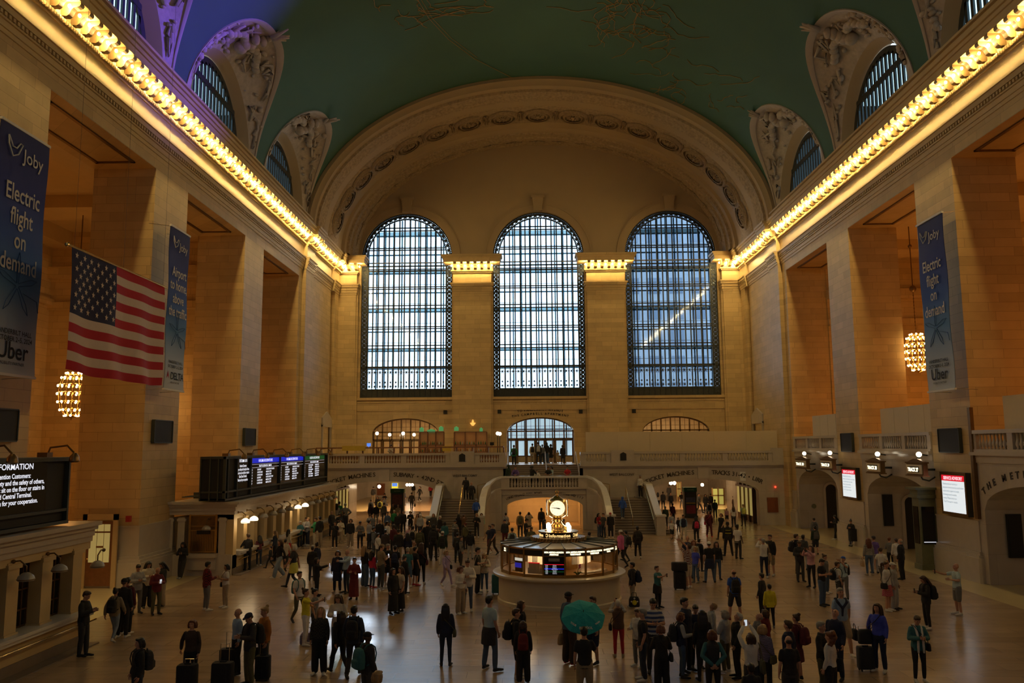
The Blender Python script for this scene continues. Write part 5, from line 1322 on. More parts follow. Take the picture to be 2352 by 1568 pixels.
# black info panels in the passages, gate cabinet, escalator
for (yj, u0, v0, u1, v1, lab, door) in ((60.55, 1894, 1112, 1922, 1180, 'farthest', 1), (48.45, 2074, 1140, 2114, 1262, 'middle', 1), (48.45, 2025, 1135, 2052, 1207, 'middle', 0), (36.2, 2308, 1180, 2350, 1280, 'nearest', 0)):
    a = at_y(u0, v0, yj); c_ = at_y(u1, v1, yj); y = yj-.02
    if door:
        t = thing('track_doorway', 'dark arched doorway to the platform inside the %s right arch' % lab, 'doorway', ((a.x+c_.x)/2, y, 0)); w = (c_.x-a.x)/2; xm = (a.x+c_.x)/2
        pts = [(xm-w, .02), (xm+w, .02)]+[(xm+w*math.cos(math.pi*k/12), a.z-.35+.35*math.sin(math.pi*k/12)) for k in range(13)]
        b = MB(); b.prism(pts, 'y', y-.03, y); b.build('door_leaf', MAT['dark_pane'], parent=t)  # dark sheet stands in for the shade of the open archway
        b = MB(); b.loft([[(xm+(w+k)*math.cos(q), yy, max(.02, a.z-.35+(.35+k)*math.sin(q))) for k, yy in ((0, y-.02), (0, y-.14), (.16, y-.14), (.16, y-.02))] for q in [math.pi*i/14 for i in range(15)]])
        for sx in (-1, 1): b.box(*sorted((xm+sx*w, xm+sx*(w+.16))), y-.14, y-.02, 0, a.z-.35)
        b.build('surround', MAT['marble_plain'], parent=t)
    else:
        b = MB(); b.box(a.x, c_.x, y-.1, y, c_.z, a.z); b.box(a.x+.06, c_.x-.06, y-.12, y-.1, c_.z+.06, a.z-.06); tag(b.build('info_panel', MAT['black']), 'tall black panel on the wall inside the %s right arch' % lab, 'panel')
lamp('doorway_spot', 'SPOT', (-19.7, 31.5, 8.5), 900, (1.0, .78, .36), target=(-18.6, 33.0, 0), spot_size=R(62), spot_blend=.8, shadow_soft_size=.2)
t = thing('gate_cabinet', 'green bronze cabinet with dark screen at the mouth of the middle right arch', 'cabinet', (17.9, 40.9, 0))
b = MB(); b.box(17.45, 18.35, 40.45, 41.25, 0, .25); b.box(17.5, 18.3, 40.5, 41.2, .25, 3.35); b.box(17.4, 18.35, 40.4, 41.3, 3.35, 3.5); b.box(17.3, 18.4, 40.3, 41.4, 3.75, 3.85); b.box(17.45, 18.35, 40.45, 41.25, 3.5, 3.75); b.build('cabinet_body', MAT['green_bronze'], parent=t)
b = MB(); b.box(17.47, 17.5, 40.6, 41.1, 1.2, 2.95); b.box(17.6, 18.2, 40.47, 40.5, 1.2, 2.95); b.build('screen', MAT['screen_black'], parent=t)
b = MB(); b.box(17.62, 18.18, 40.46, 40.47, 1.28, 1.31); b.build('status_line', MAT['text_glow'], parent=t)
t = thing('escalator', 'escalator balustrade end with black handrail inside the nearest right arch', 'escalator', (19.2, 31.5, 0))
b = MB()
pts = [(18.9, 33.2-.55*math.sin(a_)*-1, .75+.5*math.cos(a_)) for a_ in [math.pi*k/10 for k in range(11)]]
b.path([(18.9, 29.0, 2.0)]+[(18.9, 32.6, 1.25)]+pts+[(18.9, 32.6, .25), (18.9, 30.0, .25)], .07, n=8); b.build('handrail', MAT['black'], parent=t, smooth=True)
b = MB(); b.box(18.86, 18.94, 29.0, 33.3, .1, 1.15); b.build('glass_panel', MAT['steel'], parent=t)
b = MB(); b.box(18.6, 20.8, 29.0, 33.8, 0, .06); b.build('landing_plate', MAT['steel'], parent=t)
# ================================================================== banners, flag, chandeliers
def swoosh(m, P, cx, cz, s):
    pts = [P(cx-.55*s, cz+.55*s), P(cx-.50*s, cz+.15*s), P(cx-.15*s, cz-.35*s), P(cx+.25*s, cz-.15*s), P(cx+.55*s, cz+.40*s), P(cx+.35*s, cz+.42*s), P(cx+.1*s, cz+.1*s), P(cx-.2*s, cz+.1*s), P(cx-.55*s, cz+.55*s)]
    m.path(pts, .035*s, n=5)
def banner(side, y0, y1, z0, z1, label, lines, bottom, delta=False, x=17.3):
    X = side*x; rt = (0, 1, 0) if side < 0 else (0, -1, 0); yc = (y0+y1)/2; W = y1-y0; H = z1-z0
    t = thing('banner', label, 'banner', (X, yc, z0))
    b = MB(); n = 14; xo = -side*.0
    rows = [[(X+.03*math.sin(z*.9+j*.3), y0+W*j/8, z0+H*z/n) for j in range(9)] for z in range(n+1)]
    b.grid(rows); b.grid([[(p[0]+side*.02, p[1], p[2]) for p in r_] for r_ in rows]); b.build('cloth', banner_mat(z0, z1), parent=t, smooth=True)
    b = MB(); b.box(X-.05, X+.05, y0-.03, y1+.03, z0-.06, z0+.02); b.box(X-.05, X+.05, y0-.03, y1+.03, z1-.02, z1+.06); b.build('batten', MAT['white'], parent=t)
    b = MB()
    for y in (y0+.1, y1-.1): b.tube((X, y, z1), (side*18.3, y, z1+.15), .015, n=5); b.tube((X, y, z0), (side*18.3, y, z0-.05), .015, n=5)
    b.build('guy_wire', MAT['steel'], parent=t)
    Xf = X-side*.045
    def P(a, z): return Vector((Xf, yc+(a if side < 0 else -a), z))
    m = MB(); swoosh(m, P, -W*.22, z1-H*.095, W*.26)
    put_text(m, 'Joby', W*.24, P(W*.16, z1-H*.125), rt, (0, 0, 1), bold=.004)
    for i, ln in enumerate(lines): put_text(m, ln, W*.30, P(0, z1-H*.30-i*W*.29), rt, (0, 0, 1), bold=.008, sx=.78)
    m.build('white_lettering', MAT['banner_white'], parent=t)
    m = MB(); zc = z0+H*.36
    for k in range(5):
        a = 2*math.pi*k/5+.3; m.path([P(.08*math.cos(a+.5), zc+.1*math.sin(a+.5)), P(W*.30*math.cos(a+.12), zc+W*.30*math.sin(a+.12)), P(W*.42*math.cos(a), zc+W*.42*math.sin(a)), P(W*.30*math.cos(a-.12), zc+W*.30*math.sin(a-.12)), P(.08*math.cos(a-.5), zc+.1*math.sin(a-.5))], .012, n=4)
    m.path([P(W*.12, zc-.2), P(W*.42, zc-.35), P(W*.46, zc-.7)], .012, n=4)
    m.build('line_drawing', MAT['banner_line'], parent=t)
    m = MB(); put_text(m, 'VANDERBILT HALL', W*.085, P(0, z0+H*.160), rt, (0, 0, 1), bold=.003); put_text(m, 'OCTOBER 2\u20135, 2024', W*.085, P(0, z0+H*.132), rt, (0, 0, 1), bold=.003)
    put_text(m, bottom, W*(.30 if not delta else .22), P(0 if not delta else W*.1, z0+H*.062), rt, (0, 0, 1), bold=.008)
    put_text(m, 'MOBILITY PARTNER' if not delta else 'AIRLINE PARTNER', W*.055, P(0, z0+H*.037), rt, (0, 0, 1)); m.build('dark_lettering', MAT['banner_black'], parent=t)
    if delta:
        m = MB(); a = -W*.36; zz = z0+H*.062; m.add([P(a-.13, zz), P(a, zz+.38), P(a, zz+.13)], [(0, 1, 2)]); m.add([P(a+.13, zz), P(a, zz+.38), P(a, zz+.13)], [(0, 1, 2)]); m.build('red_emblem', MAT['flag_red'], parent=t)
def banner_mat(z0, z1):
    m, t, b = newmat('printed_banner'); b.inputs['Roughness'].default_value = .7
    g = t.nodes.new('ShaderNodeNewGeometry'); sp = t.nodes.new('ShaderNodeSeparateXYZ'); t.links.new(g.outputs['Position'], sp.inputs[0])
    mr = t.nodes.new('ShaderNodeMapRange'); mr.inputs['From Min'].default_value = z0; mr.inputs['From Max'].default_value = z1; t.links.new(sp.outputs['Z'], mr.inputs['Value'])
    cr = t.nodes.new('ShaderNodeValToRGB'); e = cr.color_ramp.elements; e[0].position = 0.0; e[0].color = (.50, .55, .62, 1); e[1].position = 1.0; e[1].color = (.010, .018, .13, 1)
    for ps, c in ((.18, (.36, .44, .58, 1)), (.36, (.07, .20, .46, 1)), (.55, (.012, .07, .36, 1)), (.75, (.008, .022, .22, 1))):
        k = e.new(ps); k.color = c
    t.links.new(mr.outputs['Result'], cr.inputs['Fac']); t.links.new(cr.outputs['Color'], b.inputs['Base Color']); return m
banner(-1, 24.1, 26.65, 8.3, 16.1, 'blue banner reading Electric flight on demand on the left wall, at the edge', ['Electric', 'flight', 'on', 'demand'], 'Uber')
banner(-1, 36.2, 38.3, 8.62, 16.0, 'blue banner reading Airport to home above the traffic, on the left wall', ['Airport', 'to home,', 'above', 'the traffic'], 'DELTA', True, x=17.25)
banner(1, 35.95, 38.35, 8.30, 16.1, 'blue banner reading Electric flight on demand on the right wall', ['Electric', 'flight', 'on', 'demand'], 'Uber')
# flag
FXX = -15.6
fa, fb = at_x(165, 567, FXX), at_x(378, 661, FXX); za = (fa.z+fb.z)/2; zb_ = (at_x(155, 845, FXX).z+at_x(360, 885, FXX).z)/2
t = thing('flag', 'large American flag hanging on wires from the vault over the left side', 'flag', (FXX, (fa.y+fb.y)/2, zb_))
FW, FH = fb.y-fa.y, za-zb_
def FP(s_, r_, off=0.0):   # s along (0 near .. 1 far), r down
    sag = .12*math.sin(math.pi*s_)*r_
    return (FXX+off+.10*math.sin(s_*19+1.3*math.sin(r_*3))*(.25+.75*r_)+.15*r_*math.sin(s_*3.0), fa.y+FW*s_+.03*math.sin(r_*7), za-FH*r_-sag-.03*math.sin(s_*9)*r_)
def cloth(name, rects, mt, off=0.0):
    b = MB()
    for (s0, s1, r0, r1) in rects:
        n = max(2, int((s1-s0)*60)); k = max(1, int((r1-r0)*30))
        b.grid([[FP(s0+(s1-s0)*i/n, r0+(r1-r0)*j/k, off) for i in range(n+1)] for j in range(k+1)])
    b.build(name, mt, parent=t, smooth=True)
cloth('red_stripe', [(.42 if i < 7 else 0, 1, i/13, (i+1)/13) for i in range(0, 13, 2)], MAT['flag_red'])
cloth('white_stripe', [(.42 if i < 7 else 0, 1, i/13, (i+1)/13) for i in range(1, 13, 2)], MAT['flag_white'])
cloth('canton', [(0, .42, 0, 7/13)], MAT['flag_blue'])
b = MB()
for row in range(9):
    for c_ in range(6 if row % 2 == 0 else 5):
        s_ = .42*((c_*2+1+(row % 2))/12); r_ = 7/13*((row+1)/10)
        ctr = Vector(FP(s_, r_, .02)); pts = []
        for k in range(10):
            a = math.pi/2+math.pi*k/5; rr = .115 if k % 2 == 0 else .047
            pts.append(ctr+Vector((.004, rr*math.cos(a)*1.0, rr*math.sin(a))))
        b.add(pts+[ctr+Vector((.006, 0, 0))], [(k, (k+1) % 10, 10) for k in range(10)])
b.build('star_field', MAT['flag_white'], parent=t)
b = MB(); b.tube(Vector(FP(-.03, 0))+Vector((0, 0, .03)), Vector(FP(1.03, 0))+Vector((0, 0, .03)), .045, n=8); b.ball(Vector(FP(-.035, 0))+Vector((0, 0, .03)), .08, n=8, m=5); b.build('pole', MAT['brass'], parent=t)
b = MB()
for s_ in (.02, .5, .98):
    p = Vector(FP(s_, 0)); b.tube(p+Vector((0, 0, .03)), (p.x, p.y, VZ+VB*math.sqrt(1-(p.x/VA)**2)-.1), .005, n=4)
b.build('wire', MAT['iron'], parent=t)
# chandeliers in the side halls
ch_proto = None
def chandelier(x, y, z, label, s=1.0, ztop=18.6):
    global ch_proto
    if ch_proto is None:
        t = thing('chandelier', label, 'chandelier', (0, 0, 0), 0, None)
        cage = MB(); prof = [(.28, 1.05), (.48, .85), (.60, .5), (.64, .1), (.60, -.35), (.50, -.75), (.30, -1.05)]
        for k in range(12):
            a = 2*math.pi*k/12; cage.path([(r_*math.cos(a), r_*math.sin(a), z_) for r_, z_ in prof], .03, n=5)
        cage.build('rib_cage', MAT['brass'], parent=t, local=True, smooth=True)
        rg = MB()
        for r_, z_ in prof: rg.lathe([(r_+.02, z_-.02), (r_+.04, z_), (r_+.02, z_+.02), (r_-.02, z_)], n=24, caps=False)
        rg.lathe([(.05, 1.05), (.28, 1.08), (.3, 1.0)], n=16); rg.lathe([(.3, -1.0), (.28, -1.1), (.05, -1.2), (.01, -1.3)], n=16); rg.build('ring', MAT['brass'], parent=t, local=True, smooth='auto')
        ro = MB(); ro.tube((0, 0, 1.05), (0, 0, 3.6), .02, n=6); ro.ball((0, 0, 3.8), .2, n=12, m=8); ro.tube((0, 0, 3.9), (0, 0, 9.2), .03, n=6); ro.ball((0, 0, 6.4), .12, n=10, m=6)
        for k in range(12): ro.ball((0, 0, 1.2+k*.2), .045, n=6, m=4)
        ro.build('suspension_rod', MAT['bronze'], parent=t, local=True, smooth='auto')
        bm_ = None
        for (r_, z_, n) in ((.34, 1.05, 8), (.54, .82, 12), (.68, .42, 12), (.70, .02, 12), (.66, -.38, 12), (.54, -.78, 12), (.32, -1.06, 8)):
            for k in range(n):
                a = 2*math.pi*(k+.5)/n
                if bm_ is None:
                    q = MB(); q.ball((0, 0, 0), .055, n=8, m=6); bm_ = q.build('bulb', MAT['chand_bulb'], parent=t, local=True, smooth=True); o = bm_
                else:
                    o = bm_.copy(); COL.objects.link(o); o.parent = t; KIDS[t.name].append(o)
                o.location = (r_*math.cos(a), r_*math.sin(a), z_)
        ch_proto = t; t.location = (x, y, z)
    else:
        t = copy_tree(ch_proto, loc=(x, y, z), label=label)
    return t
chandelier(-23.9, 40.9, 8.7, 'glowing brass chandelier hanging left, below the flag, half hidden by the pier')
chandelier(-24.3, 51.0-2.2, 8.55, 'glowing brass chandelier seen through the left opening below the second banner')
chandelier(21.9, 48.9, 11.3, 'glowing brass chandelier hanging in the right opening beside the blue banner')
for s, y in ((-1, 20), (-1, 32), (-1, 44), (1, 20), (1, 33), (1, 45.5), (1, 54)):
    lamp('side_hall_lamp', 'POINT', (s*25.5, y, 8.5), 230 if s < 0 else 420, (1.0, .36, .06), shadow_soft_size=.8)
for s in (-1, 1): lamp('side_hall_lamp', 'POINT', (s*24.5, 56.8 if s < 0 else 61.5, 8.5), 330, (1.0, .36, .06), shadow_soft_size=.8)
# ================================================================== information booth with the clock
BC = (0.0, 33.35)
t = thing('information_booth', 'round marble information booth with glass walls and sign drum', 'information booth', (BC[0], BC[1], 0))
C3 = (BC[0], BC[1], 0)
b = MB(); b.lathe([(2.42, 0), (2.42, .12), (2.37, .16), (2.37, .98), (2.42, 1.02)], c=C3, n=64); b.build('marble_base', MAT['booth_marble'], parent=t, smooth='auto')
b = MB(); b.lathe([(2.2, .98), (2.52, 1.0), (2.60, 1.06), (2.60, 1.12), (2.52, 1.15), (2.1, 1.15)], c=C3, n=64); b.build('counter_top', MAT['booth_marble'], parent=t, smooth='auto')
NS = 18; A0 = -math.pi/2+R(3.5)
def bp(i, r, z): a = A0+2*math.pi*i/NS; return Vector((BC[0]+r*math.cos(a), BC[1]+r*math.sin(a), z))
for i in range(NS):
    q = MB(); p = bp(i, 2.28, 0); a = A0+2*math.pi*i/NS; q.cbox((p.x, p.y, 1.67), .06, .06, 1.04, rz=a); q.build('post', MAT['brass_dark'], parent=t)
q = MB(); q2 = MB(); gl = MB(); rf = MB(); rb = MB()
for i in range(NS):
    a, c_ = bp(i, 2.28, 1.15), bp(i+1, 2.28, 1.15)
    def pan(mb, r0, r1, z0, z1):
        mb.loft([[bp(i, r0, z0), bp(i+1, r0, z0), bp(i+1, r0, z1), bp(i, r0, z1)], [bp(i, r1, z0), bp(i+1, r1, z0), bp(i+1, r1, z1), bp(i, r1, z1)]])
    pan(q, 2.30, 2.24, 1.15, 1.26); pan(q, 2.31, 2.24, 2.14, 2.20); pan(q, 2.30, 2.25, 1.92, 1.95)
    pan(q2, 2.29, 2.25, 1.95, 2.14)
    if i != 17: pan(gl, 2.275, 2.27, 1.26, 1.92)
    rf.add([bp(i, 2.30, 2.19), bp(i+1, 2.30, 2.19), bp(i+1, 1.0, 2.28), bp(i, 1.0, 2.28)], [(0, 1, 2, 3)])
    d = (bp(i, 1, 0)-Vector(C3)).normalized(); rb.tube(bp(i, 2.32, 2.215), bp(i, 1.0, 2.30), .022, n=6)
q.build('brass_rail', MAT['brass_dark'], parent=t); q2.build('sign_band', MAT['black'], parent=t); gl.build('glass_wall', MAT['booth_glass'], parent=t); rf.build('roof_panel', MAT['roof_frost'], parent=t); rb.build('roof_rib', MAT['iron'], parent=t)
# dark screen panel and lit lettering on the facets facing us
def facet(i): 
    a, c_ = bp(i, 2.30, 0), bp(i+1, 2.30, 0); r_ = (c_-a).normalized(); return (a+c_)/2, r_, (c_-a).length
for i, s1, s2 in ((-3+NS, None, None), (17, 'MTA METRO-NORTH', 'ARRIVALS'), (0, 'MTA METRO-NORTH', 'TIMETABLES'), (1, 'MTA METRO-NORTH', 'TIMETABLES'), (2, 'MTA METRO-NORTH', 'TRAVEL'), (3, 'MTA', 'TICKETS'), (14, 'MTA', 'MAPS')):
    if not s1: continue
    c_, r_, L = facet(i); n_ = Vector((r_.y, -r_.x, 0)); m = MB()
    put_text(m, s1, .075, c_+n_*.02+Vector((0, 0, 2.055)), r_, (0, 0, 1), bold=.004); put_text(m, s2, .075, c_+n_*.02+Vector((0, 0, 1.975)), r_, (0, 0, 1), bold=.004); m.build('lettering', MAT['sign_glow'], parent=t)
c_, r_, L = facet(17); n_ = Vector((r_.y, -r_.x, 0))
def slab(name, mt, f, x0, x1, z0, z1, o=.0, par=t):
    c_, r_, L = facet(f); n_ = Vector((r_.y, -r_.x, 0)); m = MB(); p = c_+n_*o
    m.loft([[p+r_*x0+Vector((0, 0, z0)), p+r_*x1+Vector((0, 0, z0)), p+r_*x1+Vector((0, 0, z1)), p+r_*x0+Vector((0, 0, z1))], [p-n_*.03+r_*x0+Vector((0, 0, z0)), p-n_*.03+r_*x1+Vector((0, 0, z0)), p-n_*.03+r_*x1+Vector((0, 0, z1)), p-n_*.03+r_*x0+Vector((0, 0, z1))]])
    return m.build(name, mt, parent=par)
scr = slab('arrivals_screen', MAT['screen_black'], 17, -.38, .38, 1.26, 1.92, .0)
slab('title_plate', MAT['grey_plate'], 17, -.2, .2, 1.76, 1.86, .012, scr); slab('red_line', MAT['screen_red'], 17, -.36, .36, 1.635, 1.655, .012, scr); slab('blue_line', MAT['band_blue'], 17, -.36, .36, 1.47, 1.51, .012, scr); slab('green_line', MAT['band_green'], 17, -.36, .36, 1.375, 1.40, .012, scr)
m = MB(); put_text(m, 'ARRIVALS', .085, c_+n_*.02+Vector((0, 0, 1.78)), r_, (0, 0, 1)); m.build('title', MAT['black'], parent=scr)
m = MB()
for k in range(7):
    z = 1.60-k*.048; put_text(m, '12:%02d' % (10+k*7), .045, c_+n_*.02-r_*.28+Vector((0, 0, z)), r_, (0, 0, 1)); put_text(m, ('Harlem', 'Hudson', 'Danbury', 'New Haven')[k % 4], .045, c_+n_*.02+r_*.02+Vector((0, 0, z)), r_, (0, 0, 1))
m.build('timetable', MAT['text_glow'], parent=scr)
slab('notice', MAT['paper'], 16, -.22, .22, 1.38, 1.68, -.05); slab('notice_strip', MAT['screen_red'], 16, -.22, .22, 1.66, 1.69, -.04); slab('white_tray', MAT['paper'], 16, -.28, .38, 1.28, 1.48, -.08)
s2_ = slab('side_screen', MAT['screen_black'], 15, -.15, .25, 1.3, 1.8, -.06); slab('screen_bar', MAT['screen_white'], 15, -.15, .25, 1.70, 1.80, -.05, s2_); slab('screen_lines', MAT['band_blue'], 15, -.15, .2, 1.45, 1.62, -.05, s2_)
# inside: desk ring, core column, warm light
b = MB(); b.lathe([(1.35, 1.0), (2.2, 1.0), (2.2, 1.22), (1.35, 1.22)], c=C3, n=36); b.build('inner_desk', MAT['amber_wood'], parent=t, smooth='auto')
b = MB(); b.lathe([(.75, 1.0), (.75, 2.2)], c=C3, n=18); b.build('core_column', MAT['amber_wood'], parent=t)
for k, (a, w, mt) in enumerate(((-62, .3, 'paper'), (-52, .25, 'booth_light'), (-125, .3, 'booth_light'), (-140, .25, 'paper'), (-155, .3, 'booth_light'), (-38, .25, 'paper'), (-25, .3, 'booth_light'))):
    q = MB(); aa = R(a); q.cbox((BC[0]+1.25*math.cos(aa), BC[1]+1.25*math.sin(aa), 1.66), .05, w, .34, rz=aa); q.build('bulletin_board', MAT[mt], parent=t)
for k, a in enumerate((-58, -45, -30, -150)):
    q = MB(); aa = R(a); q.cbox((BC[0]+1.85*math.cos(aa), BC[1]+1.85*math.sin(aa), 1.25), .25, .4, .06, rz=aa); q.build('paper_stack', MAT['paper'], parent=t)
for a in (0, 90, 180, 270): lamp('booth_lamp', 'POINT', (BC[0]+1.6*math.cos(R(a+45)), BC[1]+1.6*math.sin(R(a+45)), 2.05), 14, (1.0, .74, .42), shadow_soft_size=.1)
# the flower in the amber window
tf = thing('orchid', 'small pink orchid behind the amber glass of the information booth', 'plant', (facet(0)[0].x+.08, facet(0)[0].y+.16, 1.22))
q = MB(); p = Vector(tf.location); q.path([p, p+Vector((.02, 0, .2)), p+Vector((.08, 0, .32))], .01, n=5)
for k in range(5): q.path([p+Vector((0, 0, .02)), p+Vector((.1*math.cos(k*1.3), .06*math.sin(k*1.3), .12)), p+Vector((.18*math.cos(k*1.3), .08*math.sin(k*1.3), .1))], [.03, .03, .006], n=5)
q.build('leaf', MAT['leaf_green'], parent=tf, smooth=True)
q = MB()
for k in range(4): q.ball(p+Vector((.07+.03*(k % 2), 0, .28+.035*k)), .035, n=7, m=5)
q.build('blossom', MAT['pink_petal'], parent=tf, smooth=True)
# drum and sign ring
b = MB(); b.lathe([(1.06, 2.24), (1.08, 2.28), (1.06, 2.32), (1.06, 2.40), (1.08, 2.42), (.6, 2.43)], c=C3, n=48); b.build('lattice_drum', MAT['bronze'], parent=t, smooth='auto')
b = MB()
for k in range(48): a = 2*math.pi*k/48; b.tube((BC[0]+1.09*math.cos(a), BC[1]+1.09*math.sin(a), 2.26), (BC[0]+1.09*math.cos(a+.07), BC[1]+1.09*math.sin(a+.07), 2.41), .014, n=4); b.ball((BC[0]+1.09*math.cos(a), BC[1]+1.09*math.sin(a), 2.43), .025, n=6, m=4)
b.build('lattice_ornament', MAT['brass_dark'], parent=t)
b = MB(); b.lathe([(.74, 2.42), (.74, 2.60)], c=C3, n=48); b.build('sign_ring', MAT['black'], parent=t, smooth='auto')
b = MB(); b.lathe([(.73, 2.59), (.79, 2.61), (.79, 2.64), (.3, 2.66)], c=C3, n=48); b.build('ring_cap', MAT['brass'], parent=t, smooth='auto')
def ringtext(s_, size, ac, r_, z):
    m = MB(); n = len(s_); wtot = sum(.34 if ch in 'Iitfl ' else .58 for ch in s_)*size; a = ac-wtot/r_/2
    for ch in s_:
        w = (.34 if ch in 'Iitfl ' else .58)*size; am = a+w/r_/2; a += w/r_
        if ch == ' ': continue
        d = Vector((math.cos(am), math.sin(am), 0)); m.mesh(text_mesh(ch, size, bold=.005, extrude=.002), basis((-d.y, d.x, 0), (0, 0, 1), Vector((BC[0], BC[1], z))+d*(r_+.006)))
    return m
for k, ang in enumerate((-90+2, -90+92, -90+182, -90+272)):
    ringtext('Information', .165, R(ang), .745, 2.455).build('lettering', MAT['info_glow'], parent=t); ringtext('\u0186', .165, R(ang-41), .745, 2.455).build('roundel', MAT['info_glow'], parent=t)
for k, a in enumerate((-128, -50, 50, 128)):
    q = MB(); p = (BC[0]+.62*math.cos(R(a)), BC[1]+.62*math.sin(R(a)), 2.66); q.lathe([(.06, 0), (.085, .02), (.088, .19), (.06, .235), (.02, .25)], c=p, n=12); q.build('frosted_lamp', MAT['globe_bright'], parent=t, smooth='auto')
    lamp('booth_top_lamp', 'POINT', (p[0]+.0, p[1], 2.98), 10, (1.0, .82, .55), shadow_soft_size=.1)
# clock
tc = thing('clock', 'four faced brass ball clock glowing on top of the information booth', 'clock', (BC[0]-.04, BC[1], 2.66))
CC = (BC[0]-.04, BC[1], 0)
b = MB(); b.lathe([(.50, 2.64), (.50, 2.68), (.44, 2.72), (.40, 2.78), (.30, 2.84), (.20, 2.92), (.165, 3.0)], c=CC, n=36); b.build('skirt', MAT['brass'], parent=tc, smooth='auto')
b = MB(); b.lathe([(.165, 3.0), (.20, 3.02), (.21, 3.06), (.17, 3.09), (.19, 3.12), (.22, 3.13)], c=CC, n=24)
for k in range(16): a = 2*math.pi*k/16; b.ball((CC[0]+.2*math.cos(a), CC[1]+.2*math.sin(a), 3.065), .022, n=6, m=4)
b.build('neck', MAT['brass'], parent=tc, smooth='auto')
q = MB(); nlat, nlon = 28, 48; cz = 3.53; prof = []
for k in range(nlat+1):
    th = math.pi*k/nlat; r_ = .475*math.sin(th); z = cz-.43*math.cos(th)
    prof.append((max(.01, r_), z))
rings = []
for r_, z in prof:
    ring = []
    for i in range(nlon):
        a = 2*math.pi*i/nlon; x, y = r_*math.cos(a), r_*math.sin(a)
        x = max(-.405, min(.405, x)); y = max(-.405, min(.405, y)); ring.append((CC[0]+x, CC[1]+y, z))
    rings.append(ring)
q.loft(rings); q.build('case', MAT['brass'], parent=tc, smooth='auto')
b = MB(); b.lathe([(.20, 3.92), (.12, 3.98), (.05, 4.02), (.06, 4.05), (.085, 4.10), (.08, 4.16), (.03, 4.22), (.008, 4.27)], c=CC, n=20); b.build('acorn_finial', MAT['brass'], parent=tc, smooth='auto')
for k in range(4):
    a = -math.pi/2+k*math.pi/2; d = Vector((math.cos(a), math.sin(a), 0)); rt = Vector((-d.y, d.x, 0)); up = Vector((0, 0, 1)); c0 = Vector((CC[0], CC[1], cz+.01))
    def disc(r0, d0, d1, m, n=36): m.loft([[c0+d*dd+rt*rr*math.cos(2*math.pi*i/n)+up*rr*math.sin(2*math.pi*i/n) for i in range(n)] for rr, dd in ((r0, d0), (r0, d1), (r0*.6, d1+.018), (.01, d1+.026))])
    m = MB(); disc(.29, .38, .410, m); fc = m.build('face', MAT['clock_glow'], parent=tc, smooth='auto')
    m = MB(); m.loft([[c0+d*dd+rt*rr*math.cos(2*math.pi*i/36)+up*rr*math.sin(2*math.pi*i/36) for i in range(36)] for rr, dd in ((.285, .40), (.30, .425), (.325, .42), (.335, .39))], caps=False); m.build('bezel', MAT['brass'], parent=tc, smooth='auto')
    m = MB()
    for i in range(12):
        th = math.pi/2-2*math.pi*(i+1)/12; o = c0+d*.436+rt*.22*math.cos(th)+up*.22*math.sin(th); put_text(m, str(i+1), .065, o-up*.022, rt, up)
    m.build('numeral', MAT['numeral'], parent=fc)
    m = MB()
    for (ang, L, w) in ((R(-12), .13, .016), (R(174), .24, .009)):   # the hands
        dr = rt*math.cos(ang)+up*math.sin(ang); sd = rt*-math.sin(ang)+up*math.cos(ang); o = c0+d*.445
        m.loft([[o-dr*.06-sd*w, o-dr*.06+sd*w, o+dr*L*.5+sd*w*1.5, o+dr*L+sd*.003, o+dr*L-sd*.003, o+dr*L*.5-sd*w*1.5], [o+d*.006-dr*.06-sd*w, o+d*.006-dr*.06+sd*w, o+d*.006+dr*L*.5+sd*w*1.5, o+d*.006+dr*L+sd*.003, o+d*.006+dr*L-sd*.003, o+d*.006+dr*L*.5-sd*w*1.5]])
    m.build('hand', MAT['black'], parent=fc)
p = at_z(1267, 1247, 2.24); q = MB(); q.ball((p.x, p.y, 2.30), .09, .09, .06, n=10, m=6); q.tube((p.x, p.y, 2.24), (p.x, p.y, 2.42), .02); tag(q.build('security_camera', MAT['white'], smooth=True), 'small white dome camera on the booth roof in front of the drum', 'camera')

for (a, b_) in OPEN[1:]:
    yc = (a+b_)/2; lamp('arch_lamp', 'POINT', (WX+2.2, yc-1.2, 3.55), 16, (1.0, .62, .28), shadow_soft_size=.12)
    m = MB(); m.box(WX+1.9, WX+2.5, yc-1.28, yc-1.12, 3.75, 3.82)
    if b_ > 30: tag(m.build('ceiling_light', MAT['lamp_lit']), 'short ceiling light in the %s right arch' % {36.75: 'nearest', 49.0: 'middle', 61.0: 'farthest'}[b_], 'light')

m = MB()
for s, u0, u1, v0, v1 in ((-1, 737, 757, 937, 1028), (1, 1731, 1755, 932, 992)):
    xx = s*(WX-.14); a = at_x(u0, v1, xx); c_ = at_x(u1, v1, xx); y0, y1 = sorted((a.y, c_.y)); z1 = 8.35; ym = (y0+y1)/2
    m.box(xx, xx-s*.12, y0, y0+.25, 4.5, z1-.5); m.box(xx, xx-s*.12, y1-.25, y1, 4.5, z1-.5); m.box(xx, xx-s*.16, y0, y1, z1-.65, z1-.4); m.prism([(y0, z1-.4), (y1, z1-.4), (y1, z1+.1), (ym, z1+.65), (y0, z1+.1)], 'x', xx, xx-s*.14)
struct('trim_8', m, MAT['marble_plain'])
p = at_y(1870, 1162, 60.5); m = MB(); m.tube((p.x, 60.5, p.z), (p.x, 60.54, p.z), .16, n=20); tag(m.build('wall_disc', MAT['green_bronze']), 'small green round plate on the wall inside the farthest right arch', 'plate')
a = at_x(2227, 945, WX-.1); m = MB(); m.box(WX-.16, WX, a.y-.1, a.y+.1, 2.7, 7.5); tag(m.build('cable_duct', MAT['bronze']), 'vertical bronze cable duct on the right pier beside the nearer advisory screen', 'duct')
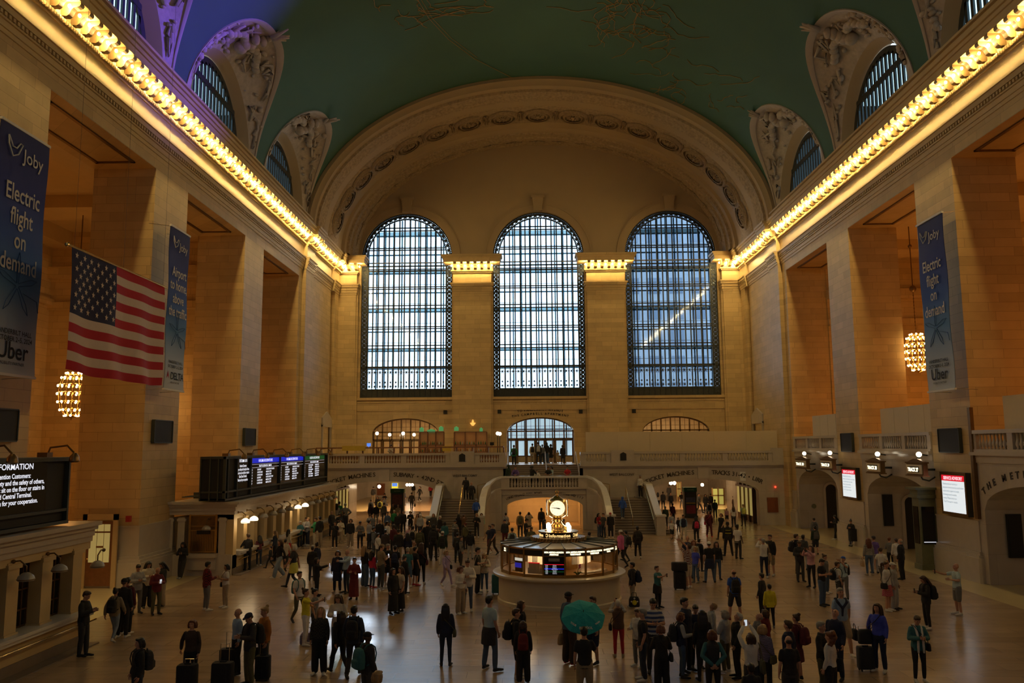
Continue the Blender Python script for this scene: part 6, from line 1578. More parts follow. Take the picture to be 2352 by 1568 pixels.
# ================================================================== people
def remeshed(mb, voxel=.02, smooth=2, extra=None):
    me = bpy.data.meshes.new('tmp'); me.from_pydata(mb.v, [], mb.f)
    bm = bmesh.new(); bm.from_mesh(me); bmesh.ops.recalc_face_normals(bm, faces=bm.faces[:]); bm.to_mesh(me); bm.free()
    o = bpy.data.objects.new('tmp', me); COL.objects.link(o)
    r = o.modifiers.new('r', 'REMESH'); r.mode = 'VOXEL'; r.voxel_size = voxel
    if smooth: s = o.modifiers.new('s', 'SMOOTH'); s.factor = .6; s.iterations = smooth
    bpy.context.view_layer.update()
    out = bpy.data.meshes.new_from_object(o.evaluated_get(bpy.context.evaluated_depsgraph_get()))
    bpy.data.objects.remove(o); bpy.data.meshes.remove(me)
    if extra is not None:
        v = [tuple(p.co) for p in out.vertices]; f = [tuple(p.vertices) for p in out.polygons]; n = len(v)
        v += extra.v; f += [tuple(i+n for i in q) for q in extra.f]
        out2 = bpy.data.meshes.new('m'); out2.from_pydata(v, [], f); bpy.data.meshes.remove(out); out = out2
    out.polygons.foreach_set('use_smooth', [True]*len(out.polygons)); out.materials.clear(); out.materials.append(None)
    return out
def V(*a): return Vector(a)
def pose_of(name):
    P = dict(hipL=V(-.095, 0, .93), hipR=V(.095, 0, .93), kneeL=V(-.11, .02, .50), kneeR=V(.11, .02, .50), ankL=V(-.12, -.02, .085), ankR=V(.12, -.02, .085),
             shL=V(-.160, 0, 1.405), shR=V(.160, 0, 1.405), elL=V(-.215, -.02, 1.14), elR=V(.215, -.02, 1.14), wrL=V(-.225, .06, .92), wrR=V(.225, .06, .92),
             head=0.0, lean=0.0, toeL=V(-.15, .15, .04), toeR=V(.15, .15, .04))
    def S(**k): P.update(k)
    if name == 'stand': pass
    elif name == 'wide': S(ankL=V(-.20, -.02, .085), ankR=V(.20, -.02, .085), kneeL=V(-.16, .02, .5), kneeR=V(.16, .02, .5), toeL=V(-.25, .14, .04), toeR=V(.25, .14, .04))
    elif name == 'phone': S(elL=V(-.25, .05, 1.16), elR=V(.25, .05, 1.16), wrL=V(-.08, .27, 1.20), wrR=V(.08, .27, 1.20), head=-.45)
    elif name == 'photo': S(elL=V(-.25, .22, 1.36), elR=V(.25, .22, 1.36), wrL=V(-.08, .38, 1.58), wrR=V(.08, .38, 1.58), head=.25)
    elif name == 'cross': S(elL=V(-.26, .04, 1.15), elR=V(.26, .04, 1.15), wrL=V(.04, .22, 1.18), wrR=V(-.04, .20, 1.13))
    elif name == 'hip': S(elL=V(-.38, -.06, 1.18), elR=V(.38, -.06, 1.18), wrL=V(-.2, .07, 1.04), wrR=V(.2, .07, 1.04))
    elif name == 'back': S(elL=V(-.28, -.12, 1.16), elR=V(.28, -.12, 1.16), wrL=V(-.05, -.19, .97), wrR=V(.05, -.19, .97))
    elif name == 'walk': S(kneeL=V(-.10, .20, .52), ankL=V(-.10, .30, .10), toeL=V(-.11, .47, .08), kneeR=V(.10, -.02, .49), ankR=V(.10, -.30, .15), toeR=V(.11, -.17, .03), elL=V(-.25, -.12, 1.16), wrL=V(-.25, -.16, .92), elR=V(.25, .06, 1.15), wrR=V(.24, .22, .96))
    elif name == 'walk2': S(kneeR=V(.10, .20, .52), ankR=V(.10, .30, .10), toeR=V(.11, .47, .08), kneeL=V(-.10, -.02, .49), ankL=V(-.10, -.30, .15), toeL=V(-.11, -.17, .03), elR=V(.25, -.12, 1.16), wrR=V(.25, -.16, .92), elL=V(-.25, .06, 1.15), wrL=V(-.24, .22, .96))
    elif name == 'up': S(head=.55, wrL=V(-.24, .1, .93))
    elif name == 'hold': S(elR=V(.25, .04, 1.16), wrR=V(.12, .27, 1.18), head=-.15)
    elif name == 'point': S(elL=V(-.30, .30, 1.32), wrL=V(-.28, .55, 1.36))
    elif name == 'selfie': S(elR=V(.28, .28, 1.34), wrR=V(.22, .54, 1.42), elL=V(-.28, .06, 1.2), wrL=V(-.02, .22, 1.2), head=.05)
    elif name == 'rail': S(elL=V(-.28, .18, 1.12), elR=V(.28, .18, 1.12), wrL=V(-.10, .36, 1.08), wrR=V(.10, .36, 1.08), head=-.2)
    elif name == 'umb': S(elR=V(.27, .12, 1.17), wrR=V(.12, .28, 1.30), head=.05)
    elif name == 'pull': S(elR=V(.30, -.12, 1.18), wrR=V(.34, -.18, .97))
    elif name == 'lean': S(ankL=V(.02, .12, .085), kneeL=V(-.06, .08, .5), toeL=V(.0, .28, .04), elL=V(-.25, .05, 1.16), elR=V(.25, .05, 1.16), wrL=V(-.08, .25, 1.22), wrR=V(.08, .25, 1.22), head=-.4)
    elif name == 'reach': S(elR=V(.22, .20, 1.62), wrR=V(.12, .42, 1.82), elL=V(-.22, .20, 1.62), wrL=V(-.05, .42, 1.80), head=.4)
    return P
def headT(P):
    a = P['head']; return Matrix.Translation(V(0, -.005, 1.51)) @ Matrix.Rotation(a, 4, 'X') @ Matrix.Translation(V(0, .005, -1.51))
def torso_rings(infl=0, z0=.90, z1=1.47, hip=1.0):
    data = [(.86, .145, .105), (.93, .160, .115), (1.00, .158, .112), (1.08, .140, .100), (1.16, .142, .102), (1.25, .152, .112), (1.34, .162, .113), (1.395, .155, .098), (1.44, .110, .078), (1.485, .062, .060)]
    out = []
    for z, rx, ry in data:
        if z < z0-.001 or z > z1+.03: continue
        out.append((z, rx+infl, ry+infl*1.1))
    return out
def ring(cx, cy, z, rx, ry, n=16, pw=.9):
    return [(cx+rx*math.copysign(abs(math.cos(t))**pw, math.cos(t)), cy+ry*math.copysign(abs(math.sin(t))**pw, math.sin(t)), z) for t in [2*math.pi*i/n for i in range(n)]]
def limb(m, pts, rs, n=10):
    P_, R_ = [], []
    for i in range(len(pts)-1):
        for k in range(4): t = k/4; P_.append(pts[i].lerp(pts[i+1], t)); R_.append(rs[i]*(1-t)+rs[i+1]*t+ (.006*math.sin(math.pi*t)))
    P_.append(pts[-1]); R_.append(rs[-1]); m.path(P_, R_, n=n); m.ball(pts[-1], rs[-1], n=8, m=6); m.ball(pts[0], rs[0], n=8, m=6)
    for i in range(1, len(pts)-1): m.ball(pts[i], rs[i]*1.0, n=8, m=6)
def hand(m, fing, P, side):
    wr, el = P['wr'+side], P['el'+side]; d = (wr-el).normalized(); sx = -1 if side == 'L' else 1
    ref = V(0, 1, 0) if abs(d.z) > .7 else V(0, 0, 1)
    a = (ref-d*ref.dot(d)).normalized()             # across the palm (thumb side)
    nrm = d.cross(a)*sx
    if d.z < -.7: nrm = V(-sx, 0, 0)
    c = wr+d*.055
    # palm: a flattened box-like loft
    def sec(p, w, t): return [p+a*(w*math.cos(q))+nrm*(t*math.sin(q)) for q in [2*math.pi*i/10 for i in range(10)]]
    m.loft([sec(wr-d*.01, .026, .020), sec(wr+d*.03, .036, .020), sec(wr+d*.085, .042, .017), sec(wr+d*.10, .036, .012)])
    for k, (off, L) in enumerate(((.031, .070), (.011, .080), (-.010, .074), (-.030, .058))):
        b = wr+d*.092+a*off; cur = nrm*-1.0 if False else nrm
        p1 = b+d*L*.42+cur*.006; p2 = p1+d*L*.32+cur*.018; p3 = p2+d*L*.18+cur*.024
        fing.path([b-d*.02, b, p1, p2, p3], [.0085, .0090, .0085, .0078, .006], n=6)
    b = wr+d*.03+a*.034; fing.path([b-a*.01, b+a*.018+d*.02, b+a*.030+d*.045+nrm*.008, b+a*.034+d*.068+nrm*.014], [.011, .011, .0095, .007], n=6)
_pm = {}
def body_mesh(pose, kid=False):
    k = ('body', pose)
    if k in _pm: return _pm[k]
    P = pose_of(pose); m = MB(); fg = MB(); H = headT(P)
    m.loft([ring(0, 0, z, rx, ry) for z, rx, ry in torso_rings(0)])
    m.path([V(0, -.01, 1.42), V(0, -.005, 1.50), H @ V(0, .0, 1.57)], [.062, .055, .056], n=12)
    # head: cranium, jaw, nose, ears, chin, brow
    h = MB(); h.ball((0, -.012, 1.655), .077, .094, .098, n=16, m=12); h.ball((0, .018, 1.60), .058, .068, .072, n=14, m=10); h.ball((0, .060, 1.565), .030, .028, .026, n=10, m=6)
    h.path([V(0, .075, 1.655), V(0, .098, 1.625), V(0, .108, 1.608), V(0, .085, 1.598)], [.010, .013, .016, .010], n=7)
    h.ball((0, .074, 1.672), .052, .018, .012, n=10, m=5); h.ball((0, .086, 1.583), .022, .010, .008, n=8, m=5)
    for s in (-1, 1): h.ball((s*.080, -.005, 1.628), .012, .022, .032, n=8, m=6); h.ball((s*.04, .060, 1.615), .022, .018, .022, n=8, m=5)
    m.add([H @ V(*p) for p in h.v], h.f)
    for s in 'LR':
        limb(m, [P['sh'+s], P['el'+s], P['wr'+s]], [.048, .038, .026]); hand(m, fg, P, s)
        limb(m, [P['hip'+s], P['knee'+s], P['ank'+s]], [.088, .056, .038])
        limb(m, [P['ank'+s]+V(0, -.01, -.02), P['toe'+s]+V(0, -.03, .01)], [.030, .020])
    me = remeshed(m, .0165, 1, fg); _pm[k] = me; return me
def top_mesh(pose, kind):
    k = ('top', pose, kind)
    if k in _pm: return _pm[k]
    P = pose_of(pose); m = MB(); inf = {'tee': .016, 'long': .014, 'jacket': .026, 'puffer': .048, 'vest': .030, 'coat': .026, 'dress': .014}[kind]
    z0 = .86
    rings = [ring(0, 0, z, rx, ry) for z, rx, ry in torso_rings(inf, z0)]
    if kind in ('jacket', 'tee', 'puffer'): rings = [ring(0, 0, .84, .175+inf*.6, .125+inf*.6)]+rings
    if kind == 'coat': rings = [ring(0, 0, .50, .205, .155), ring(0, 0, .7, .195, .145), ring(0, 0, .84, .195, .15)]+rings
    if kind == 'dress': rings = [ring(0, 0, .50, .215, .17), ring(0, 0, .52, .21, .17), ring(0, 0, .66, .20, .16), ring(0, 0, .80, .19, .145)]+rings
    m.loft(rings)
    if kind in ('jacket', 'puffer', 'vest', 'coat'): m.path([V(0, -.03, 1.44), V(0, -.03, 1.51)], [.085, .072], n=12)
    if kind != 'vest':
        for s in 'LR':
            a, b, c = P['sh'+s], P['el'+s], P['wr'+s]; e = inf*.75
            m.ball(a, .050+e, n=10, m=8)
            if kind in ('tee', 'dress'): limb(m, [a, a.lerp(b, .62)], [.050+e, .053+e])
            else: limb(m, [a, b, b.lerp(c, .97)], [.050+e, .043+e, .034+e])
    me = remeshed(m, .017, 2); _pm[k] = me; return me
def bottom_mesh(pose, kind):
    k = ('bot', pose, kind)
    if k in _pm: return _pm[k]
    P = pose_of(pose); m = MB()
    if kind in ('skirt', 'longskirt'):
        zl = .55 if kind == 'skirt' else .14
        m.loft([ring(0, 0, zl, .225, .19), ring(0, 0, zl+.02, .22, .185), ring(0, 0, (zl+.95)/2, .20, .16), ring(0, 0, .95, .17, .13), ring(0, 0, 1.04, .15, .115)])
    else:
        m.loft([ring(0, 0, .84, .165, .125), ring(0, 0, .93, .178, .132), ring(0, 0, 1.0, .170, .124), ring(0, 0, 1.06, .156, .112)])
        w = {'pants': (.100, .070, .058), 'slim': (.094, .062, .045), 'wide': (.108, .098, .092), 'shorts': (.105, .088, .088)}[kind]
        for s in 'LR':
            a, b, c = P['hip'+s], P['knee'+s], P['ank'+s]
            if kind == 'shorts': limb(m, [a, b+V(0, 0, .03)], [w[0], w[1]])
            else: limb(m, [a, b, b.lerp(c, .93)], list(w))
    me = remeshed(m, .018, 2); _pm[k] = me; return me
def shoe_mesh(pose, s):
    k = ('shoe', pose, s)
    if k in _pm: return _pm[k]
    P = pose_of(pose); m = MB(); a, t = P['ank'+s], P['toe'+s]; z = min(a.z-.085, t.z-.04)
    d = V(t.x-a.x, t.y-a.y, 0).normalized(); sd = V(-d.y, d.x, 0)
    heel = a-d*.055; heel.z = a.z-.045; 
    secs = [(heel, .030, .030), (a+V(0, 0, -.035), .046, .048), (a.lerp(t, .5)+V(0, 0, -.010), .048, .040), (t+V(0, 0, .0), .047, .034), (t+d*.055, .032, .024)]
    m.loft([[c+sd*w*math.cos(q)+V(0, 0, hh*math.sin(q) if math.sin(q) > 0 else hh*.9*math.sin(q)) for q in [2*math.pi*i/12 for i in range(12)]] for c, w, hh in secs])
    m.path([a+V(0, 0, -.03), a+V(0, 0, .03)], [.046, .044], n=10)
    me = remeshed(m, .012, 1); _pm[k] = me; return me
def hair_mesh(pose, kind):
    hp = pose_of(pose)['head']; k = ('hair', round(hp, 2), kind)
    if k in _pm: return _pm[k]
    H = headT(pose_of(pose)); m = MB(); sm = 1; vx = .014
    if kind in ('short', 'bun', 'long', 'bob', 'curly', 'pony'):
        m.ball((0, -.028, 1.683), .090, .100, .086, n=16, m=12); m.ball((0, -.055, 1.640), .080, .068, .075, n=14, m=10); m.ball((0, .040, 1.722), .070, .052, .032, n=12, m=8)
    if kind == 'short': m.ball((0, .02, 1.735), .068, .068, .035, n=12, m=8)
    if kind == 'balding': m.ball((0, -.060, 1.640), .083, .062, .055, n=14, m=10)
    if kind == 'bun': m.ball((0, -.10, 1.76), .048, n=12, m=8)
    if kind == 'pony': m.path([V(0, -.11, 1.70), V(0, -.17, 1.66), V(0, -.17, 1.56), V(0, -.14, 1.44)], [.035, .04, .035, .012], n=10)
    if kind == 'long':
        for x in (-.06, -.03, 0, .03, .06): m.path([V(x, -.06, 1.70), V(x*1.35, -.10, 1.58), V(x*1.5, -.12, 1.42), V(x*1.3, -.13, 1.28)], [.05, .046, .042, .018], n=10)
        for s in (-1, 1): m.path([V(s*.07, .01, 1.70), V(s*.088, .005, 1.60), V(s*.095, .0, 1.48), V(s*.09, -.02, 1.38)], [.028, .03, .032, .014], n=9)
    if kind == 'bob':
        for x in (-.06, 0, .06): m.path([V(x, -.06, 1.70), V(x*1.3, -.09, 1.60), V(x*1.3, -.085, 1.52)], [.05, .05, .035], n=10)
        for s in (-1, 1): m.path([V(s*.07, .01, 1.70), V(s*.092, .0, 1.60), V(s*.09, .0, 1.53)], [.03, .035, .022], n=9)
    if kind == 'curly':
        rnd = random.Random(2)
        for _ in range(40):
            a, z = rnd.uniform(math.pi*.9, math.pi*2.1), rnd.uniform(1.45, 1.76); r = .10+.03*math.sin(z*20)
            m.ball((r*math.cos(a), -.03+r*math.sin(a), z), .042, n=7, m=5)
        vx = .016
    if kind in ('cap', 'capback'):
        m.ball((0, -.018, 1.695), .093, .106, .072, n=16, m=12); s = 1 if kind == 'cap' else -1
        m.loft([[V(x, -.02+s*y, z) for x, y, z in ((-.07, .07, 1.69), (.07, .07, 1.69), (.06, .15, 1.675), (.0, .175, 1.67), (-.06, .15, 1.675))], [V(x, -.02+s*y, z) for x, y, z in ((-.07, .07, 1.705), (.07, .07, 1.705), (.06, .15, 1.69), (.0, .175, 1.685), (-.06, .15, 1.69))]])
        vx = .010; sm = 0
    if kind == 'beanie': m.ball((0, -.015, 1.69), .095, .108, .088, n=16, m=12); m.path([V(0, -.015, 1.66), V(0, -.015, 1.69)], [.098, .098], n=14)
    if kind == 'hood': m.ball((0, -.03, 1.665), .108, .112, .118, n=16, m=12); m.ball((0, -.07, 1.53), .10, .08, .07, n=12, m=8)
    mm = MB(); mm.add([H @ V(*p) for p in m.v], m.f)
    me = remeshed(mm, vx, sm); _pm[k] = me; return me
def eyes_mesh(pose):
    hp = pose_of(pose)['head']; k = ('eyes', round(hp, 2))
    if k in _pm: return _pm[k]
    H = headT(pose_of(pose)); m = MB()
    for s in (-1, 1): m.ball((s*.031, .082, 1.652), .012, .007, .006, n=8, m=6); m.path([V(s*.018, .088, 1.672), V(s*.034, .088, 1.676), V(s*.048, .080, 1.670)], .0035, n=5)
    me = bpy.data.meshes.new('eyes'); me.from_pydata([tuple(H @ V(*p)) for p in m.v], [], m.f); me.materials.append(None); _pm[k] = me; return me
def pack_mesh():
    if 'pack' in _pm: return _pm['pack']
    m = MB(); m.loft([ring(0, -.235, z, rx, ry, pw=.55) for z, rx, ry in ((.98, .12, .075), (1.00, .15, .10), (1.15, .155, .115), (1.32, .145, .10), (1.40, .12, .075), (1.44, .07, .045))]); m.loft([ring(0, -.335, z, rx, ry, pw=.6) for z, rx, ry in ((1.02, .10, .03), (1.04, .115, .05), (1.18, .115, .05), (1.20, .10, .03))])
    st = MB()
    for s in (-1, 1): st.path([V(s*.09, -.16, 1.40), V(s*.105, -.09, 1.49), V(s*.11, .02, 1.50), V(s*.11, .125, 1.42), V(s*.12, .155, 1.28), V(s*.15, .10, 1.12), V(s*.14, -.12, 1.06)], .016, n=6)
    st.path([V(-.03, -.2, 1.44), V(-.02, -.2, 1.48), V(.02, -.2, 1.48), V(.03, -.2, 1.44)], .01, n=5)
    _pm['pack'] = remeshed(m, .014, 2, st); return _pm['pack']
def bag_mesh(kind):
    if kind in _pm: return _pm[kind]
    m = MB(); st = MB()
    if kind == 'shoulder':   # bag on the right hip with a cross-body strap
        m.loft([ring(.255, .0, z, rx, ry, pw=.6) for z, rx, ry in ((.82, .04, .10), (.84, .055, .13), (.95, .055, .13), (1.03, .04, .11))])
        st.path([V(.25, .05, 1.02), V(.20, .14, 1.15), V(.0, .17, 1.32), V(-.12, .09, 1.49), V(-.12, -.06, 1.49), V(.0, -.16, 1.32), V(.2, -.14, 1.12), V(.25, -.06, 1.02)], .010, n=5)
    elif kind == 'tote':     # hanging from the right shoulder
        m.loft([ring(.27, -.03, z, rx, ry, pw=.5) for z, rx, ry in ((.78, .03, .13), (.80, .045, .15), (1.02, .045, .16), (1.10, .03, .15))])
        st.path([V(.26, .08, 1.08), V(.235, .06, 1.30), V(.20, .0, 1.50), V(.235, -.08, 1.30), V(.26, -.12, 1.08)], .012, n=5)
    elif kind == 'hand':     # carried in the right hand
        m.loft([ring(.30, .08, z, rx, ry, pw=.5) for z, rx, ry in ((.42, .05, .14), (.44, .07, .16), (.60, .065, .16), (.70, .04, .13))])
        st.path([V(.30, .16, .68), V(.29, .14, .80), V(.28, .09, .85), V(.29, .02, .80), V(.30, -.0, .68)], .010, n=5)
    _pm[kind] = remeshed(m, .014, 1, st); return _pm[kind]
CLOTH = {}
NAMED = dict(umb=(.01, .30, .33), black=(.012, .012, .014), charcoal=(.028, .028, .032), darkgrey=(.05, .052, .055), grey=(.15, .15, .155), lightgrey=(.34, .34, .35), white=(.62, .60, .57), cream=(.52, .46, .36), beige=(.34, .27, .19), khaki=(.24, .19, .12),
             olive=(.09, .085, .04), darkgreen=(.02, .04, .025), green=(.02, .20, .07), mint=(.30, .42, .32), teal=(.03, .13, .15), navy=(.012, .018, .05), blue=(.03, .10, .45), royal=(.05, .07, .50), denim=(.06, .10, .18), darkjeans=(.02, .032, .06), lightjeans=(.20, .26, .34),
             lightblue=(.26, .36, .50), paleblue=(.38, .50, .56), red=(.42, .02, .03), crimson=(.50, .02, .07), maroon=(.09, .012, .02), darkred=(.12, .01, .015), pink=(.55, .12, .30), rose=(.50, .28, .32), purple=(.12, .07, .28), lilac=(.33, .25, .42), brown=(.10, .05, .025), darkbrown=(.04, .025, .018),
             orange=(.36, .13, .02), yellow=(.62, .55, .02), lemon=(.58, .58, .12), tan=(.38, .25, .13), stripe=(.30, .32, .34), silver=(.45, .47, .5))
def cloth_mat(c):
    if c not in CLOTH: CLOTH[c] = plain('cloth_'+c, NAMED[c], .85, var=.22, scale=7, bump=.6)
    return CLOTH[c]
def check_mat(nm, c1, c2, sc):
    if nm in CLOTH: return CLOTH[nm]
    m, t, b = newmat(nm); tc = t.nodes.new('ShaderNodeTexCoord'); w = t.nodes.new('ShaderNodeTexChecker'); w.inputs['Scale'].default_value = sc; w.inputs['Color1'].default_value = c1+(1,); w.inputs['Color2'].default_value = c2+(1,)
    t.links.new(tc.outputs['Object'], w.inputs['Vector']); t.links.new(w.outputs['Color'], b.inputs['Base Color']); b.inputs['Roughness'].default_value = .85; CLOTH[nm] = m; return m
def band_mat(nm, c1, c2, sc):
    if nm in CLOTH: return CLOTH[nm]
    m, t, b = newmat(nm); tc = t.nodes.new('ShaderNodeTexCoord'); w = t.nodes.new('ShaderNodeTexWave'); w.bands_direction = 'Z'; w.inputs['Scale'].default_value = sc; w.inputs['Distortion'].default_value = 3.0 if 'zebra' in nm or 'zig' in nm else 0.0
    r = t.nodes.new('ShaderNodeValToRGB'); r.color_ramp.interpolation = 'CONSTANT'; r.color_ramp.elements[0].color = c1+(1,); r.color_ramp.elements[1].position = .5; r.color_ramp.elements[1].color = c2+(1,)
    t.links.new(tc.outputs['Object'], w.inputs['Vector']); t.links.new(w.outputs['Color'], r.inputs['Fac']); t.links.new(r.outputs['Color'], b.inputs['Base Color']); b.inputs['Roughness'].default_value = .85; CLOTH[nm] = m; return m
def get_mat(c):
    if c == 'redplaid': return check_mat('red_black_plaid', (.22, .012, .015), (.02, .01, .012), 22)
    if c == 'whiteplaid': return check_mat('red_white_plaid', (.40, .38, .36), (.14, .02, .03), 20)
    if c == 'blackcheck': return check_mat('dark_check', (.012, .012, .012), (.045, .04, .03), 26)
    if c == 'zigzag': return band_mat('zigzag_print', (.5, .48, .44), (.015, .015, .018), 9)
    if c == 'zebra': return band_mat('zebra_print', (.28, .24, .38), (.02, .018, .04), 12)
    if c == 'polo': return band_mat('banded_polo', (.48, .48, .47), (.04, .07, .20), 3)
    if c == 'floral': return check_mat('floral_print', (.35, .33, .30), (.03, .035, .04), 18)
    if c == 'dots': return check_mat('dotted_print', (.05, .02, .03), (.02, .015, .018), 30)
    if c == 'redprint': return check_mat('red_print', (.34, .02, .06), (.46, .18, .2), 34)
    if c == 'quilted': return band_mat('quilted_brown', (.14, .075, .045), (.07, .035, .02), 14)
    return cloth_mat(c)
SKIN = {'l': plain('light_skin', (.46, .25, .17), .6, var=.05), 'm': plain('tan_skin', (.30, .155, .09), .6, var=.05), 'd': plain('dark_skin', (.09, .045, .028), .6, var=.05)}
HAIR = {'black': plain('black_hair', (.008, .007, .007), .5), 'brown': plain('brown_hair', (.05, .024, .012), .5), 'blond': plain('blond_hair', (.30, .19, .09), .5), 'grey': plain('grey_hair', (.24, .23, .21), .6), 'white': plain('white_hair', (.52, .50, .44), .6), 'red': plain('auburn_hair', (.12, .035, .012), .5)}
MAT['eye'] = plain('dark_eye', (.01, .008, .006), .3)
FACE = {'A': 0, 'AL': 45, 'L': 90, 'CL': 135, 'C': 180, 'CR': -135, 'R': -90, 'AR': -45}
def omat(o, m): o.material_slots[0].link = 'OBJECT'; o.material_slots[0].material = m
NPEOPLE = 0
def child(me, name, mat, par):
    o = bpy.data.objects.new(name, me); COL.objects.link(o); o.parent = par; omat(o, mat); KIDS.setdefault(par.name, []).append(o); return o
def person(who, pos, h, face, pose, top, bot, hair, shoes='black', skin='l', extras=()):
    """top 'kind:colour', bot 'kind:colour', hair 'style:colour'"""
    global NPEOPLE; NPEOPLE += 1
    s = max(.5, min(1.16, h/1.755)); rz = R(FACE[face] if isinstance(face, str) else face)
    b = bpy.data.objects.new('person', body_mesh(pose)); COL.objects.link(b); omat(b, SKIN[skin])
    b.location = pos; b.rotation_euler = (0, 0, rz); b.scale = (s, s, s); tag(b, 'person '+who, 'person')
    tk, tcol = top.split(':'); child(top_mesh(pose, tk), {'tee': 't_shirt', 'long': 'sweater', 'jacket': 'jacket', 'puffer': 'padded_jacket', 'vest': 'vest', 'coat': 'coat', 'dress': 'dress'}[tk], get_mat(tcol), b)
    if tk == 'vest': child(top_mesh(pose, 'long'), 'shirt', get_mat(extras_get(extras, 'under', 'lightgrey')), b)
    if bot:
        bk, bc = bot.split(':'); child(bottom_mesh(pose, bk), {'pants': 'trousers', 'slim': 'trousers', 'wide': 'trousers', 'shorts': 'shorts', 'skirt': 'skirt', 'longskirt': 'skirt'}[bk], get_mat(bc), b)
    for q in 'LR': child(shoe_mesh(pose, q), 'shoe', get_mat(shoes), b)
    hk, hc = hair.split(':')
    if hk in ('cap', 'capback', 'beanie', 'hood'):
        child(hair_mesh(pose, hk), {'cap': 'cap', 'capback': 'cap', 'beanie': 'beanie', 'hood': 'hood'}[hk], get_mat(hc), b)
        if hk != 'hood': child(hair_mesh(pose, 'balding'), 'hair', HAIR[extras_get(extras, 'hair', 'brown')], b)
    elif hk != 'bald': child(hair_mesh(pose, hk), 'hair', HAIR[hc], b)
    child(eyes_mesh(pose), 'eyes', MAT['eye'], b)
    for e in extras:
        k, _, c = e.partition(':')
        if k in ('under', 'hair'): continue
        if k in ('waist', 'scarf', 'bands', 'shawl'):
            if k not in _pm:
                m = MB()
                if k == 'waist': m.loft([ring(0, -.02, z, rx, ry) for z, rx, ry in ((.62, .215, .17), (.64, .22, .18), (.9, .205, .16), (1.03, .175, .13))]); m.ball((0, .15, 1.0), .04, n=8, m=6)
                elif k == 'scarf':
                    for s_ in (-1, 1): m.path([V(0, -.07, 1.50), V(s_*.08, -.02, 1.50), V(s_*.075, .09, 1.42), V(s_*.06, .16, 1.25), V(s_*.07, .17, .95), V(s_*.07, .17, .80)], [.035, .035, .035, .032, .032, .026], n=9)
                elif k == 'shawl':
                    for s_ in (-1, 1): m.path([V(s_*.05, -.12, 1.42), V(s_*.14, -.03, 1.47), V(s_*.12, .10, 1.40), V(.02, .16, 1.25), V(.04, .17, 1.05)], [.05, .04, .04, .035, .025], n=9)
                else:
                    for z in (1.17, 1.32): m.loft([ring(0, 0, z+dz, r_, r2) for dz, r_, r2 in ((0, .182, .142), (.015, .19, .148), (.03, .182, .142))])
                _pm[k] = remeshed(m, .013, 1)
            child(_pm[k], {'waist': 'tied_jacket', 'scarf': 'scarf', 'bands': 'reflective_band', 'shawl': 'draped_sweater'}[k], get_mat(c), b); continue
        def held(me, name, cat, lab, mt, rz_=0):
            o = bpy.data.objects.new(name, me); COL.objects.link(o); omat(o, mt); o.location = pos; o.rotation_euler = (0, 0, rz+rz_); o.scale = (s, s, s); tag(o, lab, cat); return o
        cn = {'darkjeans': 'dark blue', 'lightjeans': 'pale blue', 'charcoal': 'dark grey', 'darkgrey': 'dark grey', 'lightgrey': 'light grey', 'darkgreen': 'dark green', 'darkred': 'dark red', 'darkbrown': 'dark brown'}.get(c, c)
        if k == 'pack': held(pack_mesh(), 'backpack', 'backpack', '%s backpack worn by person %s' % (cn, who), get_mat(c))
        elif k in ('shoulder', 'tote', 'hand'): held(bag_mesh(k), {'shoulder': 'shoulder_bag', 'tote': 'tote_bag', 'hand': 'handbag'}[k], 'bag', '%s bag carried by person %s' % (cn, who), get_mat(c))
        elif k == 'shoulderL':
            o = held(bag_mesh('shoulder'), 'shoulder_bag', 'bag', '%s bag carried by person %s' % (cn, who), get_mat(c)); o.scale = (-s, s, s)
        elif k == 'handL':
            o = held(bag_mesh('hand'), 'handbag', 'bag', '%s bag carried by person %s' % (cn, who), get_mat(c)); o.scale = (-s, s, s)
        elif k == 'phone':
            P = pose_of(pose); a, b_ = P['wrL'], P['wrR']
            if pose in ('selfie', 'hold', 'umb'): p = b_+(b_-P['elR']).normalized()*.11
            else: p = (a+b_)/2+V(0, .10, .06)
            kk = ('ph', pose)
            if kk not in _pm:
                m = MB(); m.box(p.x-.037, p.x+.037, p.y-.004, p.y+.004, p.z-.075, p.z+.075); me = bpy.data.meshes.new('phone'); me.from_pydata(m.v, [], m.f); me.materials.append(None); _pm[kk] = me
            held(_pm[kk], 'phone', 'phone', 'phone held by person %s' % who, MAT['phone_glow'] if c == 'lit' else MAT['black'])
    return b
def extras_get(ex, key, default):
    for e in ex:
        k, _, c = e.partition(':')
        if k == key: return c
    return default
MAT['phone_glow'] = emit('lit_phone_screen', (.8, .9, 1.0), .8)
def P2(hu, hv, fu=None, fv=None, z=0.0, h=None, y=None):
    """stand point and height from head-top and foot positions in the photo"""
    if y is not None:
        p = at_y(hu, hv, y); return Vector((p.x, y, z)), (h or p.z-z)
    if fu is None:
        hh = h or 1.70; p = at_z(hu, hv, z+hh); return Vector((p.x, p.y, z)), hh
    f_ = at_z(fu, fv, z); top = at_y(hu, hv, f_.y); return Vector(((f_.x*.5+top.x*.5), f_.y, z)), (h or top.z-z)
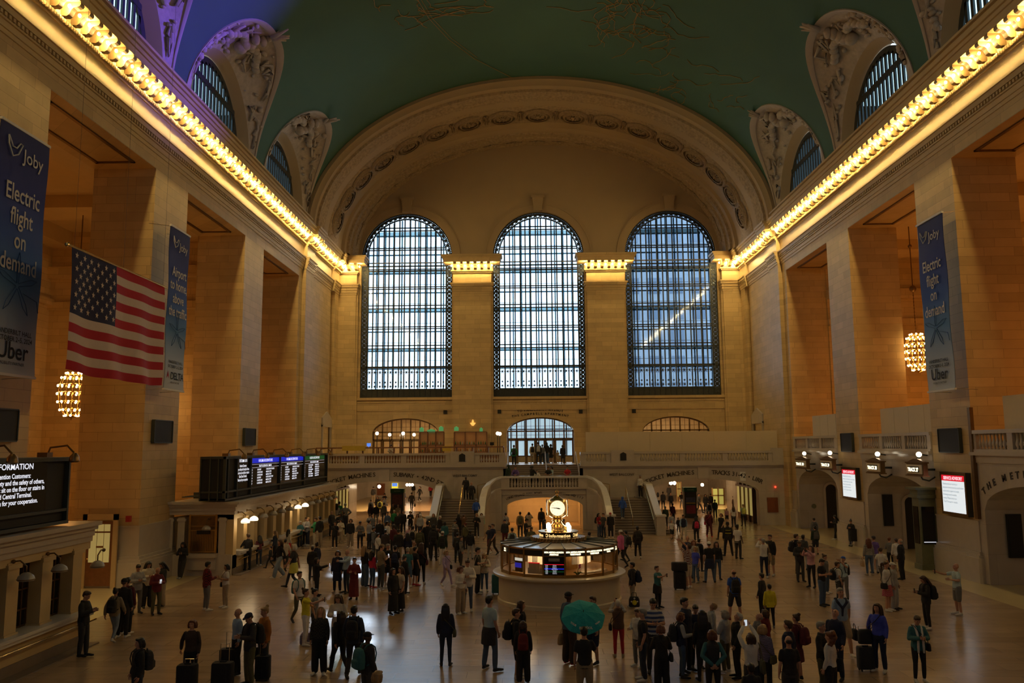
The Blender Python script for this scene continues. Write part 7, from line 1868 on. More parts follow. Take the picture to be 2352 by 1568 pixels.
PEOPLE = """
421.7,1244.4|416.5,1328.1||C|lean|jacket:black|wide:charcoal|long:black|lightgrey|m|phone|in black leaning on the ticket counter end wall||
489.7,1243.3|489.7,1319.2||A|stand|long:black|wide:mint|short:black|white|l|shoulderL:lightgrey|in mint trousers facing the bronze end window||
517.6,1241.1|515.4,1311.4||CR|cross|tee:black|pants:black|short:brown|black|l||in black T-shirt with arms folded by the counter corner||
475.7,1289.8|474.3,1402.7||AR|hold|jacket:redplaid|slim:grey|short:black|white|m||in red and black plaid jacket and grey trousers||
519.2,1295.4|517.8,1395.7||CL|cross|tee:white|slim:beige|bob:black|white|m|shoulder:black|in white top and beige trousers beside the plaid jacket||
566.9,1225.2|571.8,1310.1||AL|rail|jacket:black|pants:black|short:brown|black|l|phone:lit|in black bending over the ticket counter ledge||
596.4,1229.5|594.2,1299.6||AL|hold|long:maroon|slim:darkjeans|long:black|white|l||in maroon top and jeans at the ticket counter ledge||
621.6,1254.0|620.2,1305.2||L|walk|long:black|slim:black|short:black|black|l||the small child in black beside the ticket counter||
642.3,1239.4|640.6,1327.3||CL|walk|long:black|wide:lightjeans|long:brown|white|l|shoulder:black|striding in black top and pale jeans||
632.3,1218.7|631.5,1288.3||L|hold|jacket:darkjeans|pants:black|long:blond|black|l||with long blond hair at the ticket counter ledge||
662.2,1223.6|663.8,1280.0||AR|stand|jacket:cream|pants:red|long:black|black|l||in cream jacket and red trousers near the ticket counter||
653.9,1239.4|656.4,1310.7||A|walk|jacket:cream|pants:charcoal|short:black|black|l||in cream coat close behind the striding one in jeans||
676.3,1249.0|671.3,1351.3||L|walk2|tee:charcoal|slim:darkjeans|bob:white|black|l|shoulder:brown,waist:lemon|with white hair and yellow sweater tied round the waist||
683.7,1189.7|682.9,1250.2||C|stand|jacket:black|pants:black|balding:red|black|l||balding in black at the left of the counter group||
692.0,1196.3|686.2,1255.7||CR|cross|jacket:teal|pants:darkjeans|short:white|black|l||with white hair and teal jacket in the counter group||
702.0,1188.0|702.8,1250.7||C|stand|jacket:white|pants:charcoal|short:black|black|l||in white top behind the grey hoodie of the counter group||
707.8,1188.0|706.1,1252.7||CL|cross|jacket:lightgrey|pants:darkjeans|short:blond|white|l||with blond hair and light grey hoodie in the counter group||
723.5,1188.8|726.4,1254.7||CL|hold|jacket:green|wide:cream|short:brown|white|l||in green jacket and cream trousers in the counter group||
734.3,1185.5|732.7,1255.7||AL|stand|jacket:black|wide:beige|short:black|white|l||in black hoodie and beige trousers ending the counter group||
764.2,1173.1|759.2,1230.8||CR|stand|jacket:charcoal|pants:charcoal|balding:white|black|l||with bald head and dark suit at the counter far end||
773.3,1155.7|772.5,1212.9||A|stand|long:lightgrey|pants:charcoal|long:black|black|l||in light grey top queueing by the glowing shop window||
777.1,1151.5|780.8,1209.6||A|stand|tee:green|pants:charcoal|short:black|black|l||in green shirt queueing by the glowing shop window||
792.4,1151.5|793.2,1219.5||A|hip|long:grey|pants:darkgrey|short:grey|black|l||in grey with hands on hips before the shop window||
780.8,1178.0|778.3,1234.4||C|phone|jacket:black|pants:black|short:black|black|m||in black looking down, behind the dark brown crossbody bag||
788.2,1174.7|791.5,1230.3||A|stand|coat:black|pants:black|short:black|white|l||in long black coat behind the white jacket||
770.0,1197.1|768.3,1259.0||C|stand|tee:black|pants:black|short:black|white|m|shoulderL:brown|all in black with a brown crossbody bag||
783.3,1193.0|781.1,1247.7||C|phone|jacket:cream|wide:beige|bob:black|beige|l||in white jacket and beige trousers among the queue||
806.1,1191.3|804.0,1257.3||C|stand|jacket:black|wide:beige|bob:brown|white|l||in black blazer and beige trousers with brown bob||
828.0,1196.3|826.4,1263.0||C|phone|long:grey|slim:black|short:black|white|m|shoulderL:black|in grey sweater and black trousers with a hip bag||
721.9,1246.0|730.2,1325.6||AL|stand|jacket:navy|pants:black|bun:black|black|m||with hair bun and navy jacket beside the black puffer||
720.2,1261.0|714.4,1333.6||A|stand|puffer:black|pants:darkjeans|short:black|black|l||in bulky black puffer jacket seen from behind||
723.5,1306.6|731.0,1368.8||R|selfie|jacket:black|pants:black|bob:black|black|l|phone:lit|in black holding a phone out towards the light patch||
702.0,1311.6|672.4,1431.4||CR|walk|tee:white|slim:olive|short:black|charcoal|l|pack:teal|in white T-shirt and olive trousers with a backpack||
711.9,1351.1|692.2,1482.0||R|selfie|tee:yellow|slim:white|bun:brown|white|l|phone|in bright yellow T-shirt holding a phone out||
726.7,1352.0|718.5,1474.6||R|stand|tee:grey|pants:charcoal|bun:black|black|l||smiling behind the bright yellow T-shirt||
778.3,1264.3|771.6,1360.8||C|stand|coat:navy|pants:navy|bob:brown|beige|l||in dark navy tunic and cropped trousers, bare ankles||
799.0,1261.0|794.4,1361.8||CL|point|long:lightblue|slim:darkjeans|bald:grey|black|l||bald in light blue shirt stretching out an arm||
814.8,1280.0|811.9,1377.0||C|cross|coat:darkred|longskirt:darkred|short:black|black|l||in long dark red dress with arms folded||
783.5,1362.7|768.7,1508.8||C|phone|jacket:cream|slim:denim|long:brown|white|l|phone:lit|smiling in cream jacket, long brown hair, phone raised||
734.9,1393.1|733.6,1548.9||C|up|long:blackcheck|wide:black|long:blond|white|l||looking up in black checked shirt and black trousers||
783.5,1402.2|778.5,1547.0||AL|walk|jacket:black|pants:black|long:black|black|l||in black hoodie with small white back print||
823.0,1390.6|801.6,1556.0||A|walk2|jacket:darkjeans|pants:black|short:black|charcoal|l|pack:black|walking away in dark blue shirt, holding a hand||
845.2,1450.7||1.76|AR|stand|jacket:charcoal|pants:darkgrey|cap:black|black|d|pack:teal|in black cap with a bulky teal backpack||
869.9,1539.6||1.62|AR|stand|jacket:darkgrey|pants:black|bob:blond|black|l||with blond hair cut off by the bottom edge||
320.2,1464.6||1.66|CL|stand|jacket:black|pants:darkjeans|bob:black|black|l|pack:charcoal|in black with dark bob at the lower left||
441.6,1422.7||1.66|C|pull|long:darkbrown|pants:black|bob:red|black|l||with auburn bob and dark brown blouse beside black luggage||
551.4,1396.8|537.1,1548.6||CL|pull|long:lightblue|pants:black|balding:grey|black|l||balding in light blue shirt with suitcases||
576.4,1405.7||1.80|CL|phone|jacket:charcoal|pants:olive|cap:navy|black|l|pack:black|in navy cap reading, dark jacket and olive trousers||
603.2,1393.2|610.4,1554.8||CL|hold|jacket:orange|pants:darkgrey|bun:blond|black|l|hand:black|in rust blazer over yellow top with blond updo||
838.8,1251.8|837.5,1346.9||AR|stand|long:black|wide:denim|long:blond|black|l||with long blond hair at the left of the crowd||
854.6,1263.9|856.2,1350.2||AR|stand|long:crimson|slim:denim|long:black|red|l||in crimson sweater and jeans at the crowd edge||
875.3,1249.0|874.5,1352.2||AR|phone|tee:khaki|pants:darkgrey|cap:khaki|lightgrey|l|phone:lit|in khaki T-shirt with a phone at the crowd edge||
893.6,1250.1|887.8,1341.9||CR|stand|dress:black||short:grey|lightgrey|l||in short black dress beside the khaki T-shirt||
907.9,1252.0|907.3,1341.9||A|stand|tee:black|pants:black|short:black|black|l|pack:navy|in black T-shirt, backpack with orange straps||
930.9,1256.8|941.4,1348.6||A|stand|tee:teal|shorts:denim|short:grey|white|l||in blue grey polo shirt seen from behind||
951.0,1242.4|950.0,1326.6||C|stand|tee:khaki|pants:charcoal|balding:brown|black|m||in brown T-shirt facing out of the crowd||
952.9,1255.8|954.8,1345.8||AR|stand|tee:black|shorts:black|short:black|red|l||in black T-shirt and red shoes at the crowd front||
967.2,1246.3|967.8,1341.9||A|stand|long:black|slim:black|long:brown|white|l|shoulder:maroon|in black with long brown hair and maroon bag||
906.0,1303.3|900.3,1408.5||CR|stand|coat:black|longskirt:black|long:black|black|l||in long black clothes left of the cream T-shirt||
917.5,1303.3|921.3,1407.9||CL|stand|tee:cream|longskirt:black|long:brown|black|l||in cream T-shirt and long black skirt||
926.1,1297.0|932.8,1363.0||AR|stand|jacket:black|pants:black|capback:charcoal|black|l||in black cap just behind the cream T-shirt||
962.4,1211.4|966.3,1282.6||A|stand|jacket:olive|pants:charcoal|cap:navy|black|l|pack:olive|in navy cap and olive jacket in the crowd||
948.1,1208.0|948.1,1276.9||A|stand|jacket:cream|pants:black|short:black|black|l|pack:black|in cream hoodie with backpack in the crowd||
935.7,1223.3|936.6,1292.2||A|stand|long:navy|slim:black|long:black|black|l||with long black hair and navy top mid crowd||
889.7,1196.5|888.8,1265.4||AR|stand|long:white|pants:charcoal|short:black|black|m|shoulder:black|in white sweater with dark strap in the crowd||
904.1,1204.2|903.1,1275.0||AL|stand|jacket:maroon|pants:black|short:black|black|d||in maroon jacket near the crowd centre||
918.4,1215.7|911.7,1293.1||A|stand|puffer:black|pants:khaki|beanie:black|black|l||in broad black coat near the crowd centre||
885.0,1215.7|885.0,1286.4||A|stand|jacket:darkbrown|pants:charcoal|short:black|black|l||in dark brown jacket left of crowd centre||
864.9,1224.3|871.6,1293.1||AR|stand|jacket:white|pants:darkgrey|short:black|black|l|shoulder:black|in white jacket at the crowd left||
858.2,1209.9|858.2,1284.5||R|stand|jacket:grey|pants:darkgrey|short:black|black|m|pack:black|in grey hoodie with backpack at the crowd left||
871.6,1191.7|872.1,1265.4||A|stand|jacket:black|pants:black|bald:grey|black|l||bald in black at the crowd left rear||
847.7,1193.7|848.6,1261.6||AR|stand|long:lightgrey|pants:charcoal|short:black|black|l||in light grey sweater at the crowd far left||
940.4,1206.1|939.9,1273.1||C|stand|long:rose|pants:charcoal|short:brown|black|m||in dusty pink top inside the crowd||
982.0,1196.5|982.0,1282.2||A|stand|coat:black|pants:black|bun:black|black|l||tall in long black coat at the crowd right||
996.9,1204.2|995.9,1288.0||A|stand|jacket:charcoal|pants:black|hood:charcoal|black|l|pack:black|in dark hood with backpack at the crowd right||
1017.9,1219.5|1015.1,1296.0||A|stand|jacket:darkgreen|pants:white|cap:white|white|l|pack:black|in white cap, dark green jacket and white trousers||
1006.4,1219.5|1005.5,1279.7||AL|stand|vest:paleblue|pants:charcoal|short:red|black|l||in pale blue vest beside the white cap||
995.9,1178.9|995.3,1234.8||C|stand|coat:darkgrey|pants:charcoal|long:blond|black|l||with long blond hair by the left stair newel||
1010.3,1184.1|1009.9,1242.4||CL|stand|jacket:black|pants:black|short:white|black|l||with white hair and black coat at the stair foot||
1018.9,1207.0|1023.7,1257.7||A|stand|jacket:teal|pants:black|bob:black|black|l||in teal jacket below the left stair foot||
1045.7,1193.7|1042.8,1253.9||CR|phone|jacket:floral|pants:denim|short:black|black|l||in floral shirt at the foot of the left stairs||
1065.8,1183.1|1064.2,1234.8||A|photo|long:brown|pants:charcoal|short:brown|black|l|phone|in brown taking a picture at the left stairs||
1054.3,1180.3|1052.7,1232.9||A|stand|long:black|pants:black|long:black|black|l||with long black hair by the left stair handrail||
1095.4,1178.4|1094.4,1234.8||C|cross|long:black|slim:black|bob:blond|white|l||with blond bob and black top at the left stair foot||
1106.3,1191.7|1105.5,1231.0||C|stand|jacket:mint|slim:denim|long:brown|black|l||in pale green cardigan at the inner stair newel||
1069.6,1209.0|1068.0,1261.6||AL|stand|jacket:olive|pants:black|cap:darkred|black|l|shoulder:black|in dark red cap and olive jacket||
1049.5,1221.4|1047.6,1279.7||AR|stand|long:grey|slim:lightjeans|long:black|white|l||with long black hair and grey top near the stairs||
1081.4,1230.0|1079.1,1284.5||A|stand|jacket:black|pants:lightgrey|short:black|black|d||with black hair and dark jacket right of the olive one||
1062.9,1246.3|1055.2,1302.7||R|stand|jacket:grey|pants:charcoal|short:brown|black|l|pack:black|in grey sweater with a big backpack facing right||
1052.4,1248.6|1049.5,1292.2||A|stand|long:charcoal|pants:black|short:black|black|l||partly hidden behind the grey sweater and backpack||
1026.5,1263.5|1024.6,1346.7||CR|walk|jacket:lilac|slim:lilac|bob:blond|white|l|shoulderL:black|walking in lilac trousers and purple striped jacket||
1126.0,1207.0|1122.8,1273.1||CL|walk|tee:navy|shorts:maroon|short:brown|white|l||in navy T-shirt and plum shorts by the booth||
1132.7,1202.3|1131.2,1274.0||CL|walk2|tee:navy|pants:darkbrown|short:brown|black|l||in navy shirt behind the plum shorts||
1096.4,1256.8|1097.3,1363.4||R|hold|tee:black|wide:black|short:black|white|l|tote:cream|in black with a white tote bag||
1112.6,1269.2|1112.6,1358.2||C|phone|jacket:cream|slim:denim|long:blond|white|l|shoulder:black|in cream cardigan and jeans with long blond hair||
1056.2,1299.5|1059.1,1409.3||CR|hold|long:white|wide:beige|bob:red|white|l||in white sweater and beige trousers with auburn hair||
1074.4,1284.1|1073.8,1405.1||C|phone|jacket:white|slim:denim|short:brown|white|l||in white hoodie and blue jeans||
1023.8,1385.4|1023.8,1529.7||A|stand|jacket:navy|slim:darkjeans|long:black|charcoal|l|shoulder:olive|alone in navy jacket with long black hair||
1124.2,1367.6|1126.3,1539.2||AR|wide|tee:paleblue|pants:denim|short:black|charcoal|l|waist:charcoal|in pale T-shirt, dark jacket tied round the waist||
1191.2,1400.7|1182.8,1561.1||R|stand|jacket:black|shorts:black|short:brown|white|l|pack:black|bearded in black with a black backpack||
1196.4,1379.7|1200.6,1530.8||R|stand|long:black|pants:black|long:brown|black|l||with long brown hair behind the bearded one||
1200.6,1423.7|1202.7,1566.4||A|stand|jacket:black|wide:black|bob:brown|white|l|pack:darkred|in black with a small dark red backpack||
1319.1,1358.8|1295.5,1525.1||AR|stand|jacket:denim|wide:darkbrown|cap:black|red|d|handL:tan|in denim shirt and brown trousers beside the umbrella||
1351.0,1369.5|1373.0,1524.0||CL|stand|tee:darkred|shorts:navy|short:brown|black|l||bearded in dark red shirt right behind the umbrella||
1341.1,1439.3||1.76|A|umb|tee:black|shorts:khaki|short:black|black|l||in khaki shorts holding up the teal umbrella||
1417.8,1376.3|1423.1,1508.8||A|photo|vest:quilted|slim:red|short:white|beige|l|phone,shoulderL:black,under:lightgrey|with white hair, brown quilted vest and red trousers||
1502.0,1372.5|1500.5,1545.6||C|phone|tee:polo|pants:charcoal|short:black|black|l||in white and navy polo with camera and glasses||
1479.2,1397.6|1474.7,1563.8||L|stand|tee:black|pants:darkjeans|short:grey|white|l||with grey hair and black T-shirt facing left||
1468.6,1398.3|1462.5,1531.2||CL|hold|jacket:white|pants:grey|short:brown|white|l||in white jacket hidden behind the grey haired one||
1517.2,1434.8||1.60|A|phone|jacket:black|wide:black|bob:red|black|l|shoulder:black,phone:lit|with auburn bob and black jacket holding a lit phone||
1450.2,1291.2|1455.1,1394.8||L|stand|jacket:black|pants:beige|short:black|white|m|pack:navy|in black jacket with backpack near the booth right side||
1426.3,1216.6|1425.6,1303.1||AL|walk|jacket:pink|slim:black|cap:white|black|l||in pink hoodie just right of the booth||
1434.0,1218.2|1441.0,1289.8||AL|walk2|jacket:grey|slim:black|short:black|black|l|pack:black|in grey hoodie overlapping the pink hoodie||
1463.5,1208.4|1466.3,1282.8||A|walk|jacket:darkbrown|pants:black|short:black|white|d|pack:black|walking away in dark brown below the right stairs||
1509.8,1303.1|1511.2,1396.4||CR|selfie|tee:teal|pants:black|short:brown|black|l|phone,waist:black|in teal T-shirt holding up a phone||
1575.7,1247.7|1585.6,1350.8||AL|reach|tee:whiteplaid|shorts:cream|short:brown|white|l||in red and white plaid reaching both arms up||
1593.3,1255.1|1602.4,1338.2||CL|stand|tee:royal|slim:denim|bob:blond|grey|l||the child in royal blue T-shirt||
1594.0,1239.0|1595.4,1326.3||C|stand|long:lightgrey|slim:denim|long:red|black|l||with long auburn hair behind the blue T-shirt||
1580.7,1230.9|1580.0,1324.9||C|stand|tee:navy|pants:charcoal|bald:grey|black|l||bald in navy behind the red and white plaid||
1626.3,1243.2|1632.6,1338.2||A|wide|tee:black|pants:denim|capback:white|black|l|waist:navy|in white cap and black T-shirt, flannel tied at waist||
1643.1,1243.2|1650.8,1331.2||C|stand|long:black|slim:denim|long:brown|black|l||in black sweater and jeans beside the white cap||
1608.0,1246.3|1606.6,1312.2||AR|stand|jacket:black|pants:black|short:black|black|l|pack:black|in black with round backpack behind the plaid group||
1686.0,1307.0|1688.0,1424.0||A|wide|tee:blue|shorts:charcoal|balding:brown|darkred|l|pack:black|in bright blue T-shirt and shorts with black backpack||
1511.6,1130.5|1511.0,1170.1||A|stand|long:cream|slim:black|long:black|black|l||with long black hair and white top in the right passage||
1523.0,1128.8|1523.0,1169.3||A|stand|jacket:charcoal|pants:black|short:black|black|l||in charcoal beside the long haired one, right passage||
1536.8,1113.6|1536.5,1149.8||A|stand|jacket:charcoal|pants:charcoal|short:black|black|l||standing farthest back in the right passage||
1541.4,1135.1|1540.8,1170.4||C|stand|jacket:black|pants:black|balding:grey|black|l||balding in black in the right passage||
1564.7,1131.7|1566.1,1167.2||C|walk|tee:black|pants:charcoal|short:black|black|l||in black T-shirt left of the advertising pillar||
1604.0,1132.8|1606.8,1178.7||CR|walk|jacket:darkgrey|pants:darkgrey|short:black|black|l||in grey walking right of the advertising pillar||
1621.2,1134.5|1620.3,1175.5||C|stand|coat:black|pants:black|long:black|black|l||in black coat with long hair, right passage||
1632.1,1133.0|1633.2,1171.8||A|stand|jacket:black|pants:black|short:black|black|l||in black beside the lit shop window||
1497.4,1132.8|1500.7,1164.9||AR|stand|jacket:black|pants:black|short:black|black|l||in black just right of the right stair parapet||
1641.8,1150.2|1643.0,1190.2||A|stand|jacket:darkgreen|pants:charcoal|short:brown|black|l||broad in dark green below the lit shop window||
1629.0,1159.2|1629.2,1195.9||A|stand|jacket:lightgrey|pants:black|short:red|black|l|pack:black|in light grey with backpack below the shop window||
1627.5,1171.8|1629.2,1233.6||C|walk|jacket:maroon|pants:maroon|bob:black|red|l|shoulder:crimson|in dark red and black tracksuit||
1656.8,1178.7|1656.8,1239.3||CL|walk2|dress:black|slim:black|bob:red|black|l||in black dress and leggings with auburn hair||
1668.8,1167.0|1670.0,1201.7||C|stand|long:rose|shorts:black|short:blond|black|l||the child with blond hair and pink top||
1684.3,1164.9|1685.5,1210.9||A|stand|tee:white|pants:charcoal|long:brown|black|l||in white T-shirt with long brown hair, right arch||
1684.3,1138.5|1687.2,1183.3||CR|stand|coat:brown|pants:darkbrown|beanie:brown|black|d||in brown coat against the right passage wall||
1705.9,1157.8|1709.0,1207.2||A|stand|tee:mint|slim:black|short:blond|black|l|pack:lemon|in neon vest and black trousers by the right arch||
1671.7,1198.0|1672.6,1277.0||A|wide|jacket:black|pants:black|cap:black|black|d|bands:yellow|in black uniform with yellow reflective bands||
1691.8,1204.0|1697.8,1284.0||AR|stand|tee:white|pants:charcoal|short:black|black|d||in white short sleeved shirt beside the uniformed one||
1528.8,1171.8|1528.8,1210.9||A|stand|jacket:darkgreen|pants:charcoal|short:grey|black|l||in dark green beside the brass ringed bin||
1545.4,1166.7|1546.0,1201.7||AR|stand|jacket:maroon|pants:black|bun:black|black|m||in dark maroon with hair tied up by the bin||
1542.6,1178.5|1542.0,1224.9||C|walk|jacket:lightgrey|pants:charcoal|cap:darkred|black|l||in grey jacket behind the boy in white||
1542.6,1194.6|1543.1,1238.4||C|walk2|tee:white|shorts:black|short:blond|black|l||the boy in white T-shirt and black shorts||
1569.5,1181.6|1570.7,1239.0||C|walk|vest:navy|pants:cream|short:black|black|m|under:lightblue|in navy vest with blue sleeves and cream trousers||
1599.9,1196.2|1598.8,1244.1||A|stand|jacket:charcoal|pants:black|long:black|black|l|pack:crimson|in charcoal with a crimson backpack||
1558.6,1190.0|1558.1,1222.3||C|walk|jacket:black|pants:black|bob:black|black|l||the small dark figure left of the navy vest||
1754.5,1150.4|1757.1,1204.9||CR|lean|long:cream|slim:black|short:black|black|m||in cream sweater leaning by the brown access panel||
1756.1,1235.7|1752.7,1327.6||A|photo|long:white|slim:navy|short:grey|white|l|tote:tan|in white sweater with tan tote taking a picture||
1764.6,1226.9|1774.8,1322.1||CL|stand|jacket:black|shorts:khaki|short:brown|lightgrey|l||in black jacket and khaki shorts beside the white sweater||
1834.4,1226.0|1827.6,1318.7||R|stand|jacket:black|pants:black|short:brown|black|l|pack:black|in black with brown hair and backpack, left of blazer||
1844.9,1227.7|1848.3,1308.8||AR|stand|jacket:darkgrey|pants:lightgrey|short:black|black|d||in dark grey hoodie behind the pink sweater||
1834.4,1240.8|1839.8,1335.7||C|phone|jacket:charcoal|pants:darkgrey|short:brown|black|m|phone|in charcoal blazer looking at a phone||
1866.3,1252.4|1860.2,1349.3||CL|photo|long:rose|slim:black|long:brown|black|l|phone|in pink sweater raising both arms||
1870.2,1189.3|1871.4,1249.7||A|stand|jacket:grey|pants:charcoal|cap:black|black|l|pack:darkgrey|in grey jacket and cap, farthest right of the arch||
1870.2,1217.9|1875.8,1273.5||A|stand|jacket:darkgreen|shorts:charcoal|bun:black|black|l|pack:darkgrey|in dark green with shorts and backpack||
1885.4,1282.1|1889.1,1391.8||CR|phone|tee:black|pants:denim|short:black|black|l||in black T-shirt and jeans reading something||
1895.6,1273.1|1898.1,1363.3||CR|stand|tee:grey|pants:denim|bun:brown|white|l||with hair bun behind the black T-shirt||
1935.5,1277.4|1940.6,1376.9||CL|photo|tee:paleblue|pants:grey|cap:blue|black|l|pack:black|in blue cap and pale shirt raising a camera||
1927.0,1298.6|1924.5,1384.5||R|stand|tee:white|pants:darkgrey|short:brown|white|l|pack:black|in white T-shirt in front of the blue cap||
1928.0,1350.0|1940.0,1505.0||C|walk|tee:lightblue|shorts:beige|short:grey|white|l|handL:black,shawl:navy|in light blue shirt, navy sweater round the shoulders||
1915.2,1397.5||1.76|CL|up|jacket:navy|pants:navy|bald:grey|black|l||bald and bearded in navy looking up||
1923.7,1186.7|1916.1,1239.5||L|lean|long:black|slim:black|long:black|white|l||in black leaning on the pier left of the cart||
1958.2,1193.1|1953.6,1254.1||CL|lean|long:black|slim:darkjeans|bun:black|black|l||in black standing at the wheeled cart||
1992.2,1234.9|1999.3,1321.6||A|stand|long:zigzag|slim:denim|long:red|beige|l|handL:tan|in black and white zigzag blouse||
2004.4,1230.3|2012.6,1316.5||A|stand|tee:purple|pants:lightgrey|cap:charcoal|black|l||in purple T-shirt and dark cap||
2027.4,1257.0|2024.0,1347.1||AR|walk|tee:white|pants:grey|short:brown|white|l||in white shirt with red collar walking||
2042.7,1234.9|2046.9,1308.8||AR|cross|long:grey|slim:black|short:red|black|l||in grey sweater facing the tall black coat||
2066.5,1236.6|2074.1,1331.3||AL|stand|jacket:black|pants:black|balding:grey|black|l||tall in black coat and trousers near the middle right arch||
2058.0,1236.2|2061.4,1312.2||A|stand|jacket:white|pants:beige|short:brown|black|l||half hidden between grey sweater and black coat||
2033.3,1289.3|2041.8,1403.2||CR|stand|long:white|skirt:redprint|pony:brown|white|l|shoulder:black|in white blouse and red printed skirt||
2049.5,1291.8|2057.1,1401.0||CR|stand|jacket:lightgrey|wide:lightgrey|cap:white|black|l||in white cap and grey denim beside the red skirt||
1744.0,1320.0|1757.0,1420.0||AL|stand|long:charcoal|slim:black|short:black|lightgrey|l||in charcoal sweater beside the yellow hoodie||
1768.0,1341.2|1769.7,1442.3||A|stand|jacket:yellow|slim:black|short:black|grey|l||the boy in bright yellow hoodie||
2120.9,1321.0|2134.2,1445.2||L|phone|jacket:black|slim:black|long:brown|white|l|pack:black,phone|in black with backpack reading a phone, right side||
2196.3,1293.2|2200.7,1411.9||L|selfie|tee:paleblue|shorts:grey|bald:grey|white|l|phone|bald in pale blue T-shirt and grey shorts||
2105.3,1411.9|2113.1,1567.2||C|phone|jacket:teal|slim:black|short:brown|white|l|shoulderL:black,scarf:white|in denim jacket with long white scarf and glasses||
2012.1,1385.3|2024.3,1542.8||CL|pull|long:royal|pants:navy|long:brown|white|l|shoulder:black|in blue cardigan with black rolling suitcase||
1821.8,1409.7|1840.2,1562.1||AL|stand|dress:maroon||bun:brown|black|l|pack:maroon|in maroon dress with hair up and sunglasses||
1808.8,1424.3||1.76|AL|stand|jacket:navy|pants:navy|short:brown|black|l||with brown hair and dark navy jacket, lower right||
1810.3,1459.5||1.72|A|stand|tee:black|pants:charcoal|balding:black|black|l||broad in black T-shirt at the bottom edge||
1886.1,1427.4||1.76|CR|cross|jacket:black|pants:olive|short:grey|black|l||in black jacket over red shirt, arms folded||
1903.7,1450.3||1.66|AL|stand|long:white|wide:black|curly:red|black|l|tote:black|with long curly hair and white blouse||
1562.5,1405.9|1568.6,1556.7||R|hold|vest:navy|slim:denim|bob:red|charcoal|l|pack:charcoal,under:lightgrey|with auburn bob, navy vest and grey sleeves||
1566.3,1372.2|1583.9,1542.2||CR|stand|jacket:navy|pants:black|short:black|black|l||with short black hair and glasses in navy jacket||
1596.9,1387.6|1600.7,1535.3||C|phone|long:navy|pants:black|short:black|black|l||with short dark hair and navy top facing us||
1619.1,1400.6|1610.7,1565.1||A|stand|long:black|slim:black|long:black|black|l||with very long black hair and striped cuffs||
1631.3,1383.0|1639.0,1514.6||L|up|jacket:stripe|pants:charcoal|short:blond|black|m||with blond hair looking up in grey and white jacket||
1660.4,1400.6|1670.4,1544.4||AL|cross|jacket:lightgrey|pants:olive|bob:grey|white|l||with grey hair and light grey jacket||
1692.6,1405.2|1691.8,1557.5||L|up|jacket:black|pants:black|short:white|black|l||with white hair looking up in long black jacket||
1634.4,1445.7||1.66|A|back|vest:charcoal|pants:black|bob:red|black|l|under:teal|with hands clasped behind, dark vest and teal sleeves||
1722.4,1451.1||1.64|A|reach|long:white|pants:charcoal|bob:brown|black|l|phone:lit,tote:olive|in white shirt raising a phone with both hands||
1723.9,1523.0||1.50|A|stand|jacket:black|pants:black|short:black|black|d||cut off at the bottom edge, only dark head showing||
1752.3,1433.5||1.64|AR|stand|jacket:zebra|pants:black|bob:blond|black|l|shoulder:olive|in purple zebra striped top with pale strap||
1737.0,1405.2|1746.1,1540.6||L|up|jacket:grey|pants:charcoal|balding:grey|black|l||balding looking up behind the zebra striped top||
1755.3,1421.2|1763.0,1536.0||AL|stand|jacket:darkred|pants:black|bob:brown|black|l||in dark red behind the zebra striped top||
119.6,1356.9|125.0,1507.2||R|lean|jacket:black|pants:charcoal|short:brown|black|l||in black leaning on the near ticket counter||
188.4,1327.9|192.0,1463.8||A|stand|jacket:black|pants:black|beanie:black|white|l||in black at the near counter corner||
205.8,1327.9|208.3,1460.1||A|stand|jacket:maroon|pants:black|short:black|white|l|pack:black|in maroon with backpack at the near counter corner||
254.7,1350.7|252.5,1472.8||A|walk|jacket:khaki|slim:lightjeans|bun:black|white|l|pack:black|in khaki jacket and pale jeans walking away||
318.1,1295.3|310.9,1409.4||CR|phone|jacket:lightgrey|pants:grey|short:black|charcoal|l||in light grey hoodie at the left of the group of four||
342.4,1288.0|335.1,1395.7||CR|phone|jacket:cream|wide:black|long:black|black|l||in cream jacket with long dark hair, group of four||
365.9,1301.4|353.3,1411.6||CR|phone|jacket:darkred|pants:olive|bald:grey|black|l|phone:lit|bald in dark red jacket, group of four||
373.2,1288.8|373.2,1392.0||CL|phone|jacket:black|wide:beige|long:black|black|l||in black jacket and beige trousers, group of four||
857.2,1117.3|857.8,1155.2||A|stand|jacket:darkgrey|pants:khaki|beanie:black|black|l|pack:charcoal|farthest left against the left passage wall||
883.1,1132.6|883.6,1170.7||C|phone|jacket:black|pants:black|hood:black|black|l|handL:black|in black hood walking out of the left passage||
867.0,1143.5|867.0,1178.7||C|stand|long:black|pants:black|long:black|black|l||in black with long hair, left passage||
873.0,1148.9|872.4,1186.2||A|stand|jacket:lemon|pants:charcoal|short:black|black|l|pack:black|in lime yellow jacket with black backpack||
852.1,1150.6|851.7,1187.9||A|stand|jacket:grey|pants:charcoal|short:black|black|l|pack:black|in grey with backpack left of the lime jacket||
883.1,1160.3|880.8,1199.4||A|stand|jacket:floral|pants:darkjeans|beanie:black|black|l||in dark patterned jacket right of the lime jacket||
851.7,1165.2|850.9,1201.7||A|stand|jacket:dots|pants:charcoal|bob:black|black|l||in dark spotted jacket near the left passage mouth||
864.1,1164.9|863.2,1201.7||C|stand|jacket:black|pants:grey|short:brown|black|l||in black between the spotted and patterned jackets||
903.7,1156.9|902.0,1201.7||A|stand|jacket:olive|pants:charcoal|bald:grey|black|l||broad and bald in olive beside the left pillar||
913.5,1170.7|914.9,1204.0||A|stand|jacket:khaki|pants:charcoal|balding:grey|black|l||in khaki hunched beside the left advertising pillar||
945.4,1130.5|945.6,1173.5||A|walk|jacket:charcoal|slim:black|short:black|black|l|hand:black|walking away in the bright left passage with a bag||
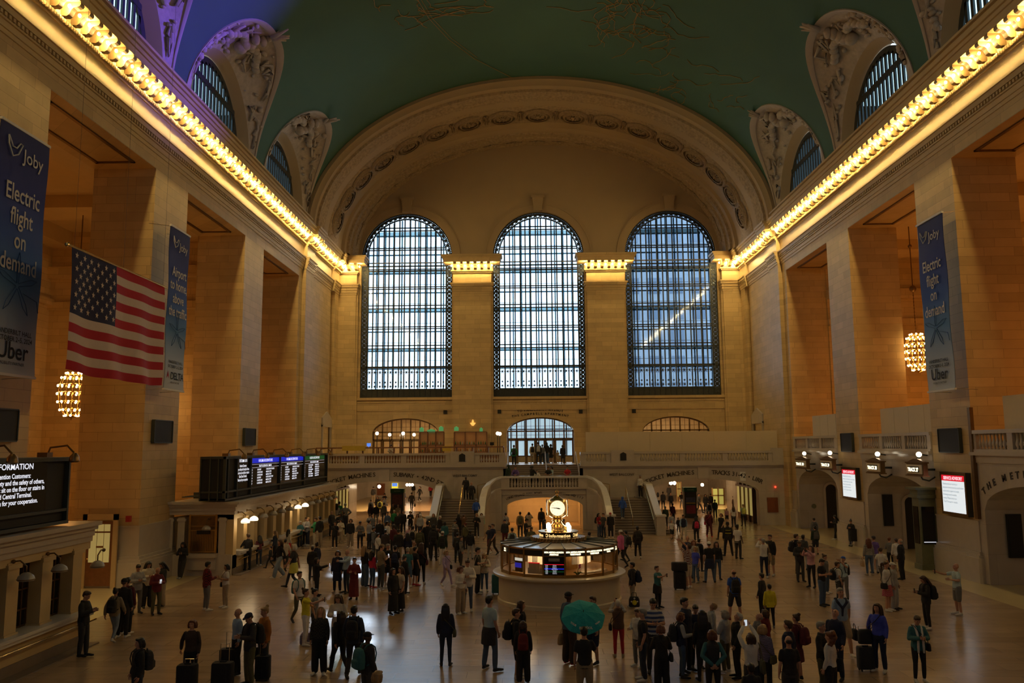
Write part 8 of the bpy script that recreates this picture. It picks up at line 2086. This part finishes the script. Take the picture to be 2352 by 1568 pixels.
964.0,1116.7|964.0,1151.4||CL|walk|long:black|slim:black|pony:black|white|l||in black crossing the bright left passage floor||
988.7,1118.5|989.5,1135.7||A|walk|jacket:red|pants:black|short:black|black|l||in red deep inside the left passage||
926.7,1131.7|927.5,1160.3||CR|stand|jacket:navy|pants:navy|short:black|black|l||in navy just right of the left advertising pillar||
949.1,1110.8|950.2,1139.7||A|stand|jacket:black|pants:khaki|short:black|black|l||in black jacket and khaki trousers, left passage||
905.4,1180.8|904.9,1221.2||C|stand|jacket:green|pants:charcoal|short:white|black|l||with white hair and green shirt in the crowd rear||
912.9,1190.0|913.3,1229.2||C|stand|jacket:black|pants:charcoal|bald:grey|black|l||bald elderly in the crowd rear||
917.5,1183.7|918.1,1222.3||C|stand|jacket:darkgrey|pants:charcoal|short:grey|black|l||in dark grey beside the elderly bald one||
926.3,1183.3|926.3,1223.5||C|stand|jacket:black|pants:black|short:grey|black|l||with grey hair and black jacket in the crowd rear||
942.4,1183.3|942.8,1223.5||C|phone|long:black|pants:black|bob:blond|black|l||with blond bob and black top in the crowd rear||
889.6,1187.9|889.4,1226.9||C|stand|jacket:denim|pants:charcoal|pony:black|black|l||in denim jacket in the crowd rear||
965.1,1185.4|964.0,1228.1||CR|point|jacket:tan|pants:grey|cap:grey|black|l||in grey cap and tan stretching an arm to the bin||
959.4,1192.5|958.2,1232.7||C|stand|long:tan|pants:charcoal|long:brown|black|l||in tan with brown hair left of the grey cap||
965.1,1199.4|965.1,1233.8||C|stand|jacket:lightgrey|pants:charcoal|hood:white|black|l||in white hood below the grey cap||
849.2,1194.8|849.0,1232.7||A|phone|long:lightgrey|pants:charcoal|short:brown|black|l|phone:lit|holding up a lit phone at the crowd far left||
855.5,1195.9|855.5,1235.0||C|stand|tee:grey|pants:charcoal|balding:grey|black|l||balding in grey beside the lit phone||
1178.1,1021.7|1183.0,1071.9||A|walk|jacket:green|pants:black|short:black|black|l|pack:black|in green with backpack climbing to the doors|4.3|
1222.8,1018.3|1223.2,1064.1||A|stand|jacket:cream|pants:beige|short:black|black|l|pack:black|in cream with backpack before the bright doors|4.5|
1236.6,1015.0|1236.6,1064.7||A|stand|jacket:charcoal|pants:black|short:black|black|l|pack:lightgrey|tall with pale backpack before the bright doors|4.5|
1245.5,1020.5|1246.2,1064.3||A|stand|long:grey|pants:darkjeans|short:black|black|l||between the pale backpack and blue jeans, bright doors|4.5|
1254.0,1015.0|1256.2,1064.1||A|stand|jacket:black|wide:denim|long:black|black|l||in black jacket and blue jeans before the bright doors|4.5|
1264.1,1019.4|1266.3,1063.6||A|stand|dress:black||bob:black|black|l||in short black dress before the bright doors|4.5|
1280.8,1033.5|1280.8,1062.9||A|stand|dress:beige||bob:brown|black|l||the small child before the bright doors|4.5|
1292.4,1021.2|1293.1,1065.2||A|stand|coat:black|slim:black|bob:black|black|l||in long dark dress, rightmost at the bright doors|4.5|
1167.0,1060.7||1.70|AL|stand|coat:darkgreen|pants:black|hood:darkgreen|black|l||in dark hood at the landing left end|2.9|62.3
1183.7,1066.3||1.62|C|rail|long:purple|pants:black|bun:brown|black|l|shoulder:black|in lilac leaning on the landing rail|2.9|61.4
1221.7,1067.0||1.65|AR|rail|jacket:black|pants:black|bob:black|black|l||in black leaning on the landing rail, left of the child|2.9|61.4
1233.3,1076.3||1.35|C|rail|long:white|pants:black|short:black|black|l||the child in white peeping over the landing rail|2.9|61.4
1259.2,1070.8||1.58|C|rail|tee:black|pants:black|short:black|black|m||in black T-shirt leaning on the landing rail|2.9|61.4
1266.3,1070.8||1.58|CL|rail|long:paleblue|pants:darkjeans|bob:black|black|l||in pale blue bending over the landing rail|2.9|61.6
1303.1,1069.6||1.60|C|rail|tee:red|pants:black|short:black|black|m||in red leaning on the landing rail|2.9|61.4
1068.7,1093.8|1071.6,1146.7||C|hold|jacket:charcoal|pants:black|short:grey|black|d||in dark jacket on the left stair landing|2.1|
1083.2,1106.5|1082.1,1161.2||C|walk|jacket:charcoal|pants:charcoal|balding:grey|black|l||in dark suit stepping down the left stairs|1.65|
1094.5,1156.0|1093.0,1197.0||A|walk|jacket:blue|pants:darkjeans|short:grey|black|l||in blue climbing the left stairs|.9|
1429.2,1140.6|1430.8,1192.0||A|walk2|jacket:blue|pants:denim|hood:blue|white|l||in blue hood climbing the right stairs|.9|
1461.2,1081.5|1461.2,1141.5||C|hip|tee:white|shorts:darkjeans|short:black|black|m||in white polo standing on the right stair landing|2.1|
1472.1,1090.8|1469.4,1142.9||CL|stand|long:white|pants:charcoal|short:grey|white|m||in white with dark trousers, right stair landing|2.1|
1161.4,1178.6|1162.5,1230.4||A|stand|tee:lightgrey|pants:charcoal|short:black|black|l|shoulder:black|in light grey T-shirt behind the booth, far left||
1160.7,1193.1|1158.5,1252.7||C|stand|jacket:charcoal|pants:darkred|beanie:navy|black|l||in navy beanie and dark jacket behind the booth left||
1176.3,1211.8||1.70|A|stand|long:paleblue|pants:charcoal|short:black|black|l|pack:charcoal|in pale blue with backpack behind the booth roof||
1194.9,1175.2|1194.9,1234.8||A|stand|jacket:tan|pants:charcoal|short:black|black|l|pack:olive|in tan jacket before the orange archway||
1215.0,1175.7|1215.0,1234.8||A|photo|jacket:beige|pants:charcoal|short:black|black|l|phone:lit|in beige taking a picture of the orange archway||
1207.6,1190.2||1.72|R|phone|tee:black|pants:charcoal|short:black|black|l||in black T-shirt before the orange archway||
1220.5,1209.2||1.60|C|phone|jacket:olive|pants:olive|short:brown|black|m||in olive just behind the booth roof||
1243.5,1166.3|1244.0,1221.4||A|stand|jacket:brown|pants:charcoal|short:black|black|d|pack:black|in brown jacket in the orange archway||
1251.1,1192.4||1.66|R|stand|jacket:black|pants:black|bob:black|black|l|shoulder:lightgrey|in black with white strap just left of the clock||
1294.6,1192.0||1.66|CR|stand|jacket:black|pants:black|short:black|black|l||in black just right of the clock neck||
1353.3,1220.8||1.68|A|stand|jacket:maroon|pants:black|short:black|black|m||with dark head just above the booth roof right||
1376.1,1177.9|1375.7,1232.6||CR|stand|tee:red|pants:denim|long:black|black|l|pack:black|in red top at the right stair inner newel||
1385.3,1177.9|1386.8,1234.8||CL|hold|tee:darkgrey|pants:darkjeans|short:brown|black|l||in grey T-shirt facing the red top||
1401.3,1176.8|1403.6,1234.8||C|stand|coat:black|pants:black|cap:red|white|l||in red cap and black clothes at the right stairs foot||
898.6,1012.3||1.70|C|phone|long:cream|pants:black|short:black|black|m||the waiter in cream shirt behind the balcony bar|4.5|66.8
"""
PLACED = []; ROWS = []
for ln in PEOPLE.strip().split('\n'):
    hd, ft, h, face, pose, top, bot, hair, shoes, skin, ex, who, z, y = ln.split('|')
    hu, hv = map(float, hd.split(',')); fu = fv = None
    if ft: fu, fv = map(float, ft.split(','))
    z = float(z) if z else 0.0
    if fv is not None and z == 0: fv = max(fv, 1141.0)
    pos, hh = P2(hu, hv, fu, fv, z, float(h) if h else None, float(y) if y else None)
    lo = 1.0 if ('child' in who or 'boy' in who or 'small' in who) else 1.52
    if fu is not None and (hh > 1.98 or hh < lo): 
        PLACED.append((who, round(hh, 2))); hh = max(lo, min(1.98, hh))
    if z == 0 and pos.y < 27.5 and pos.x < -14.2: pos.x = -14.2
    ROWS.append([pos, hh, face, pose, top, bot, hair, shoes, skin, ex, who, z]); continue
for _ in range(12):   # nobody stands inside a neighbour: the farther of a close pair steps back along the floor
    for i in range(len(ROWS)):
        for j in range(i):
            A, B = ROWS[i][0], ROWS[j][0]
            if abs(A.z-B.z) > .5 or A.z > .05: continue
            d = (A-B).length
            if d < .46:
                F = A if A.y > B.y else B; N = B if F is A else A; r = Vector((F.x-CAMP.x, F.y, 0)).normalized(); F += r*(.50-d)*.6; N -= r*(.50-d)*.3
for (pos, hh, face, pose, top, bot, hair, shoes, skin, ex, who, z) in ROWS:
    person(who, pos, hh, face, pose, top, bot, hair, shoes, skin, [e for e in ex.split(',') if e])
print('people', NPEOPLE, 'clamped', PLACED)
# ================================================================== luggage and loose things
def suitcase(u, v, label, w=.46, h=.66, d=.28, mt='black', handle=.4, rz=0, z=0, nm='suitcase'):
    p = at_z(u, v, z); t = thing(nm, label, 'suitcase', (p.x, p.y, z), R(rz)); L = dict(parent=t, local=True)
    m = MB(); rr = []
    for zz, k in ((.06, .94), (.09, 1.0), (h-.04, 1.0), (h, .92)): rr.append(ring(0, 0, zz, w/2*k, d/2*k, pw=.35))
    m.loft(rr); m.build('shell', get_mat(mt), smooth='auto', **L)
    m = MB()
    for x in (-w/2+.06, w/2-.06):
        for y in (-d/2+.05, d/2-.05): m.tube((x-.015, y, .035), (x+.015, y, .035), .035, n=10)
    m.build('wheel', MAT['black'], **L)
    m = MB(); m.box(-.08, .08, -.015, .015, h, h+.03); m.build('top_grip', MAT['black'], **L)
    if handle:
        m = MB(); m.path([(-.11, d/2-.04, h-.02), (-.11, d/2-.04, h+handle), (.11, d/2-.04, h+handle), (.11, d/2-.04, h-.02)], .011, n=6); m.build('pull_handle', MAT['steel'], **L)
    for x in (-.12, 0, .12):
        m = MB(); m.box(x-.012, x+.012, -d/2-.008, -d/2+.01, .12, h-.08); m.build('ridge', get_mat(mt), **L)
    return t
suitcase(510, 1590, 'large black suitcase standing beside the balding person in light blue shirt', .52, .72, .3, handle=.42)
suitcase(524, 1548, 'black suitcase just behind the large one at the light blue shirt', .46, .66, .28, handle=.4)
suitcase(428, 1598, 'black suitcase in front of the person with dark brown blouse', .48, .74, .3, handle=.1)
suitcase(603, 1562, 'slim black suitcase between the navy cap and the rust blazer', .38, .62, .26, handle=.3)
suitcase(1990, 1540, 'black ribbed suitcase pulled by the person in blue cardigan', .42, .62, .28, 'charcoal', handle=.5)
t_ = suitcase(1562, 1354, 'tall black suitcase standing behind the red and white plaid shirt', .5, .74, .32, handle=.35)
suitcase(1139, 1364, 'teal suitcase standing against the left side of the information booth', .34, .78, .3, 'teal', handle=.0)
def softbag(u, v, w, h, d, mt, label, nm='travel_bag', z=0, extra=None):
    p = at_z(u, v, z); t = thing(nm, label, 'bag', (p.x, p.y, z))
    m = MB(); m.loft([ring(0, 0, a, w/2*k, d/2*k, pw=.5) for a, k in ((0, .9), (.03, 1), (h*.7, .98), (h, .75))]); m.build('body', get_mat(mt), parent=t, local=True, smooth=True)
    m = MB(); m.path([(-w*.22, 0, h-.02), (-w*.18, 0, h+.14), (w*.18, 0, h+.14), (w*.22, 0, h-.02)], .012, n=6); m.build('handle', MAT['black'], parent=t, local=True, smooth=True)
    if extra: extra(t, w, h, d)
    return t
softbag(706, 1478, .46, .34, .26, 'zebra', 'black and white patterned bag on the floor behind the yellow T-shirt')
def emblem(t, w, h, d):
    m = MB(); m.ball((0, -d/2-.005, h*.45), .09, .012, .09, n=14, m=6); m.build('yellow_emblem', get_mat('yellow'), parent=t, local=True, smooth=True)
    m = MB(); m.ball((0, -d/2-.005, h*.85), .035, .012, .035, n=10, m=6)
    for s in (-1, 1): m.ball((s*.11, -d/2-.004, h*.55), .028, .01, .028, n=8, m=5)
    m.build('pale_emblem', get_mat('white'), parent=t, local=True, smooth=True)
softbag(1457, 1393, .40, .36, .16, 'black', 'black shopping bag with yellow emblem beside the person in black jacket', 'shopping_bag', .12, emblem)
p = at_z(1990, 1540, 0)
t = thing('travel_bag', 'small black bag riding on top of the ribbed suitcase of the blue cardigan', 'bag', (p.x, p.y-.02, .70))
m = MB(); m.loft([ring(0, 0, a, .17*k, .11*k, pw=.5) for a, k in ((0, .95), (.04, 1), (.30, .95), (.36, .7))]); m.build('body', get_mat('black'), parent=t, local=True, smooth=True)
p = at_z(1562, 1354, 0)
t = thing('travel_bag', 'wide black bag lying on the tall suitcase by the plaid shirt', 'bag', (p.x, p.y-.02, .78))
m = MB(); m.loft([ring(0, 0, a, .33*k, .17*k, pw=.4) for a, k in ((0, .97), (.04, 1), (.30, 1), (.34, .9))]); m.build('body', get_mat('black'), parent=t, local=True, smooth=True)
# wheeled cart by the right pier
p = at_z(1964, 1254, 0); t = thing('wheeled_cart', 'black wheeled cart with a crate beside the right pier', 'cart', (p.x, p.y, 0))
m = MB(); m.loft([ring(0, 0, a, .30*k, .22*k, pw=.3) for a, k in ((.30, .96), (.33, 1), (.98, 1), (1.0, .95))]); m.build('crate', get_mat('black'), parent=t, local=True)
m = MB(); m.path([(-.28, -.2, .08), (.28, -.2, .08), (.28, .2, .08), (-.28, .2, .08), (-.28, -.2, .08)], .018, n=6)
for x in (-.28, .28): m.path([(x, -.2, .08), (x, -.2, .30)], .016, n=6); m.path([(x, .2, .08), (x, .2, 1.15)], .016, n=6)
m.path([(-.28, .2, 1.15), (.28, .2, 1.15)], .016, n=6); m.build('frame', MAT['steel'], parent=t, local=True)
for x in (-.25, .25):
    for y in (-.18, .18): m = MB(); m.tube((x-.02, y, .06), (x+.02, y, .06), .06, n=10); m.build('wheel', MAT['black'], parent=t, local=True)
# waste bins at the stair feet
for u, v, lab in ((1519, 1228, 'dark waste bin with brass rings at the foot of the right stairs'), (990, 1232, 'dark waste bin at the foot of the left stairs')):
    p = at_z(u, v, 0); t = thing('waste_bin', lab, 'waste bin', (p.x, p.y, 0))
    m = MB(); m.lathe([(.30, 0), (.32, .04), (.32, 1.0), (.27, 1.12), (.16, 1.18)], n=20); m.build('drum', get_mat('charcoal'), parent=t, local=True, smooth='auto')
    m = MB()
    for z in (.62, .98): m.lathe([(.325, z), (.345, z+.02), (.325, z+.05)], n=20, caps=False)
    m.build('brass_ring', MAT['brass'], parent=t, local=True, smooth='auto')
# umbrella
uc = at_y(1339, 1418, 20.6); ap = Vector((.02, -.62, .78)).normalized()
t = thing('umbrella', 'open teal umbrella with white lettering held up by the person in khaki shorts', 'umbrella', uc)
a_ = ap.orthogonal().normalized(); b_ = ap.cross(a_)
def UP(r_, th, o=0.0): return uc+(a_*math.cos(th)+b_*math.sin(th))*r_+ap*(.20-.62*r_*r_+o)
for k in range(8):
    m = MB(); t0 = 2*math.pi*k/8; rows = []
    for i in range(8):
        r_ = .53*i/7+.005; row = []
        for j in range(7):
            th = t0+math.pi/4*j/6; sag = 1-.055*math.sin(math.pi*j/6)*(i/7)
            row.append(UP(r_*sag, th, -.03*math.sin(math.pi*j/6)*(i/7)))
        rows.append(row)
    m.grid(rows); m.build('panel', get_mat('umb'), parent=t, smooth=True)
m = MB()
for k in range(8): m.path([UP(.53*i/6, 2*math.pi*k/8, -.012) for i in range(7)], .006, n=5)
m.tube(uc+ap*.20, uc+ap*.27, .008, n=6); m.tube(uc+ap*.2, uc-ap*.62, .009, n=6); m.build('frame', MAT['iron'], parent=t)
m = MB(); up_ = (Vector((0, 0, 1))-ap*ap.z).normalized(); rt_ = up_.cross(ap)
if rt_.x < 0: rt_ = -rt_
def on(x, y): 
    r_ = math.hypot(x, y); return uc+rt_*x+up_*y+ap*(.20-.62*r_*r_+.012)
tn = (up_*.8-ap*-.5)
for txt, x, y, sz, ang in (('ESPA\u00d1OL', .03, -.42, .075, 0), ('TOUR', -.27, -.30, .06, -40), ('TOURS', .33, -.26, .045, 40)):
    r2 = (rt_*math.cos(R(ang))+up_*math.sin(R(ang))); u2 = (up_*math.cos(R(ang))-rt_*math.sin(R(ang))); u2 = (u2+ap*.5).normalized()
    put_text(m, txt, sz, on(x, y), r2, u2, bold=.003)
m.build('lettering', get_mat('white'), parent=t)
